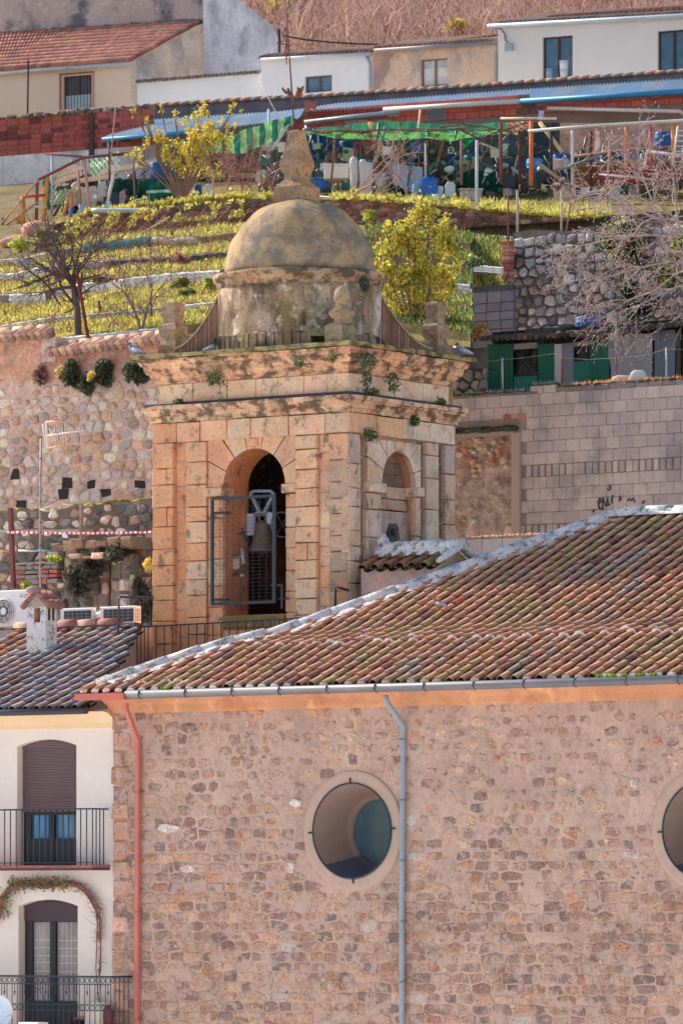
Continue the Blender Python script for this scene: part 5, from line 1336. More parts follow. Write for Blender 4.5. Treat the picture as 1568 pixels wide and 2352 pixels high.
WG = C(236, 232, 234, 1.15); ge = 'corrugated sheets edging the garden terraces'
board(120, 369, 1, 20, WG, .15, 'lowest white corrugated edging, just behind the tile capped rubble wall', ge)
board(-40, 120, 2, 12, WG, .15, 'thin white edging at the left photo border above the tile capped wall', ge)
board(121, 373, 2, 12, C(206, 204, 208, 1.1), .15, 'thin greyish edging behind the leaning dark red pole', ge)
board(422, 500, 2, 15, WG, .15, 'short white edging between left pedestal and dome drum', ge)
board(21, 105, 3, 30, WG, .3, 'white ribbed edging sheet left of the dark bare tree', ge)
board(-40, 19, 3, 24, C(150, 140, 140), .2, 'weathered grey edging at the left photo border', ge)
board(120, 188, 3, 30, C(216, 206, 200), .2, 'stained edging sheet right behind the bare tree trunk', ge)
board(190, 392, 3, 29, WG, .3, 'long white corrugated edging behind the forked sapling', ge)
board(394, 505, 3, 26, WG, .25, 'white corrugated edging behind the round green shrubs left of the drum', ge)
board(-40, 33, 4, 28, WG, .3, 'white board edging at the left border, third level from below', ge)
board(36, 103, 4, 24, WG, .3, 'white board edging with a dark gap at its left end', ge)
board(104, 239, 4, 16, C(176, 168, 172), .25, 'pale grey sheet edging tangled with bare twigs', ge)
board(240, 396, 4, 18, C(50, 62, 74), .25, 'dark blue plastic edging above the long white one', ge)
board(397, 525, 4, 16, C(56, 70, 84), .25, 'dark plastic edging with pale top just left of the dome', ge)
board(1040, 1078, 3, 26, WG, .3, 'small white edging right of the yellow leafy tree', ge)
board(930, 975, 2, 15, C(214, 208, 200), .3, 'pale edging below the yellow leafy tree', ge)
board(1080, 1155, 4, 15, WG, .3, 'white edging behind the concrete block corner', ge)
board(-30, 140, 5, 14, C(228, 216, 206), .3, 'crumpled pale sheet edging at the upper left terrace', ge)
mb = MB()
pts = [Pd(u, interp(E[5][0], u) + 8 + 2 * math.sin(u * .13), 135.6) for u in range(196, 350, 8)]
mb.tube(pts, [.1 + .05 * mnoise.noise(Vector((i * .4, 0, 0))) + .03 for i in range(len(pts))], 8, C(60, 150, 150)); mb.build('rolled_netting', M['net'], label='teal roll of garden netting lying along a terrace edge', cat='netting roll')
mb = MB(); pts = [Pd(u, interp(E[5][0], u) + 8 + 2 * math.sin(u * .1), 135.6) for u in range(350, 456, 8)]
mb.tube(pts, [.09 + .04 * mnoise.noise(Vector((i * .5, 4, 0))) for i in range(len(pts))], 8, C(206, 196, 180)); mb.build('rolled_sheet', M['cloth'], label='beige roll of plastic sheet continuing right of the teal roll', cat='plastic roll')
mb = MB(); pts = [Pd(u, interp([(215, 484), (345, 483)], u), 143.4) for u in range(213, 348, 12)]
mb.tube(pts, .07, 8, C(170, 178, 186)); mb.build('drain_pipe', M['plastic'], label='grey plastic pipe lying on top of the brick terrace wall at left', cat='pipe')
def rubble_face(fr, s0, s1, zb, zt, cw, ch, cols, mortar, parent=None, name='wall', mt='rubble', d=(.03, .08), sh=(.8, .93), t=0, topf=None, mmat='mortar', skip=None):
 mb = MB(fr); n = 30
 for i in range(n):
  a, b = s0 + (s1 - s0) * i / n, s0 + (s1 - s0) * (i + 1) / n
  ta, tb = (topf(a), topf(b)) if topf else (zt, zt)
  mb.quad([(a, t, zb), (b, t, zb), (b, t, tb), (a, t, ta)], jit(mortar, .06))
  mb.quad([(a, t, ta), (b, t, tb), (b, t + .5, tb), (a, t + .5, ta)], jit(mortar, .06))
 mb.build(name, M[mmat], parent)
 mb = MB(fr)
 for poly in voronoi(s0, s1, zb, zt, cw, ch, .34, .26):
  cx = sum(p[0] for p in poly) / len(poly); cz = sum(p[1] for p in poly) / len(poly)
  if topf and cz > topf(cx) - ch * .4: continue
  if skip and skip(cx, cz): continue
  stone(mb, poly, t + .01, R.uniform(*d), jit(R.choice(cols), .16, .05), R.uniform(*sh), 1)
 return mb.build('stone_facing', M[mt], parent)
TFw = frame_at(551, 142.8, math.radians(28))
gwall = thing('terrace_wall', 'old brick and rubble retaining wall under the shed terrace, left and right of the dome', 'retaining wall', TFw.p(0, 0, TFw.z(520, 0)))
s0, s1 = TFw.s(140), TFw.s(1380)
topf = lambda s: TFw.z(interp(E[6][0], CU + F * TFw.p(s, 0, 0).x / TFw.Y(s, 0)) + 1, s)
br = [C(150, 84, 74), C(168, 100, 84), C(132, 92, 84), C(176, 140, 124), C(120, 84, 78), C(156, 120, 108)]
rubble_face(TFw, s0, s1, TFw.z(575, s0) - .1, TFw.z(450, 0) + .3, .26, .13, br, C(104, 84, 76), gwall, mt='darkrubble', d=(.02, .05), topf=topf)
# ---- left tile-capped rubble wall
KC = 1.5
RW = frame_at(0, 116.0)
rw = thing('rubble_wall', 'tall rubble stone wall with a barrel tile coping behind the left side of the tower', 'wall', RW.p(RW.s(200), 0, RW.z(1180, RW.s(200))))
rs0, rs1 = RW.s(-60), RW.s(420); xm = RW.s(104)
tA = RW.sz(90, 812); tB = RW.sz(366, 781)
rtop = lambda s: (RW.z(768, xm) if s < xm else tA[1] + (tB[1] - tA[1]) * (s - tA[0]) / (tB[0] - tA[0]))
stc = [C(210, 184, 166), C(196, 166, 148), C(218, 194, 176), C(200, 158, 128), C(182, 162, 154), C(190, 150, 128), C(224, 204, 190), C(170, 150, 142)]
holes = [RW.sz(u, v) for u, v in ((155, 1110), (210, 1112), (243, 1132), (322, 1114), (147, 1135), (370, 1052), (35, 1088), (50, 1164))]
def rskip(x, z):
 if min(math.hypot(x - h[0], z - h[1]) for h in holes) < .16: return True
 return z > rtop(x) - (.75 if x > xm else 1.1) + .5 * mnoise.noise(Vector((x, z, 1)))
rubble_face(RW, rs0, rs1, RW.z(1210, 0), RW.z(745, 0) + .3, .27, .21, stc, C(200, 166, 150), rw, topf=rtop, skip=rskip, sh=(.5, .97), d=(.03, .09))
mb = MB(RW)
for h in holes:
 w_, e_ = R.uniform(.1, .15), R.uniform(.08, .12); mb.box(h[0] - w_, h[0] + w_, -.012, .01, h[1] - e_, h[1] + e_, C(58, 50, 52), .02)
mb.build('putlog_hole', M['darkrubble'], rw)
mb = MB(RW); pc = C(206, 150, 122)
n = 70
for i in range(n):
 a, b = rs0 + (rs1 - rs0) * i / n, rs0 + (rs1 - rs0) * (i + 1) / n
 for k in range(5):
  def zz_(x, k): return rtop(x) - (.62 if x > xm else .95) * k / 5 * (1 + .5 * mnoise.noise(Vector((x * 1.5, 0, 2))))
  mb.quad([(a, -.05, zz_(a, k + 1)), (b, -.05, zz_(b, k + 1)), (b, -.05, zz_(b, k)), (a, -.05, zz_(a, k))], jit(pc if a < xm else C(186, 132, 110), .05))
mb.box(xm - .02, xm + .35, -.06, .4, rtop(xm + .1) - .2, RW.z(775, xm), C(200, 176, 164), .02)
mb.build('plaster_band', M['earth'], rw)
mb = MB(RW); capc = [C(206, 160, 136), C(190, 140, 116), C(214, 176, 150), C(176, 130, 112)]
def capping(mb, sa, sb, zf, t0=-.18, rows=2):
 s_ = sa
 while s_ < sb:
  z_ = zf(s_); c = jit(R.choice(capc), .1)
  mb.tube([(s_, t0 + .0, z_ - .02), (s_ + .02, t0 + .25, z_ + .09)], [.09, .085], 8, c, world=False)
  mb.tube([(s_ + .09, t0 - .02, z_ - .08), (s_ + .1, t0 + .2, z_ + .0)], [.06, .06], 7, tuple(x * .62 for x in c), world=False); s_ += .185
 s_ = sa
 while s_ < sb - .2:
  z_ = zf(s_); mb.tube([(s_, t0 + .32, z_ + .14), (s_ + .34, t0 + .32, zf(s_ + .34) + .12)], [.1, .085], 8, jit(R.choice(capc), .1), world=False); s_ += .33
capping(mb, rs0, xm + .15, lambda s: rtop(xm - .1)); capping(mb, xm + .2, rs1, rtop)
mb.build('tile_coping', M['tile'], rw)
def bush(name, label, u, v, Y, rx, rz, n, cols, ls=(.04, .08), cat='shrub', group=None, ry=None, world=None, droop=0, mt='leaf'):
 c = world or Pd(u, v, Y); k = F / c.y; rx, rz = rx / k, rz / k; ry = ry or (rx + rz) * .4; mb = MB(); ks = []
 for q in range(7): ks.append((R.uniform(-.6, .6), R.uniform(-.6, .6), R.uniform(-.6, .6), R.uniform(.4, .7)))
 for q in range(n):
  b = R.choice(ks); d = Vector((R.gauss(0, 1), R.gauss(0, 1), R.gauss(0, 1))).normalized() * b[3] * R.random() ** .45
  leafq(mb, (c.x + rx * (b[0] + d.x), c.y + ry * (b[1] + d.y), c.z + rz * (b[2] + d.z) - droop * abs(b[0])), R.uniform(*ls), jit(R.choice(cols), .25, .08))
 for q in range(5):
  b = ks[q]; mb.tube([(c.x, c.y + ry * .3, c.z - rz), (c.x + rx * b[0] * .5, c.y, c.z - rz * .3), (c.x + rx * b[0], c.y + ry * b[1], c.z + rz * b[2])], [.02, .015, .008], 4, C(110, 84, 68))
 return mb.build(name, M[mt], label=label, cat=cat, group=group)
dg = [C(74, 92, 74), C(60, 78, 64), C(92, 104, 70), C(110, 96, 86)]
gi = 'dark shrubs hanging from the rubble wall'
KC = 1.35
for u, v, rx, rz, n, lab in ((182, 856, 24, 36, 900, 'dark hanging shrub with a pale tuft on its left on the rubble wall'), (246, 858, 30, 28, 900, 'dark hanging shrub in the middle of the rubble wall near two yellowish tufts'), (213, 884, 16, 24, 400, 'small dark trailing shrub low between the two bigger ones on the rubble wall'), (330, 858, 34, 30, 1000, 'dark spiky shrub touching the tower cornice at the right of the rubble wall')):
 s_, z_ = RW.sz(u, v); bush('hanging_shrub', lab, u, v, 0, rx, rz, n, dg, (.03, .07), world=RW.p(s_, -.2, z_), group=gi, ry=.25)
s_, z_ = RW.sz(160, 858); bush('dry_tuft', 'pale yellow dry tuft on the rubble wall left of the dark shrubs', 0, 0, 0, 14, 16, 260, [C(206, 176, 96), C(190, 160, 110)], (.03, .06), world=RW.p(s_, -.3, z_), ry=.2)
s_, z_ = RW.sz(238, 868); bush('dry_tuft', 'yellowish tuft on the rubble wall in the middle dark shrub', 0, 0, 0, 10, 14, 160, [C(206, 186, 90), C(180, 160, 80)], (.03, .06), world=RW.p(s_, -.4, z_), ry=.2)
s_, z_ = RW.sz(105, 862); bush('dry_shrub', 'greyish pink dry shrub at the left end of the rubble wall shrubs', 0, 0, 0, 18, 26, 380, [C(176, 140, 128), C(140, 110, 104)], (.03, .06), world=RW.p(s_, -.2, z_), ry=.2)
# ---- lower wall and ruins
KC = 1.5
LWf = frame_at(0, 108.5)
lw = thing('lower_rubble_wall', 'mossy dark rubble wall lower down between the roofs and the tall rubble wall', 'wall', LWf.p(LWf.s(150), 0, LWf.z(1440, 0)))
ls0, ls1 = LWf.s(-60), LWf.s(430)
ltop = lambda s: LWf.z(1178, 0) + .12 * mnoise.noise(Vector((s * 1.2, 3, 0))) + (s - ls0) * .02
dcs = [C(176, 158, 146), C(132, 122, 118), C(110, 104, 102), C(160, 134, 116), C(196, 180, 168), C(96, 92, 90)]
rubble_face(LWf, ls0, ls1, LWf.z(1480, 0), LWf.z(1150, 0), .27, .2, dcs, C(104, 94, 88), lw, mt='rubble', topf=ltop, sh=(.5, .95), d=(.02, .1))
mb = MB(LWf)
for k in range(120):
 x = R.uniform(ls0, ls1); mb.blob(tuple(LWf.p(x, R.uniform(.0, .4), ltop(x) + .01)), R.uniform(.05, .16), .12, R.uniform(.02, .05), jit(C(150, 140, 60), .3), 7, 4, .3)
mb.quad([(ls0, .0, ltop(ls0) - .03), (ls1, .0, ltop(ls1) - .03), (ls1, 9.5, RW.z(1168, 0)), (ls0, 9.5, RW.z(1168, 0))], C(120, 116, 80))
mb.build('mossy_ledge', M['soil'], lw)
rn = thing('ruined_ledge', 'ruined stone ledge with a flat slab projecting below the striped tape', 'ruin', LWf.p(LWf.s(220, -.6), -.6, LWf.z(1300, 0)))
mb = MB(LWf)
for u0, u1, v0, v1, t0, c in ((140, 300, 1242, 1262, -.7, C(150, 120, 96)), (152, 262, 1262, 1280, -.5, C(120, 112, 114)), (156, 238, 1276, 1284, -.85, C(196, 160, 136)), (150, 300, 1284, 1400, -.35, C(120, 108, 100)), (116, 152, 1252, 1268, -.5, C(130, 110, 96))):
 a, b = LWf.s(u0, t0), LWf.s(u1, t0); n = max(2, int((b - a) / .25))
 for i in range(n): mb.bevbox(a + (b - a) * i / n, a + (b - a) * (i + 1) / n, t0 + R.uniform(-.05, .05), .1, LWf.z(v1, a, t0) + R.uniform(-.03, .03), LWf.z(v0, a, t0) + R.uniform(-.04, .04), jit(c, .16), .04, .02)
mb.build('ledge_stones', M['rubble'], rn)
mb = MB(LWf)
for poly in voronoi(LWf.s(150, -.4), LWf.s(305, -.4), LWf.z(1410, 0), LWf.z(1286, 0), .3, .24):
 if R.random() < .7: stone(mb, poly, -.36, R.uniform(.05, .2), jit(R.choice(dcs), .2), R.uniform(.6, .95))
mb.build('loose_stones', M['rubble'], rn)
bw = MB(LWf)
a, b = LWf.s(34, -.5), LWf.s(132, -.5)
courses(bw, a, b, LWf.z(1342, a, -.5), LWf.z(1292, a, -.5), -.5, lambda x, z: jit(C(176, 104, 88, 1.2) if R.random() < .35 else C(150, 136, 134, 1.2), .14), (.08, .1), (.2, .32), .4, .014, .012)
bw.build('broken_brick_wall', M['brick'], label='broken low brick wall half covered in grey mortar behind the chimney', cat='wall')
bl = 'dark bushes overgrowing the ruined ledge'
KC = 1.35
for u, v, rx, rz, n, lab in ((190, 1305, 50, 26, 1100, 'dark brown bush just under the flat ruin slab'), (255, 1270, 36, 24, 700, 'dark tangled bush at the right of the ruin slab'), (330, 1370, 26, 60, 1200, 'dark bush against the left edge of the tower at air conditioner height'), (170, 1350, 30, 22, 500, 'dark bush behind the middle air conditioner')):
 bush('ruin_bush', lab, u, v, 0, rx, rz, n, [C(84, 82, 76), C(100, 92, 70), C(70, 76, 66)], (.03, .07), world=LWf.p(LWf.s(u, -.7), -.7, LWf.z(v, LWf.s(u, -.7), -.7)), group=bl, ry=.4)
bush('sunlit_tuft', 'bright yellow sunlit tuft against the tower left edge', 0, 0, 0, 9, 12, 150, [C(240, 206, 90), C(220, 190, 80)], (.04, .08), world=LWf.p(LWf.s(340, -.9), -.9, LWf.z(1295, LWf.s(340, -.9), -.9)), ry=.2, mt='grass')
bush('green_tuft', 'green and yellow tuft behind the rooftop chimney', 0, 0, 0, 14, 8, 160, [C(170, 190, 70), C(130, 150, 60)], (.03, .06), world=LWf.p(LWf.s(64, -1), -1, LWf.z(1344, LWf.s(64, -1), -1)), ry=.2, mt='grass')
bush('moss_patch', 'bright green moss on the ledge left of the ruin slab', 0, 0, 0, 22, 7, 260, [C(190, 200, 60), C(150, 170, 50)], (.02, .05), world=LWf.p(LWf.s(125, -.5), -.5, LWf.z(1284, LWf.s(125, -.5), -.5)), ry=.2, mt='grass')
def lp_(u, v, t): s_ = LWf.s(u, t); return (s_, t, LWf.z(v, s_, t))
def stick(name, label, cat, pts, r, col, mt='rust', fr=LWf, n=4, group=None, smooth=False):
 mb = MB(fr); mb.tube(pts, r, n, col, world=False, smooth=smooth, sq=(n == 4)); return mb.build(name, M[mt], label=label, cat=cat, group=group)
stick('steel_post', 'rusty red steel post at the left end of the lower wall', 'post', [lp_(25, 1167, -.9), lp_(32, 1352, -.9)], .055, C(124, 70, 66))
stick('wooden_post', 'short grey wooden post holding the striped tape left of the tower', 'post', [lp_(187, 1156, -.7), lp_(187, 1240, -.7)], .045, C(158, 130, 118), 'wood')
stick('thin_rail', 'thin rusty rail between the steel post and the wooden post', 'rail', [lp_(-20, 1189, -.78), lp_(186, 1191, -.78)], .014, C(120, 76, 70))
stick('timber_beam', 'pale grey beam behind the striped tape', 'beam', [lp_(-20, 1220, -.75), lp_(184, 1219, -.75)], .035, C(176, 152, 142), 'wood')
pp = thing('pipe_rail', 'horizontal pipe in orange, grey and green sections left of the ruin', 'pipe', LWf.p(*lp_(60, 1270, -.8)))
for k, (a, b, c) in enumerate(((-20, 24, C(232, 150, 60)), (44, 86, C(186, 190, 196)), (87, 122, C(70, 150, 130)))):
 mb = MB(LWf); mb.tube([lp_(a, 1265, -.8), lp_(b, 1265.5, -.8)], .022, 6, c, world=False); mb.build('pipe_section', M['plastic'], pp)
mb = MB(LWf); n = 62; A = []
for i in range(n + 1):
 u = 16 + (352 - 16) * i / n; v = 1222 + 2.6 * math.sin(i / n * 3.14) + .5 * math.sin(i * .9)
 A.append((mb.v(*lp_(u, v - 2.6, -1)), mb.v(*lp_(u, v + 2.6, -1 + .02 * math.sin(i)))))
for i in range(n): mb.f((A[i][0], A[i + 1][0], A[i + 1][1], A[i][1]), C(216, 40, 48) if i % 2 else C(246, 240, 240))
mb.build('barrier_tape', M['plastic'], label='red and white striped barrier tape stretched to the tower', cat='tape')
mb = MB(LWf); q = [lp_(142, 1224, -1.02), lp_(153, 1225, -1.02), lp_(157, 1236, -1.02), lp_(144, 1235, -1.02)]; mb.quad(q, C(240, 238, 246));
mb.build('paper_notice', M['plastic'], label='small white paper notice hanging on the striped tape', cat='notice')
ant = thing('tv_antenna', 'television antenna with orange edged reflector on a tall thin grey mast', 'antenna', LWf.p(*lp_(93, 1352, -1.6)))
mb = MB(LWf); mb.tube([lp_(95, 1003, -1.6), lp_(93, 1180, -1.6), lp_(93, 1356, -1.6)], .022, 6, C(150, 140, 138), world=False)
for v in (1003, 1052, 1090, 1150, 1172, 1199, 1222, 1252, 1300): mb.tube([lp_(94.3, v, -1.6), lp_(94.3, v + 2.5, -1.6)], .03, 6, C(70, 66, 70), world=False)
mb.build('mast', M['zinc'], ant)
mb = MB(LWf); oc = C(250, 170, 110)
for pts, r_, c in (([(106, 969), (146, 968)], .022, oc), ([(109, 1029), (152, 1023)], .022, oc), ([(106, 969), (109, 1029)], .022, C(245, 226, 214)), ([(99, 973), (106, 1028)], .015, C(240, 226, 218)), ([(108, 1000), (138, 995)], .022, oc)):
 mb.tube([lp_(u, v, -1.6) for u, v in pts], r_, 5, c, world=False)
for i in range(8): k = i / 7; mb.tube([lp_(108 + k * 40, 969, -1.6), lp_(111 + k * 42, 1028 - k * 4, -1.62)], .008, 4, C(238, 226, 220), world=False)
mb.build('reflector', M['paint'], ant)
mb = MB(LWf); mb.tube([lp_(108, 1001, -1.6), lp_(194, 988, -1.9)], .012, 5, C(240, 224, 214), world=False)
for i in range(10): u = 118 + i * 8; v = 999.5 - (u - 108) * .15; h = 9 - i * .25; mb.tube([lp_(u, v - h, -1.7), lp_(u + 1, v + h * .7, -1.7)], .007, 4, C(242, 228, 220), world=False)
for (u, v) in ((119, 995), (125, 1010)): mb.tube([lp_(u - 3, v - 10, -1.65), lp_(u - 2, v, -1.65), lp_(u + 4, v, -1.65), lp_(u + 5, v - 10, -1.65)], .009, 4, C(240, 224, 214), world=False)
mb.build('boom', M['paint'], ant)
mb = MB(LWf)
for k in range(3):
 c0 = lp_(127, 1167, -1.5); mb.tube([(c0[0] + (.3 - .02 * k) * math.cos(a * math.pi / 10), c0[1] + .28 * math.sin(a * math.pi / 10), c0[2] + .05 * math.sin(a * math.pi / 10) + .02 * k + .03 * math.cos(a * .6 + k)) for a in range(21)], .008, 4, C(206, 180, 168), world=False)
mb.build('loop_antenna', M['paint'], ant)
# ---- air conditioners on the flat roof behind the ridge
KC = 1.25
AT = 5.2
def ac(u0, u1, us, v0, v1, fan, label, dep=.3):
 a, b = CF.s(u0, AT), CF.s(u1, AT); z0, z1 = CF.z(v1, a, AT), CF.z(v0, a, AT)
 t1 = AT + (CF.t(us, b) - AT) if us else AT + dep
 o = thing('air_conditioner', label, 'air conditioner', CF.p((a + b) / 2, AT, z0), 'air conditioners on the roof behind the ridge'); wc = C(236, 234, 234)
 mb = MB(CF); mb.bevbox(a, b, AT, t1, z0, z1, wc, .015); mb.build('casing', M['paint'], o)
 mb = MB(CF)
 if fan:
  cu_, cv_, rr = fan; cs_, cz_ = CF.s(cu_, AT), CF.z(cv_, a, AT); r_ = rr / (F / CF.Y(a, AT))
  mb.disc(cs_, AT - .004, cz_, r_, C(110, 110, 118), 28)
  for k in range(7):
   an = k * 2 * math.pi / 7; mb.f([mb.v(cs_ + r_ * .3 * math.cos(an), AT - .01, cz_ + r_ * .3 * math.sin(an)), mb.v(cs_ + r_ * .92 * math.cos(an), AT - .01, cz_ + r_ * .92 * math.sin(an)), mb.v(cs_ + r_ * .92 * math.cos(an + .6), AT - .02, cz_ + r_ * .92 * math.sin(an + .6))], C(160, 158, 160))
  for q in (1, .8, .6): mb.tube([(cs_ + r_ * q * math.cos(k * math.pi / 14), AT - .03, cz_ + r_ * q * math.sin(k * math.pi / 14)) for k in range(29)], .008 if q < 1 else .014, 4, C(214, 210, 208), world=False)
  mb.disc(cs_, AT - .035, cz_, r_ * .3, C(226, 222, 222), 20)
  mb.build('fan', M['paint'], o)
 else:
  x0, x1, y0, y1 = a + (b - a) * .12, b - (b - a) * .02, z0 + .03, z1 - .05
  mb.box(x0, x1, AT - .006, AT + .0, y0, y1, C(58, 64, 72)); mb.build('grille', M['paint'], o)
  mb = MB(CF)
  for k in range(1, 6): mb.bar((x0 + (x1 - x0) * k / 6, AT - .02, y0), (x0 + (x1 - x0) * k / 6, AT - .02, y1), .004, C(150, 156, 160))
  for k in range(1, 4): mb.bar((x0, AT - .02, y0 + (y1 - y0) * k / 4), (x1, AT - .02, y0 + (y1 - y0) * k / 4), .004, C(150, 156, 160))
  mb.build('guard_wires', M['paint'], o)
  if us:
   q_ = CF.p(b, AT, 0); sf = Fr(q_.x, q_.y, YAW - math.pi / 2); mb = MB(sf); D = t1 - AT
   for r in range(9):
    for c in range(3): mb.box(D * (.12 + c * .28), D * (.12 + c * .28) + D * .2, -.004, .0, z0 + .04 + r * (z1 - z0 - .08) / 9, z0 + .04 + (r + .55) * (z1 - z0 - .08) / 9, C(96, 92, 92))
   mb.build('side_slots', M['paint'], o)
 return o, a, b, z0, z1
big, a_, b_, z0_, z1_ = ac(-8, 78, None, 1357, 1440, (11, 1405, 28), 'large white air conditioner with a round fan at the left photo edge', .45)
def text(body, pos, size, col, fr, parent, name='lettering'):
 cu_ = bpy.data.curves.new(name, 'FONT'); cu_.body = body; cu_.size = size; cu_.extrude = .001
 o = bpy.data.objects.new(name, cu_); COL.objects.link(o); dg_ = bpy.context.evaluated_depsgraph_get(); me = bpy.data.meshes.new_from_object(o.evaluated_get(dg_)); bpy.data.objects.remove(o)
 o = bpy.data.objects.new(name, me); COL.objects.link(o); at = me.attributes.new('col', 'FLOAT_COLOR', 'FACE')
 at.data.foreach_set('color', np.tile(np.array([*col, 1], dtype=np.float32), len(me.polygons))); me.materials.clear(); me.materials.append(M['paint'])
 o.rotation_euler = (math.pi / 2, 0, -fr.yaw); o.parent = parent; o.location = fr.p(*pos) - wloc(parent); return o
lx = CF.s(46, AT); lz = CF.z(1371, lx, AT)
mb = MB(CF); red = C(216, 40, 50); d_ = .028
for ox, oz in ((0, d_ * 1.0), (-d_ * .87, -d_ * .5), (d_ * .87, -d_ * .5)):
 an0 = math.atan2(oz, ox); L_ = d_ * 1.05
 p2_ = (math.cos(an0) * L_ * 1.7, math.sin(an0) * L_ * 1.7)
 mb.f([mb.v(lx + .03, AT - .003, lz + .02), mb.v(lx + .03 + math.cos(an0 - .52) * L_, AT - .003, lz + .02 + math.sin(an0 - .52) * L_), mb.v(lx + .03 + p2_[0], AT - .003, lz + .02 + p2_[1]), mb.v(lx + .03 + math.cos(an0 + .52) * L_, AT - .003, lz + .02 + math.sin(an0 + .52) * L_)], red)
mb.build('emblem', M['paint'], big)
text('MITSUBISHI', (lx + .09, AT - .004, lz + .022), .037, C(120, 110, 114), CF, big); text('ELECTRIC', (lx + .09, AT - .004, lz - .016), .037, C(120, 110, 114), CF, big)
ac(139, 212, 221, 1398, 1438, None, 'small white air conditioner with a dark grille, left of the other small one')
ac(229, 309, 324, 1394, 1434, None, 'small white air conditioner nearest the tower, behind the bent pipe')
mb = MB(CF); mb.box(-7, CF.s(349, 5), 4.5, 7.5, GROUND, CF.z(1441, -3, AT), C(150, 130, 124)); mb.build('flat_roofed_annex', M['block'], label='plain flat roofed annex under the air conditioners behind the house ridge', cat='annex')
c0 = (CF.s(224, AT + .1), AT + .2, CF.z(1424, CF.s(224, AT), AT)); mb = MB(CF); mb.lathe(*CF.p(c0[0], c0[1], 0)[:2], [(.0, c0[2] + .18), (.08, c0[2] + .14), (.13, c0[2] + .04), (.13, c0[2] - .12)], 14, C(228, 224, 220)); mb.build('roof_vent', M['plastic'], label='small rounded white cowl between the two small air conditioners', cat='vent')
# ---- right concrete block wall
KC = 1.4
BF = frame_at(1045, 122.0)
bwall = thing('block_wall', 'long wall of pinkish grey concrete blocks behind the right of the tower', 'wall', BF.p(BF.s(1300), 0, BF.z(1290, 0)))
bz = lambda u, v: BF.z(v, BF.s(u))
b0, b1, bm = BF.s(1000), BF.s(1850), BF.s(1183)
zt1 = bz(1100, 912);
mb = MB(BF); jc = C(182, 158, 152)
grid_plane(mb, bm, b1, GROUND, bz(1568, 900), .04, jc); grid_plane(mb, b0, bm, bz(1100, 1004), zt1, .04, jc); mb.quad([(b0, .05, zt1), (b1, .05, zt1), (b1, .4, zt1), (b0, .4, zt1)], jc)
mb.build('mortar_bed', M['block'], bwall)
mb = MB(BF); bc = [C(210, 186, 178), C(204, 180, 174), C(212, 190, 180), C(198, 176, 174)]
bh, bl_ = .262, .345
z = zt1 - bh; row = 0
up1 = bz(1196, 1094); up2 = bz(1196, 1219)
while z > bz(1300, 1300):
 x = b0 + (row % 2) * bl_ * .5
 upright = abs(z + bh / 2 - up1) < bh * .5 or abs(z + bh / 2 - up2) < bh * .5
 while x < b1:
  if upright:
   if x > bm + .1:
    for q in range(2): mb.bevbox(x + q * bl_ / 2 + .004, x + (q + 1) * bl_ / 2 - (.05 if R.random() < .8 else .01), -R.uniform(0, .02), .06, z + .01, z + bh - .012, jit(R.choice(bc), .08), .01, .004)
    mb.box(x + .001, x + bl_, .03, .035, z, z + bh, C(170, 142, 134))
  elif x + bl_ < b1 and not (x < bm and z < bz(1100, 984)):
   mb.bevbox(x + .004, x + bl_ - .004, -R.uniform(0, .008), .06, z + .005, z + bh - .005, jit(R.choice(bc), .03, .01), .008, .004)
  x += bl_
 z -= bh; row += 1
xp0, xp1 = BF.s(1217), BF.s(1277)
for x in (xp0, (xp0 + xp1) / 2): mb.bevbox(x, x + (xp1 - xp0) / 2 - .01, -.01, .3, zt1 + .004, zt1 + .17, jit(bc[1], .08), .012, .004)
x = xp1
while x < b1: mb.bevbox(x, x + .33, -.005, .3, zt1 + .002, zt1 + .11 + R.uniform(-.01, .01), jit(C(150, 132, 130), .12), .015, .008); x += .34
x = b0
while x < xp0 - .1: mb.bevbox(x, x + .33, -.02, .3, zt1 + .002, zt1 + .05 + R.uniform(-.01, .01), jit(C(130, 120, 120), .12), .015, .008); x += .34
mb.build('blocks', M['block'], bwall)
mb = MB(BF)
for u0, u1, c in ((1156, 1172, C(206, 110, 90)), (1173, 1189, C(222, 176, 160)), (1190, 1207, C(214, 132, 100))): mb.bevbox(BF.s(u0), BF.s(u1), -.03, 0, bz(1180, 962), bz(1180, 951), c, .01)
mb.build('red_brick_patch', M['brick'], bwall)
mb = MB(BF); mo = C(104, 100, 96)
for k in range(260):
 x = R.uniform(b0, b1); zt_ = zt1 + (.11 if x > xp1 else .17 if x > xp0 else .05)
 mb.blob(tuple(BF.p(x, R.uniform(-.01, .25), zt_ + .01)), R.uniform(.04, .1), .06, R.uniform(.02, .05), jit(R.choice([mo, C(120, 104, 84), C(90, 92, 84)]), .2), 6, 4, .3)
mb.build('lichen_top', M['soil'], bwall)
mb = MB(BF); p0, p1, pz0, pz1 = b0, BF.s(1182), bz(1100, 1236), bz(1100, 993)
n, m_ = 26, 40; A = []
for j in range(m_ + 1):
 A.append([mb.v(p0 + (p1 - p0) * i / n, .10 - .05 * mnoise.noise(Vector((i * .5, j * .4, 7))) - .03 * R.random(), pz0 + (pz1 - pz0) * j / m_) for i in range(n + 1)])
for j in range(m_):
 for i in range(n):
  k = j / m_; q = mnoise.noise(Vector((i * .35, j * .22, 9)))
  c = mixc(C(200, 170, 156), C(216, 166, 136), max(0, min(1, (k - .6) * 2 + q))); c = mixc(c, C(150, 122, 114), max(0, min(.7, -q * 1.6))); mb.f((A[j][i], A[j][i + 1], A[j + 1][i + 1], A[j + 1][i]), jit(c, .06), True)
mb.build('rough_panel', M['earth'], bwall)
mb = MB(BF)
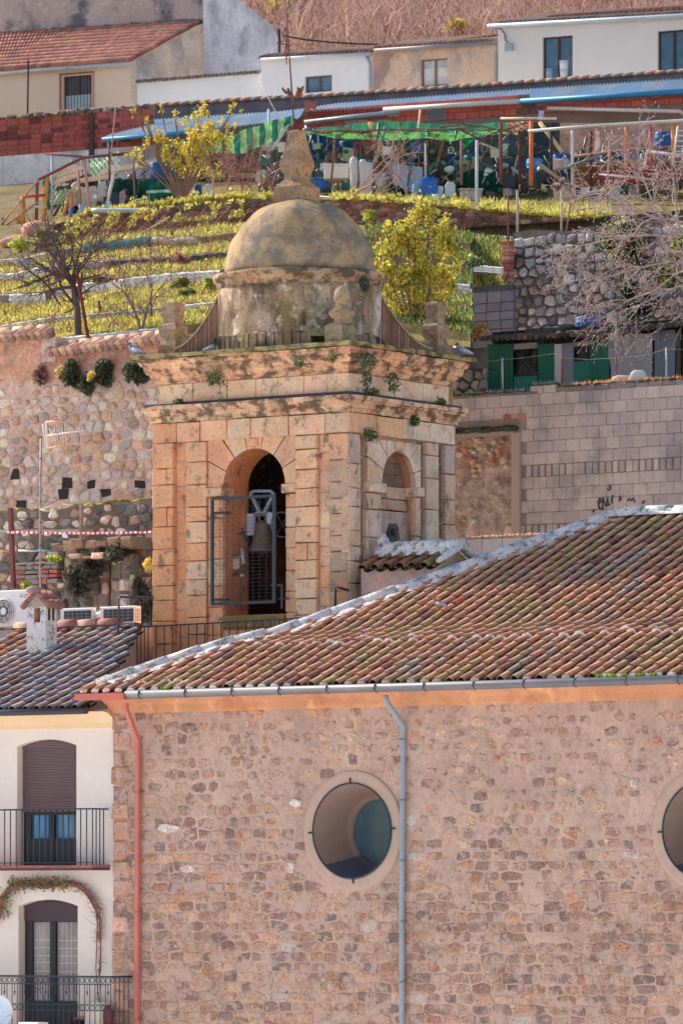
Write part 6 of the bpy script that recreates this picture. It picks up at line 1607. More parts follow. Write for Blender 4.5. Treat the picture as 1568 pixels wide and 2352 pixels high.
for k in range(60):
 top_ = R.random() < .72
 x = R.uniform(p0 + .1, p1 - .25); zc2 = R.uniform(pz1 - .85, pz1 - .15) if top_ else R.uniform(pz0 + .1, pz1 - .8); r_ = R.uniform(.04, .10)
 stone(mb, [(x + r_ * R.uniform(.8, 1.3) * math.cos(a), zc2 + r_ * R.uniform(.7, 1) * math.sin(a)) for a in [q * math.pi / 3 for q in range(6)]], .08, .07, jit(R.choice([C(216, 176, 152), C(206, 190, 182), C(206, 140, 104)]), .12), .95)
x, zc2 = BF.s(1166), bz(1166, 1220); stone(mb, [(x - .14, zc2 - .15), (x + .16, zc2 - .15), (x + .12, zc2 + .14), (x - .1, zc2 + .17)], .08, .08, C(226, 190, 170), .95)
mb.build('panel_stones', M['rubble'], bwall)
mb = MB(BF); mb.box(p0, p1 + .0, -.12, .15, pz1 + .0, pz1 + .05, C(80, 76, 72), .015)
for k in range(90): mb.blob(tuple(BF.p(R.uniform(p0, p1 + .05), R.uniform(-.12, .1), pz1 + .05)), R.uniform(.05, .13), .08, R.uniform(.03, .08), jit(C(84, 88, 80), .25), 6, 4, .3)
mb.build('mossy_ledge', M['soil'], bwall)
mb = MB(BF); mb.bevbox(BF.s(1176), BF.s(1196), -.06, .1, bz(1186, 1290), bz(1186, 993), C(190, 160, 148), .015); mb.build('corner_post', M['plaster'], bwall)
LB = frame_at(1045, 112.0); lbw = thing('low_block_wall', 'low concrete block wall with rough mortar top between tower and church hip', 'wall', LB.p(.8, 0, LB.z(1290, 0)))
mb = MB(LB); e0, e1 = LB.s(1010), LB.s(1260); zt2 = LB.z(1240, 0)
courses(mb, e0, e1, GROUND + 8, zt2, 0, lambda x, z: jit(C(206, 188, 178), .05), (.26, .27), (.5, .52), .1, .016, .002, .01, .004)
grid_plane(mb, e0, e1, GROUND, zt2, .06, C(150, 130, 124)); mb.build('blocks', M['block'], lbw)
mb = MB(LB)
x = e0
while x < e1: mb.blob(tuple(LB.p(x, .05, zt2 + .03)), R.uniform(.05, .09), .09, R.uniform(.03, .05), jit(C(200, 160, 130), .2), 7, 4, .25); x += .1
mb.build('mortar_cap', M['rubble'], lbw)
mb = MB(BF); g_ = C(86, 80, 92)
def gp(x, y): u, v = 1016.8 + .3515 * x, 845 + .3515 * y; s_, z_ = BF.sz(u, v, -.012); return (s_, -.012, z_)
for st_ in ([(1085, 765), (1092, 790), (1083, 800), (1072, 792)], [(1008, 880), (1025, 850), (1035, 870), (1012, 890), (1020, 920), (1035, 925)], [(1040, 930), (1045, 850), (1062, 905), (1075, 848), (1078, 900)], [(1062, 905), (1090, 890)], [(1105, 830), (1100, 870), (1106, 885)], [(1155, 835), (1150, 875)], [(1148, 850), (1168, 858)], [(1205, 870), (1212, 855), (1228, 868), (1240, 850), (1252, 880)], [(1300, 905), (1308, 872), (1318, 868)], [(975, 935), (985, 925), (982, 945)]):
 mb.tube([gp(*p) for p in st_], .02, 5, g_, world=False, cap=False)
mb.build('graffiti', M['oldplaster'], bwall)
mb = MB(BF)
for k in range(700):
 x = R.uniform(BF.s(1060), b1); q = R.random(); zt_ = zt1 + (.14 if x > xp1 else .2 if x > xp0 else .08)
 if x > BF.s(1330): c = R.choice([C(232, 140, 70), C(222, 176, 110), C(206, 96, 60), C(206, 190, 90)])
 else: c = R.choice([C(170, 178, 176), C(140, 150, 140), C(206, 150, 140)])
 p = BF.p(x, R.uniform(0, .2), zt_); h = R.uniform(.03, .1) * (1.3 if x > b1 - 1.5 else 1)
 mb.f([mb.w(p + Vector((-.015, 0, 0))), mb.w(p + Vector((.015, 0, 0))), mb.w(p + Vector((R.uniform(-.03, .03), 0, h)))], jit(c, .15))
mb.build('succulents', M['grass'], label='row of small orange and grey succulents growing along the block wall top', kind='stuff')
# ---- green chicken sheds
SFm = frame_at(1115, 126.0); sz_ = lambda u, v, t=0: SFm.z(v, SFm.s(u, t), t)
shed = thing('chicken_shed', 'long low shed with green corrugated doors under a rough tiled roof', 'shed', SFm.p(SFm.s(1300), 0, sz_(1300, 915)))
zs0, zs1 = sz_(1119, 915), sz_(1119, 790)
KC = 1.3
def panel(u0, u1, v0, v1, col, n=8, amp=.018, t=0, vertical=True, name='panel', lab=None, mt='paint'):
 mb = MB(SFm); a, b = SFm.s(u0, t), SFm.s(u1, t); z0, z1 = SFm.z(v1, a, t), SFm.z(v0, a, t); z0b, z1b = SFm.z(v1, b, t), SFm.z(v0, b, t)
 z0b = z0; z1b = z1
 out = SFm.p(0, -1, 0) - SFm.p(0, 0, 0)
 if n: corr(mb, SFm.p(a, t, z0), SFm.p(b, t, z0b), SFm.p(b, t, z1b), SFm.p(a, t, z1), n, amp, col, out)
 else: mb.box(a, b, t - .01, t + .02, z0, z1, col)
 return mb.build(name, M[mt], shed, label=lab)
GG = C(28, 128, 104); G2 = C(40, 140, 118)
panel(1119, 1178, 793, 916, GG, 9, name='door', lab='green corrugated door at the left end'); panel(1180, 1233, 866, 914, C(40, 150, 150), 8, name='door', lab='green lower panel under the left mesh opening')
panel(1235, 1273, 791, 913, GG, 6, name='door', lab='narrow green door'); panel(1317, 1353, 831, 910, C(36, 146, 124), 6, name='door', lab='green lower panel under the right opening'); panel(1354, 1398, 788, 908, GG, 7, name='door', lab='green door beside the pale tarp')
panel(1180, 1233, 790, 803, C(176, 166, 164), 0, name='lintel_board'); panel(1273, 1289, 791, 911, C(220, 216, 220), 0, name='post', t=-.03); panel(1289, 1316, 789, 910, C(152, 150, 168), 0, name='panel', t=-.01); panel(1317, 1353, 786, 796, C(170, 160, 156), 0, name='lintel_board')
panel(1458, 1497, 772, 812, C(196, 190, 190), 5, name='corrugated_patch', t=-.06, mt='zinc'); panel(1478, 1497, 812, 856, C(190, 192, 196), 3, name='corrugated_patch', t=-.05, mt='zinc')
panel(1502, 1549, 760, 908, C(132, 142, 160), 10, name='door', t=-.05, lab='grey corrugated door at the right', mt='zinc'); panel(1552, 1562, 770, 906, C(96, 80, 74), 0, name='post', t=-.03); panel(1566, 1620, 780, 906, C(60, 100, 96), 8, name='panel', t=.0)
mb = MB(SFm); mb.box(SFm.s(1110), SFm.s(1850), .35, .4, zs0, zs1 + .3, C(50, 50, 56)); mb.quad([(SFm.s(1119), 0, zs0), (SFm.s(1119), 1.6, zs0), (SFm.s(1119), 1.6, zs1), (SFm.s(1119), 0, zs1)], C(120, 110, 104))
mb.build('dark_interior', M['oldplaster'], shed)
mb = MB(SFm)   # chicken wire
for (u0, u1, v0, v1) in ((1180, 1233, 803, 866), (1317, 1353, 796, 831)):
 a, b = SFm.s(u0), SFm.s(u1); z0, z1 = SFm.z(v1, a), SFm.z(v0, a); k = a
 while k < b: mb.bar((k, -.0, z0), (min(b, k + (z1 - z0)), 0, z0 + min(z1 - z0, b - k)), .0035, C(150, 150, 150)); mb.bar((k, -.0, z0 + min(z1 - z0, b - k)), (min(b, k + (z1 - z0)), 0, z0), .0035, C(150, 150, 150)); k += .09
mb.build('chicken_wire', M['paint'], shed)
mb = MB(SFm); a, b = SFm.s(1399, -.05), SFm.s(1492, -.05); zt_, zb2 = SFm.z(772, a), SFm.z(910, a)
mb.sheet(16, 20, lambda x, y: SFm.p(a + (b - a) * x * (1 - .0 * y) + .04 * math.sin(y * 6), -.05 + .06 * mnoise.noise(Vector((x * 4, y * 3, 2))), zb2 + (zt_ - zb2) * y), lambda i, j: jit(C(196, 200, 212), .05)); mb.build('tarp_cover', M['cloth'], shed)
mb = MB(SFm)
roofz = lambda u: sz_(u, interp([(1105, 786), (1235, 782), (1396, 772), (1568, 752)], u)) + .02
for i in range(38):   # rough roof: old tiles and earth
 ua, ub = 1100 + i * 20, 1100 + (i + 1) * 20
 for j in range(6):
  ta, tb = -.25 + j * .42, -.25 + (j + 1) * .42
  f = lambda u, t: (SFm.s(u, -.25), t, roofz(u) + (t + .25) * .17 + .05 * mnoise.noise(Vector((u * .05, t * 2, 0))))
  mb.quad([f(ua, ta), f(ub, ta), f(ub, tb), f(ua, tb)], jit(C(104, 98, 84), .2))
x = SFm.s(1104, -.25)
while x < SFm.s(1850, -.25):
 u = CU + F * SFm.p(x, -.25, 0).x / SFm.Y(x, -.25)
 for j in range(6): mb.tube([(x + R.uniform(-.02, .02), -.32 + j * .4, roofz(u) + .02 + j * .07), (x + R.uniform(-.02, .02), .12 + j * .4, roofz(u) + .08 + j * .07)], [.062, .055], 6, jit(R.choice([C(92, 92, 92), C(110, 100, 84), C(84, 80, 78), C(130, 100, 84)]), .15), world=False)
 x += .155
for k in range(150):
 u = R.uniform(1110, 1560); t_ = R.uniform(.0, 2.0); mb.blob(tuple(SFm.p(SFm.s(u), t_, roofz(u) + t_ * .17 + .08)), R.uniform(.05, .14), R.uniform(.05, .12), R.uniform(.03, .08), jit(R.choice([C(104, 98, 92), C(120, 116, 70), C(150, 130, 120)]), .2), 6, 4, .3)
mb.build('roof', M['darkrubble'], shed)
bagm = MB(BF); z_ = zt1 + .2
bagm.blob(tuple(BF.p(BF.s(1418), .2, z_ + .0)), .26, .15, .1, C(240, 214, 196), 12, 7, .12); bagm.build('sack', M['cloth'], label='flat cream sack on the block wall top, left of the white sack', cat='sack')
bagm = MB(BF); bagm.blob(tuple(BF.p(BF.s(1453), .2, z_ + .03)), .2, .15, .16, C(246, 240, 238), 12, 7, .15); bagm.build('sack', M['cloth'], label='white crumpled sack on the block wall top before the pale tarp', cat='sack')
for u, v0, v1, c, lab in ((1154, 822, 905, C(206, 200, 196), 'thin white stake before the left green door'), (1290, 820, 900, C(150, 84, 74), 'rusty stake before the grey panel of the shed'), (1415, 820, 895, C(140, 90, 80), 'thin rusty stake before the pale tarp'), (1530, 798, 890, C(190, 180, 176), 'pale stake before the grey corrugated door'), (1045, 858, 915, C(190, 184, 184), 'white stake beside the tower cornice tip')):
 mb = MB(BF); a = BF.s(u, .3); mb.tube([(a, .3, BF.z(v1 + 6, a, .3)), (a + R.uniform(-.02, .02), .3, BF.z(v0, a, .3))], .022, 5, c, world=False); mb.build('stake', M['wood'], label=lab, cat='stake', group='stakes along the block wall top')
mb = MB(BF); mb.tube([(BF.s(u, .3), .3, BF.z(v, BF.s(u, .3), .3)) for u, v in ((1119, 830), (1154, 826), (1200, 822), (1273, 812), (1290, 822), (1350, 826), (1415, 822), (1470, 818), (1530, 802), (1568, 803))], .006, 4, C(160, 140, 130), world=False); mb.build('wire', M['rust'], label='thin wire strung between the stakes before the shed', cat='wire')
mb = MB()   # ground strips between block wall, sheds and upper wall
for i in range(40):
 ua, ub = 1020 + i * 32, 1052 + i * 32
 def q1(u): s_ = BF.s(u, .35); return BF.p(s_, .35, zt1 + .02)
 def q2(u): s_ = SFm.s(u); return SFm.p(s_, .1, zs0 + .02)
 def q3(u):
  if u < 1178: return P(u, 664, 127.9)
  f = frame_at(1178, 129.5); s_ = f.s(u); return f.p(s_, .3, f.z(560, 0) + .15)
 def q4(u): return Pd(u, interp(E[6][0], u) + 60, 143.9)
 for A, B in ((q1, q2), (q3, q4)): mb.f([mb.w(A(ua)), mb.w(A(ub)), mb.w(B(ub)), mb.w(B(ua))], jit(C(110, 100, 70), .15))
mb.build('garden_ground', M['soil'], kind='structure')
mb = MB()
for q in range(2600):
 u = R.uniform(1084, 1175); a = P(u, 664, 127.9); b = Pd(u, interp(E[6][0], u) + 60, 143.9); blade(a.lerp(b, R.random()), R.uniform(.05, .17), jit(R.choice(gs + gy[2:5]), .3), .022)
for q in range(1500):
 u = R.uniform(1060, 1600); s_ = BF.s(u, .4); blade(BF.p(s_, R.uniform(.3, 1.5), zt1 + .02), R.uniform(.05, .15), jit(R.choice(gs + gy[3:]), .3), .02)
mb.build('grass', M['grass'], label='shaded grass above the block corner and before the green sheds', kind='stuff')
# ---- stone wall behind the sheds, block corner, pillar, barrel
SW = frame_at(1178, 129.5); swt = thing('stone_retaining_wall', 'grey white rounded rubble retaining wall above the green sheds', 'wall', SW.p(SW.s(1350), 0, SW.z(780, SW.s(1350))))
wst = [C(190, 182, 184), C(168, 160, 164), C(204, 194, 190), C(146, 136, 138), C(176, 150, 136), C(120, 112, 112)]
swtop = lambda s: SW.z(560, 0) + .25 + .1 * mnoise.noise(Vector((s, 0, 0)))
rubble_face(SW, 0, SW.s(1850), SW.z(800, 0), SW.z(560, 0) + .6, .27, .23, wst, C(122, 112, 108), swt, topf=swtop, sh=(.6, .96), d=(.05, .13), mmat='soil')
GB = frame_at(1082, 128.0); gb = MB(GB); x0, x1 = GB.s(1084), GB.s(1178)
courses(gb, x0, x1, GB.z(800, 0), GB.z(672, 0), 0, lambda x, z: jit(C(128, 128, 142), .1), (.2, .21), (.38, .42), .12, .014, .004); grid_plane(gb, x0, x1, GB.z(900, 0), GB.z(672, 0), .08, C(84, 84, 92))
grid_plane(gb, GB.s(1058), x0 + .01, GB.z(900, 0), GB.z(700, 0), .1, C(84, 84, 92)); gb.box(x0, x1, -.02, .12, GB.z(672, 0), GB.z(668, 0) + .08, C(84, 84, 88), .02); grid_plane(gb, GB.s(1030), x0, GB.z(900, 0), GB.z(800, 0), -.3, C(96, 92, 98))
courses(gb, GB.s(1030, -.3), x0, GB.z(900, 0), GB.z(802, 0), -.36, lambda x, z: jit(C(120, 116, 122), .1), (.2, .21), (.38, .42), .04)
gb.build('block_corner_wall', M['block'], label='dark grey concrete block wall corner right of the tower top', cat='wall')
RB = frame_at(1045, 125.5); mb = MB(RB);
lowst = thing('rubble_wall_piece', 'short rubble stone wall left of the green shed beside the tower cornice', 'wall', RB.p(RB.s(1080), 0, RB.z(920, 0)))
rubble_face(RB, RB.s(1025), RB.s(1118), RB.z(925, 0), RB.z(850, 0), .26, .22, wst, C(92, 80, 78), lowst, sh=(.7, .95), d=(.05, .1), mmat='soil')
PL = frame_at(1166, 128.8); mb = MB(PL)
z = PL.z(668, 0)
while z < PL.z(562, 0): mb.bevbox(-.1 + R.uniform(-.03, .01), .1 + R.uniform(-.01, .03), -.1, .1, z, z + .085, jit(R.choice([C(196, 116, 92), C(176, 96, 80), C(200, 150, 130)]), .12), .01, .01); z += .09
mb.build('brick_pillar', M['brick'], label='crumbling red brick pillar at the left end of the grey rubble wall', cat='pillar')
def barrel(name, label, u0, u1, v0, v1, Y, col, cat='barrel', group=None, open_=False, tap=1.0, dark=None, mt='plastic', n=18, fr=None, t=None):
 c = P((u0 + u1) / 2, v1, Y); k = F / Y; r = (u1 - u0) / 2 / k; h = (v1 - v0) / k; mb = MB()
 pr = [(r * .92 * tap, 0), (r * tap, .03 * h), (r * (tap * .7 + .3), .3 * h), (r * 1.03, .33 * h), (r * 1.03, .36 * h), (r, .39 * h), (r, .62 * h), (r * 1.03, .65 * h), (r * 1.03, .68 * h), (r, .71 * h), (r, .93 * h), (r * .97, .97 * h), (r * .9, h)]
 if open_: pr += [(r * .88, h), (r * .86, .8 * h), (.01, .8 * h)]
 else: pr += [(r * .86, h), (r * .84, .985 * h), (.01, .985 * h)]
 mb.lathe(c.x, c.y, [(a, c.z + b) for a, b in pr], n, col); return mb.build(name, M[mt], label=label, cat=cat, group=group)
barrel('barrel', 'weathered blue barrel top standing behind the shed roof below the rubble wall', 1320, 1373, 728, 772, 125.3, C(30, 104, 176), open_=True)
# ---------------------------------------------------------------- background houses, walls and roofs
KC = 1.3
HY = frame_at(784, 176, math.radians(28))
def hs(u, t=0): return HY.s(u, t)
def hz_(u, v, t=0): return HY.z(v, HY.s(u, t), t)
def hp(u, v, t=0): s_ = HY.s(u, t); return (s_, t, HY.z(v, s_, t))
def hpoly(mb, pts, t, col): mb.f([mb.v(*hp(u, v, t)) for u, v in pts], col)
def hwindow(parent, u0, u1, v0, v1, t, frame_c, glass_c, mull=1, rec=.12, lab=None, bars=False, curtain=None):
 mb = MB(HY); a, b = hs(u0, t), hs(u1, t); z0, z1 = HY.z(v1, a, t), HY.z(v0, a, t); w_ = .05; tt = t + rec
 for q in ((a, a + w_, z0, z1), (b - w_, b, z0, z1)): mb.box(q[0], q[1], tt - .02, tt + .03, q[2], q[3], frame_c)
 for q in ((z0, z0 + w_), (z1 - w_, z1)): mb.box(a + w_, b - w_, tt - .018, tt + .028, q[0], q[1], frame_c)
 for k in range(mull): x = a + (b - a) * (k + 1) / (mull + 1); mb.box(x - .04, x + .04, tt - .022, tt + .02, z0 + w_, z1 - w_, frame_c)
 o = mb.build('window', M['paint'], parent, label=lab)
 mb = MB(HY); n = 6
 for i in range(n):
  for j in range(n):
   c = jit(glass_c, .12);
   if curtain and j < 4: c = jit(curtain, .06)
   x0, x1, y0, y1 = a + (b - a) * i / n, a + (b - a) * (i + 1) / n, z0 + (z1 - z0) * j / n, z0 + (z1 - z0) * (j + 1) / n
   mb.quad([(x0, tt + .01, y0), (x1, tt + .01, y0), (x1, tt + .01, y1), (x0, tt + .01, y1)], c)
 mb.build('pane', M['glass'], o); return o, a, b, z0, z1
def house_wall(mb, u0, u1, top, bot, t, col, wins):
 """top: [(u,v)] eave line; wall sheet with rectangular holes (u0,u1,v0,v1)"""
 a, b = hs(u0, t), hs(u1, t); za = HY.z(interp(top, u0), a, t); zb = HY.z(interp(top, u1), b, t); z0 = HY.z(bot, a, t)
 x = a; zt_ = lambda s_: za + (zb - za) * (s_ - a) / (b - a)
 for w_ in sorted(wins):
  p, q = hs(w_[0], t), hs(w_[1], t); y0, y1 = HY.z(w_[3], p, t), HY.z(w_[2], p, t)
  mb.quad([(x, t, z0), (p, t, z0), (p, t, zt_(p)), (x, t, zt_(x))], col); mb.quad([(p, t, z0), (q, t, z0), (q, t, y0), (p, t, y0)], col); mb.quad([(p, t, y1), (q, t, y1), (q, t, zt_(q)), (p, t, zt_(p))], col)
  for r in (((p, y0), (p, y1)), ((q, y0), (q, y1)), ((p, y0), (q, y0)), ((p, y1), (q, y1))): mb.quad([(r[0][0], t, r[0][1]), (r[0][0], t + .16, r[0][1]), (r[1][0], t + .16, r[1][1]), (r[1][0], t, r[1][1])], col)
  x = q
 mb.quad([(x, t, z0), (b, t, z0), (b, t, zb), (x, t, zt_(x))], col)
 return a, b, z0, za, zb
def depth_box(mb, a, b, z0, za, zb, t, d, col):
 mb.quad([(b, t, z0), (b, t + d, z0), (b, t + d, zb), (b, t, zb)], col); mb.quad([(a, t, z0), (a, t + d, z0), (a, t + d, za), (a, t, za)], col)
 mb.quad([(a, t + d, z0), (b, t + d, z0), (b, t + d, zb), (a, t + d, za)], col)
def gutter_line(parent, pts, t, r, col, name='gutter'):
 mb = MB(HY); mb.tube([hp(u, v, t) for u, v in pts], r, 8, col, world=False); return mb.build(name, M['zinc'], parent)
h4 = thing('white_house', 'white house at the top right with two dark paned windows', 'house', HY.p(hs(1400), 0, hz_(1400, 215)))
mb = MB(HY); W4 = C(250, 240, 234, 1.2); t4 = [(1143, 60), (1568, 36)]
r_ = house_wall(mb, 1143, 1640, t4, 260, 0, W4, [(1245, 1314, 86, 184), (1509, 1580, 72, 166)]); depth_box(mb, *r_, 0, 6, W4); mb.build('wall', M['plaster'], h4)
hwindow(h4, 1245, 1314, 86, 184, 0, C(70, 44, 46), C(66, 100, 128), lab='left window with white buckets behind the glass'); hwindow(h4, 1509, 1580, 72, 166, 0, C(70, 44, 46), C(60, 100, 128), lab='right window cut by the photo edge')
mb = MB(HY)
for (u, v0, v1, w_, c) in ((1296, 140, 160, 24, C(216, 222, 228)), (1296, 161, 180, 22, C(204, 214, 224)), (1262, 158, 181, 20, C(140, 170, 192))):
 c0 = hp(u, v1, .2); mb.lathe(*HY.p(c0[0], c0[1], 0)[:2], [(w_ / 150, c0[2]), (w_ / 135, c0[2] + (v1 - v0) / 71), (.0, c0[2] + (v1 - v0) / 71)], 14, c)
mb.build('buckets_behind_glass', M['plastic'], h4)
gutter_line(h4, [(1119, 60), (1568, 36), (1640, 32)], -.15, .07, C(190, 206, 220, 1.1))
mb = MB(HY); x = hs(1146, -.1);
while x < hs(1640): u = CU + F * HY.p(x, -.1, 0).x / HY.Y(x, -.1); z_ = HY.z(interp([(1119, 60), (1568, 36)], u), x, -.1) + .06; mb.tube([(x, -.14, z_), (x, .5, z_ + .16)], .07, 6, jit(C(130, 110, 110), .2), world=False); mb.quad([(x, -.1, z_), (x + .2, -.1, z_), (x + .2, 3.0, z_ + .78), (x, 3.0, z_ + .78)], C(110, 90, 84)); x += .17
mb.build('roof_tiles', M['tile'], h4)
mb = MB(HY); mb.quad([hp(1263, 44, .9), hp(1640, 22, .9), hp(1640, 34, .9), hp(1263, 52, .9)], W4)
x = hs(1263, .8)
while x < hs(1640, .8): u = CU + F * HY.p(x, .8, 0).x / HY.Y(x, .8); z_ = HY.z(interp([(1263, 42), (1568, 20)], u), x, .8); mb.tube([(x, .7, z_), (x, 1.5, z_ + .2)], .08, 6, jit(C(150, 110, 100), .2), world=False); x += .2
mb.build('raised_roof', M['tile'], h4)
mb = MB(HY); mb.tube([hp(1119, 62, -.15), hp(1150, 66, -.1), hp(1158, 78, -.05), hp(1160, 92, -.05), hp(1168, 104, -.05)], .03, 6, C(120, 110, 112), world=False); mb.box(hs(1162), hs(1179), -.14, 0, hz_(1170, 118), hz_(1170, 100), C(160, 170, 176)); mb.build('cable_box', M['paint'], h4)
h3 = thing('tan_house', 'tan plastered house with one curtained window and a pink stain, between two white houses', 'house', HY.p(hs(1000), .3, hz_(1000, 225)))
mb = MB(HY); W3 = C(226, 188, 160, 1.15); t3 = [(857, 118), (1145, 100)]
r_ = house_wall(mb, 857, 1143, t3, 260, .3, W3, [(966, 1027, 137, 200)]); depth_box(mb, *r_, .3, 5, W3)
mb.build('wall', M['oldplaster'], h3)
hwindow(h3, 966, 1027, 137, 200, .3, C(130, 104, 96), C(170, 176, 180), curtain=C(206, 198, 190), lab='window with white curtains')
gutter_line(h3, [(860, 116), (1142, 97)], .15, .065, C(130, 128, 134))
mb = MB(HY); mb.tube([hp(1139, 100, .2), hp(1143, 112, .25), hp(1139, 122, .25), hp(1138, 215, .25)], .06, 8, C(136, 146, 156), world=False); mb.build('downpipe', M['zinc'], h3)
mb = MB(HY); x = hs(857, .2)
while x < hs(1150, .2): u = CU + F * HY.p(x, .2, 0).x / HY.Y(x, .2); z_ = HY.z(interp([(860, 112), (1142, 93)], u), x, .2); mb.tube([(x, .14, z_), (x, .8, z_ + .18)], .075, 6, jit(C(150, 112, 96), .2), world=False); mb.quad([(x, .2, z_ - .02), (x + .2, .2, z_ - .02), (x + .2, 2.4, z_ + .6), (x, 2.4, z_ + .6)], C(120, 90, 80)); x += .18
mb.build('roof_tiles', M['tile'], h3)
mb = MB(HY);
for k in range(10): hpoly(mb, [(858, 122 + k * 9), (858 + 46 * (1 - k * .08) + R.uniform(-4, 4), 122 + k * 9), (858 + 46 * (1 - (k + 1) * .08) + R.uniform(-4, 4), 131 + k * 9), (858, 131 + k * 9)], .292, jit(C(190, 144, 122), .05))
mb.build('damp_stain', M['oldplaster'], h3)
h2 = thing('small_white_house', 'low white house with one small dark window and grey downpipe behind the weathervane', 'house', HY.p(hs(730), .5, hz_(730, 235)))
mb = MB(HY); W2 = C(250, 246, 248, 1.25); t2 = [(600, 140), (855, 126)]
r_ = house_wall(mb, 600, 856, t2, 262, .5, W2, [(700, 762, 176, 214)]); depth_box(mb, *r_, .5, 5, W2); mb.build('wall', M['plaster'], h2)
hwindow(h2, 700, 762, 176, 214, .5, C(80, 84, 92), C(84, 112, 136))
gutter_line(h2, [(600, 137), (850, 123)], .35, .06, C(196, 206, 216, 1.1))
mb = MB(HY); mb.tube([hp(838, 126, .4), hp(843, 138, .45), hp(848, 146, .45), hp(848, 215, .45)], .06, 8, C(170, 184, 196), world=False); mb.build('downpipe', M['zinc'], h2)
mb = MB(HY); x = hs(600, .4)
while x < hs(852, .4): u = CU + F * HY.p(x, .4, 0).x / HY.Y(x, .4); z_ = HY.z(interp([(600, 133), (850, 119)], u), x, .4); mb.tube([(x, .34, z_), (x, 1.0, z_ + .18)], .07, 6, jit(C(130, 96, 90), .2), world=False); mb.quad([(x, .4, z_ - .02), (x + .2, .4, z_ - .02), (x + .2, 2.4, z_ + .5), (x, 2.4, z_ + .5)], C(110, 84, 78)); x += .18
mb.build('roof_tiles', M['tile'], h2)
h1 = thing('red_roofed_house', 'cream house at the top left with a red tiled roof and barred window', 'house', HY.p(hs(150), 1.0, hz_(150, 270)))
mb = MB(HY); W1 = C(246, 214, 190, 1.2); t1_ = [(0, 170), (301, 145)]
r_ = house_wall(mb, -60, 301, t1_, 300, 1.0, W1, [(146, 211, 176, 252)]); mb.build('wall', M['plaster'], h1)
o, a, b, z0, z1 = hwindow(h1, 146, 211, 176, 252, 1.0, C(96, 60, 62), C(70, 62, 74), lab='barred window with dark shutter')
mb = MB(HY)
for k in range(9): x = a + (b - a) * (k + .5) / 9; mb.bar((x, 1.02, z0), (x, 1.02, z1), .012, C(60, 50, 56))
mb.quad([(a + .06, 1.09, z0), (b - .06, 1.09, z0), (b - .06, 1.09, z0 + (z1 - z0) * .42), (a + .06, 1.09, z0 + (z1 - z0) * .42)], C(176, 196, 206))
mb.build('grille', M['paint'], o)
mb = MB(HY); mb.box(a - .14, a - .06, .97, 1.02, z0, z1 + .1, C(150, 100, 92)); mb.box(b + .04, b + .1, .97, 1.02, z0, z1 + .1, C(190, 130, 116)); mb.box(a - .14, b + .1, .97, 1.02, z1 + .04, z1 + .1, C(140, 92, 84)); mb.build('shutter_guides', M['paint'], o)
gutter_line(h1, [(-60, 173), (301, 145)], .8, .07, C(190, 196, 204, 1.1))
mb = MB(HY)
e0, e1 = hp(-60, 168, .75), hp(303, 140, .75)
ridge0, ridge1 = hp(-60, 84, 4.2), hp(465, 50, 4.2)
ncol = 58
for i in range(ncol):
 k = i / ncol; A = Vector(e0).lerp(Vector(e1), k); B = Vector(ridge0).lerp(Vector(ridge1), k); nr_ = 11
 for j in range(nr_):
  p, q = A.lerp(B, j / nr_), A.lerp(B, (j + 1.1) / nr_); c = jit(R.choice([C(180, 116, 104), C(190, 130, 114), C(162, 102, 96)]), .12)
  mb.tube([(p.x, p.y, p.z + .05), (q.x, q.y, q.z + .03)], [.085, .075], 6, c, world=False)
A, B = Vector(e0), Vector(e1); mb.quad([tuple(A), tuple(B), tuple(Vector(ridge1)), tuple(Vector(ridge0))], C(140, 70, 64))
mb.build('roof_tiles', M['tile'], h1)
mb = MB(HY)
mb.f([mb.v(*hp(301, 143, 1.0)), mb.v(*hp(465, 53, 4.2)), mb.v(*hp(469, 172, 4.2)), mb.v(*hp(320, 190, 1.2)), mb.v(*hp(303, 300, 1.0))], C(206, 188, 168))
mb.build('gable_side', M['oldplaster'], h1)
dw = MB(HY); hpoly(dw, [(-60, 92), (467, 56), (463, -60), (-60, -60)], 4.25, C(176, 156, 150));
for k in range(26): hpoly(dw, [(-60 + k * 20, 90 - k * 1.3), (-40 + k * 20.4, 89 - k * 1.3), (-40 + k * 20.4, 76 - k * 1.3 + R.uniform(-3, 5)), (-60 + k * 20, 77 - k * 1.3 + R.uniform(-3, 5))], 4.23, jit(C(84, 90, 100), .1))
dw.build('blotchy_wall', M['blotchy'], label='grey blotchy rendered wall rising above the red tiled roof', cat='wall')
gb_ = MB(HY); hpoly(gb_, [(465, -60), (520, -60), (549, 0), (590, 30), (627, 61), (640, 90), (640, 140), (600, 165), (469, 172)], 4.0, C(212, 212, 222, 1.1)); hpoly(gb_, [(627, 61), (650, 80), (652, 140), (640, 140)], 4.4, C(226, 196, 186))
gb_.tube([hp(640, 66, 3.95), hp(642, 100, 3.95), hp(641, 138, 3.95)], .05, 6, C(60, 64, 74), world=False); gb_.build('gable_wall', M['oldplaster'], label='tall bluish white gable wall streaked with grey beside the red tiled roof', cat='wall')
lwh = MB(HY); hpoly(lwh, [(316, 190), (469, 172), (600, 165), (602, 260), (316, 300)], .9, C(250, 248, 248, 1.2))
for k in range(30): u = 318 + k * 9.5; p = hp(u, 187 - (u - 316) * .08, .8); lwh.blob(tuple(HY.p(*p)), .1, .1, .06, jit(C(110, 100, 98), .2), 6, 4, .3)
lwh.build('low_white_wall', M['plaster'], label='long low white wall with a dark ragged top below the bluish gable', cat='wall')
stick('roof_pole', 'thin dark pole with two short arms before the cream house', 'pole', [hp(66, 138, .4), hp(64, 262, .4)], .03, C(80, 50, 54), fr=HY)
CW = frame_at(784, 167.5, math.radians(28)); KC = 1.3
def cz2(u, v, t=0): s_ = CW.s(u, t); return (s_, t, CW.z(v, s_, t))
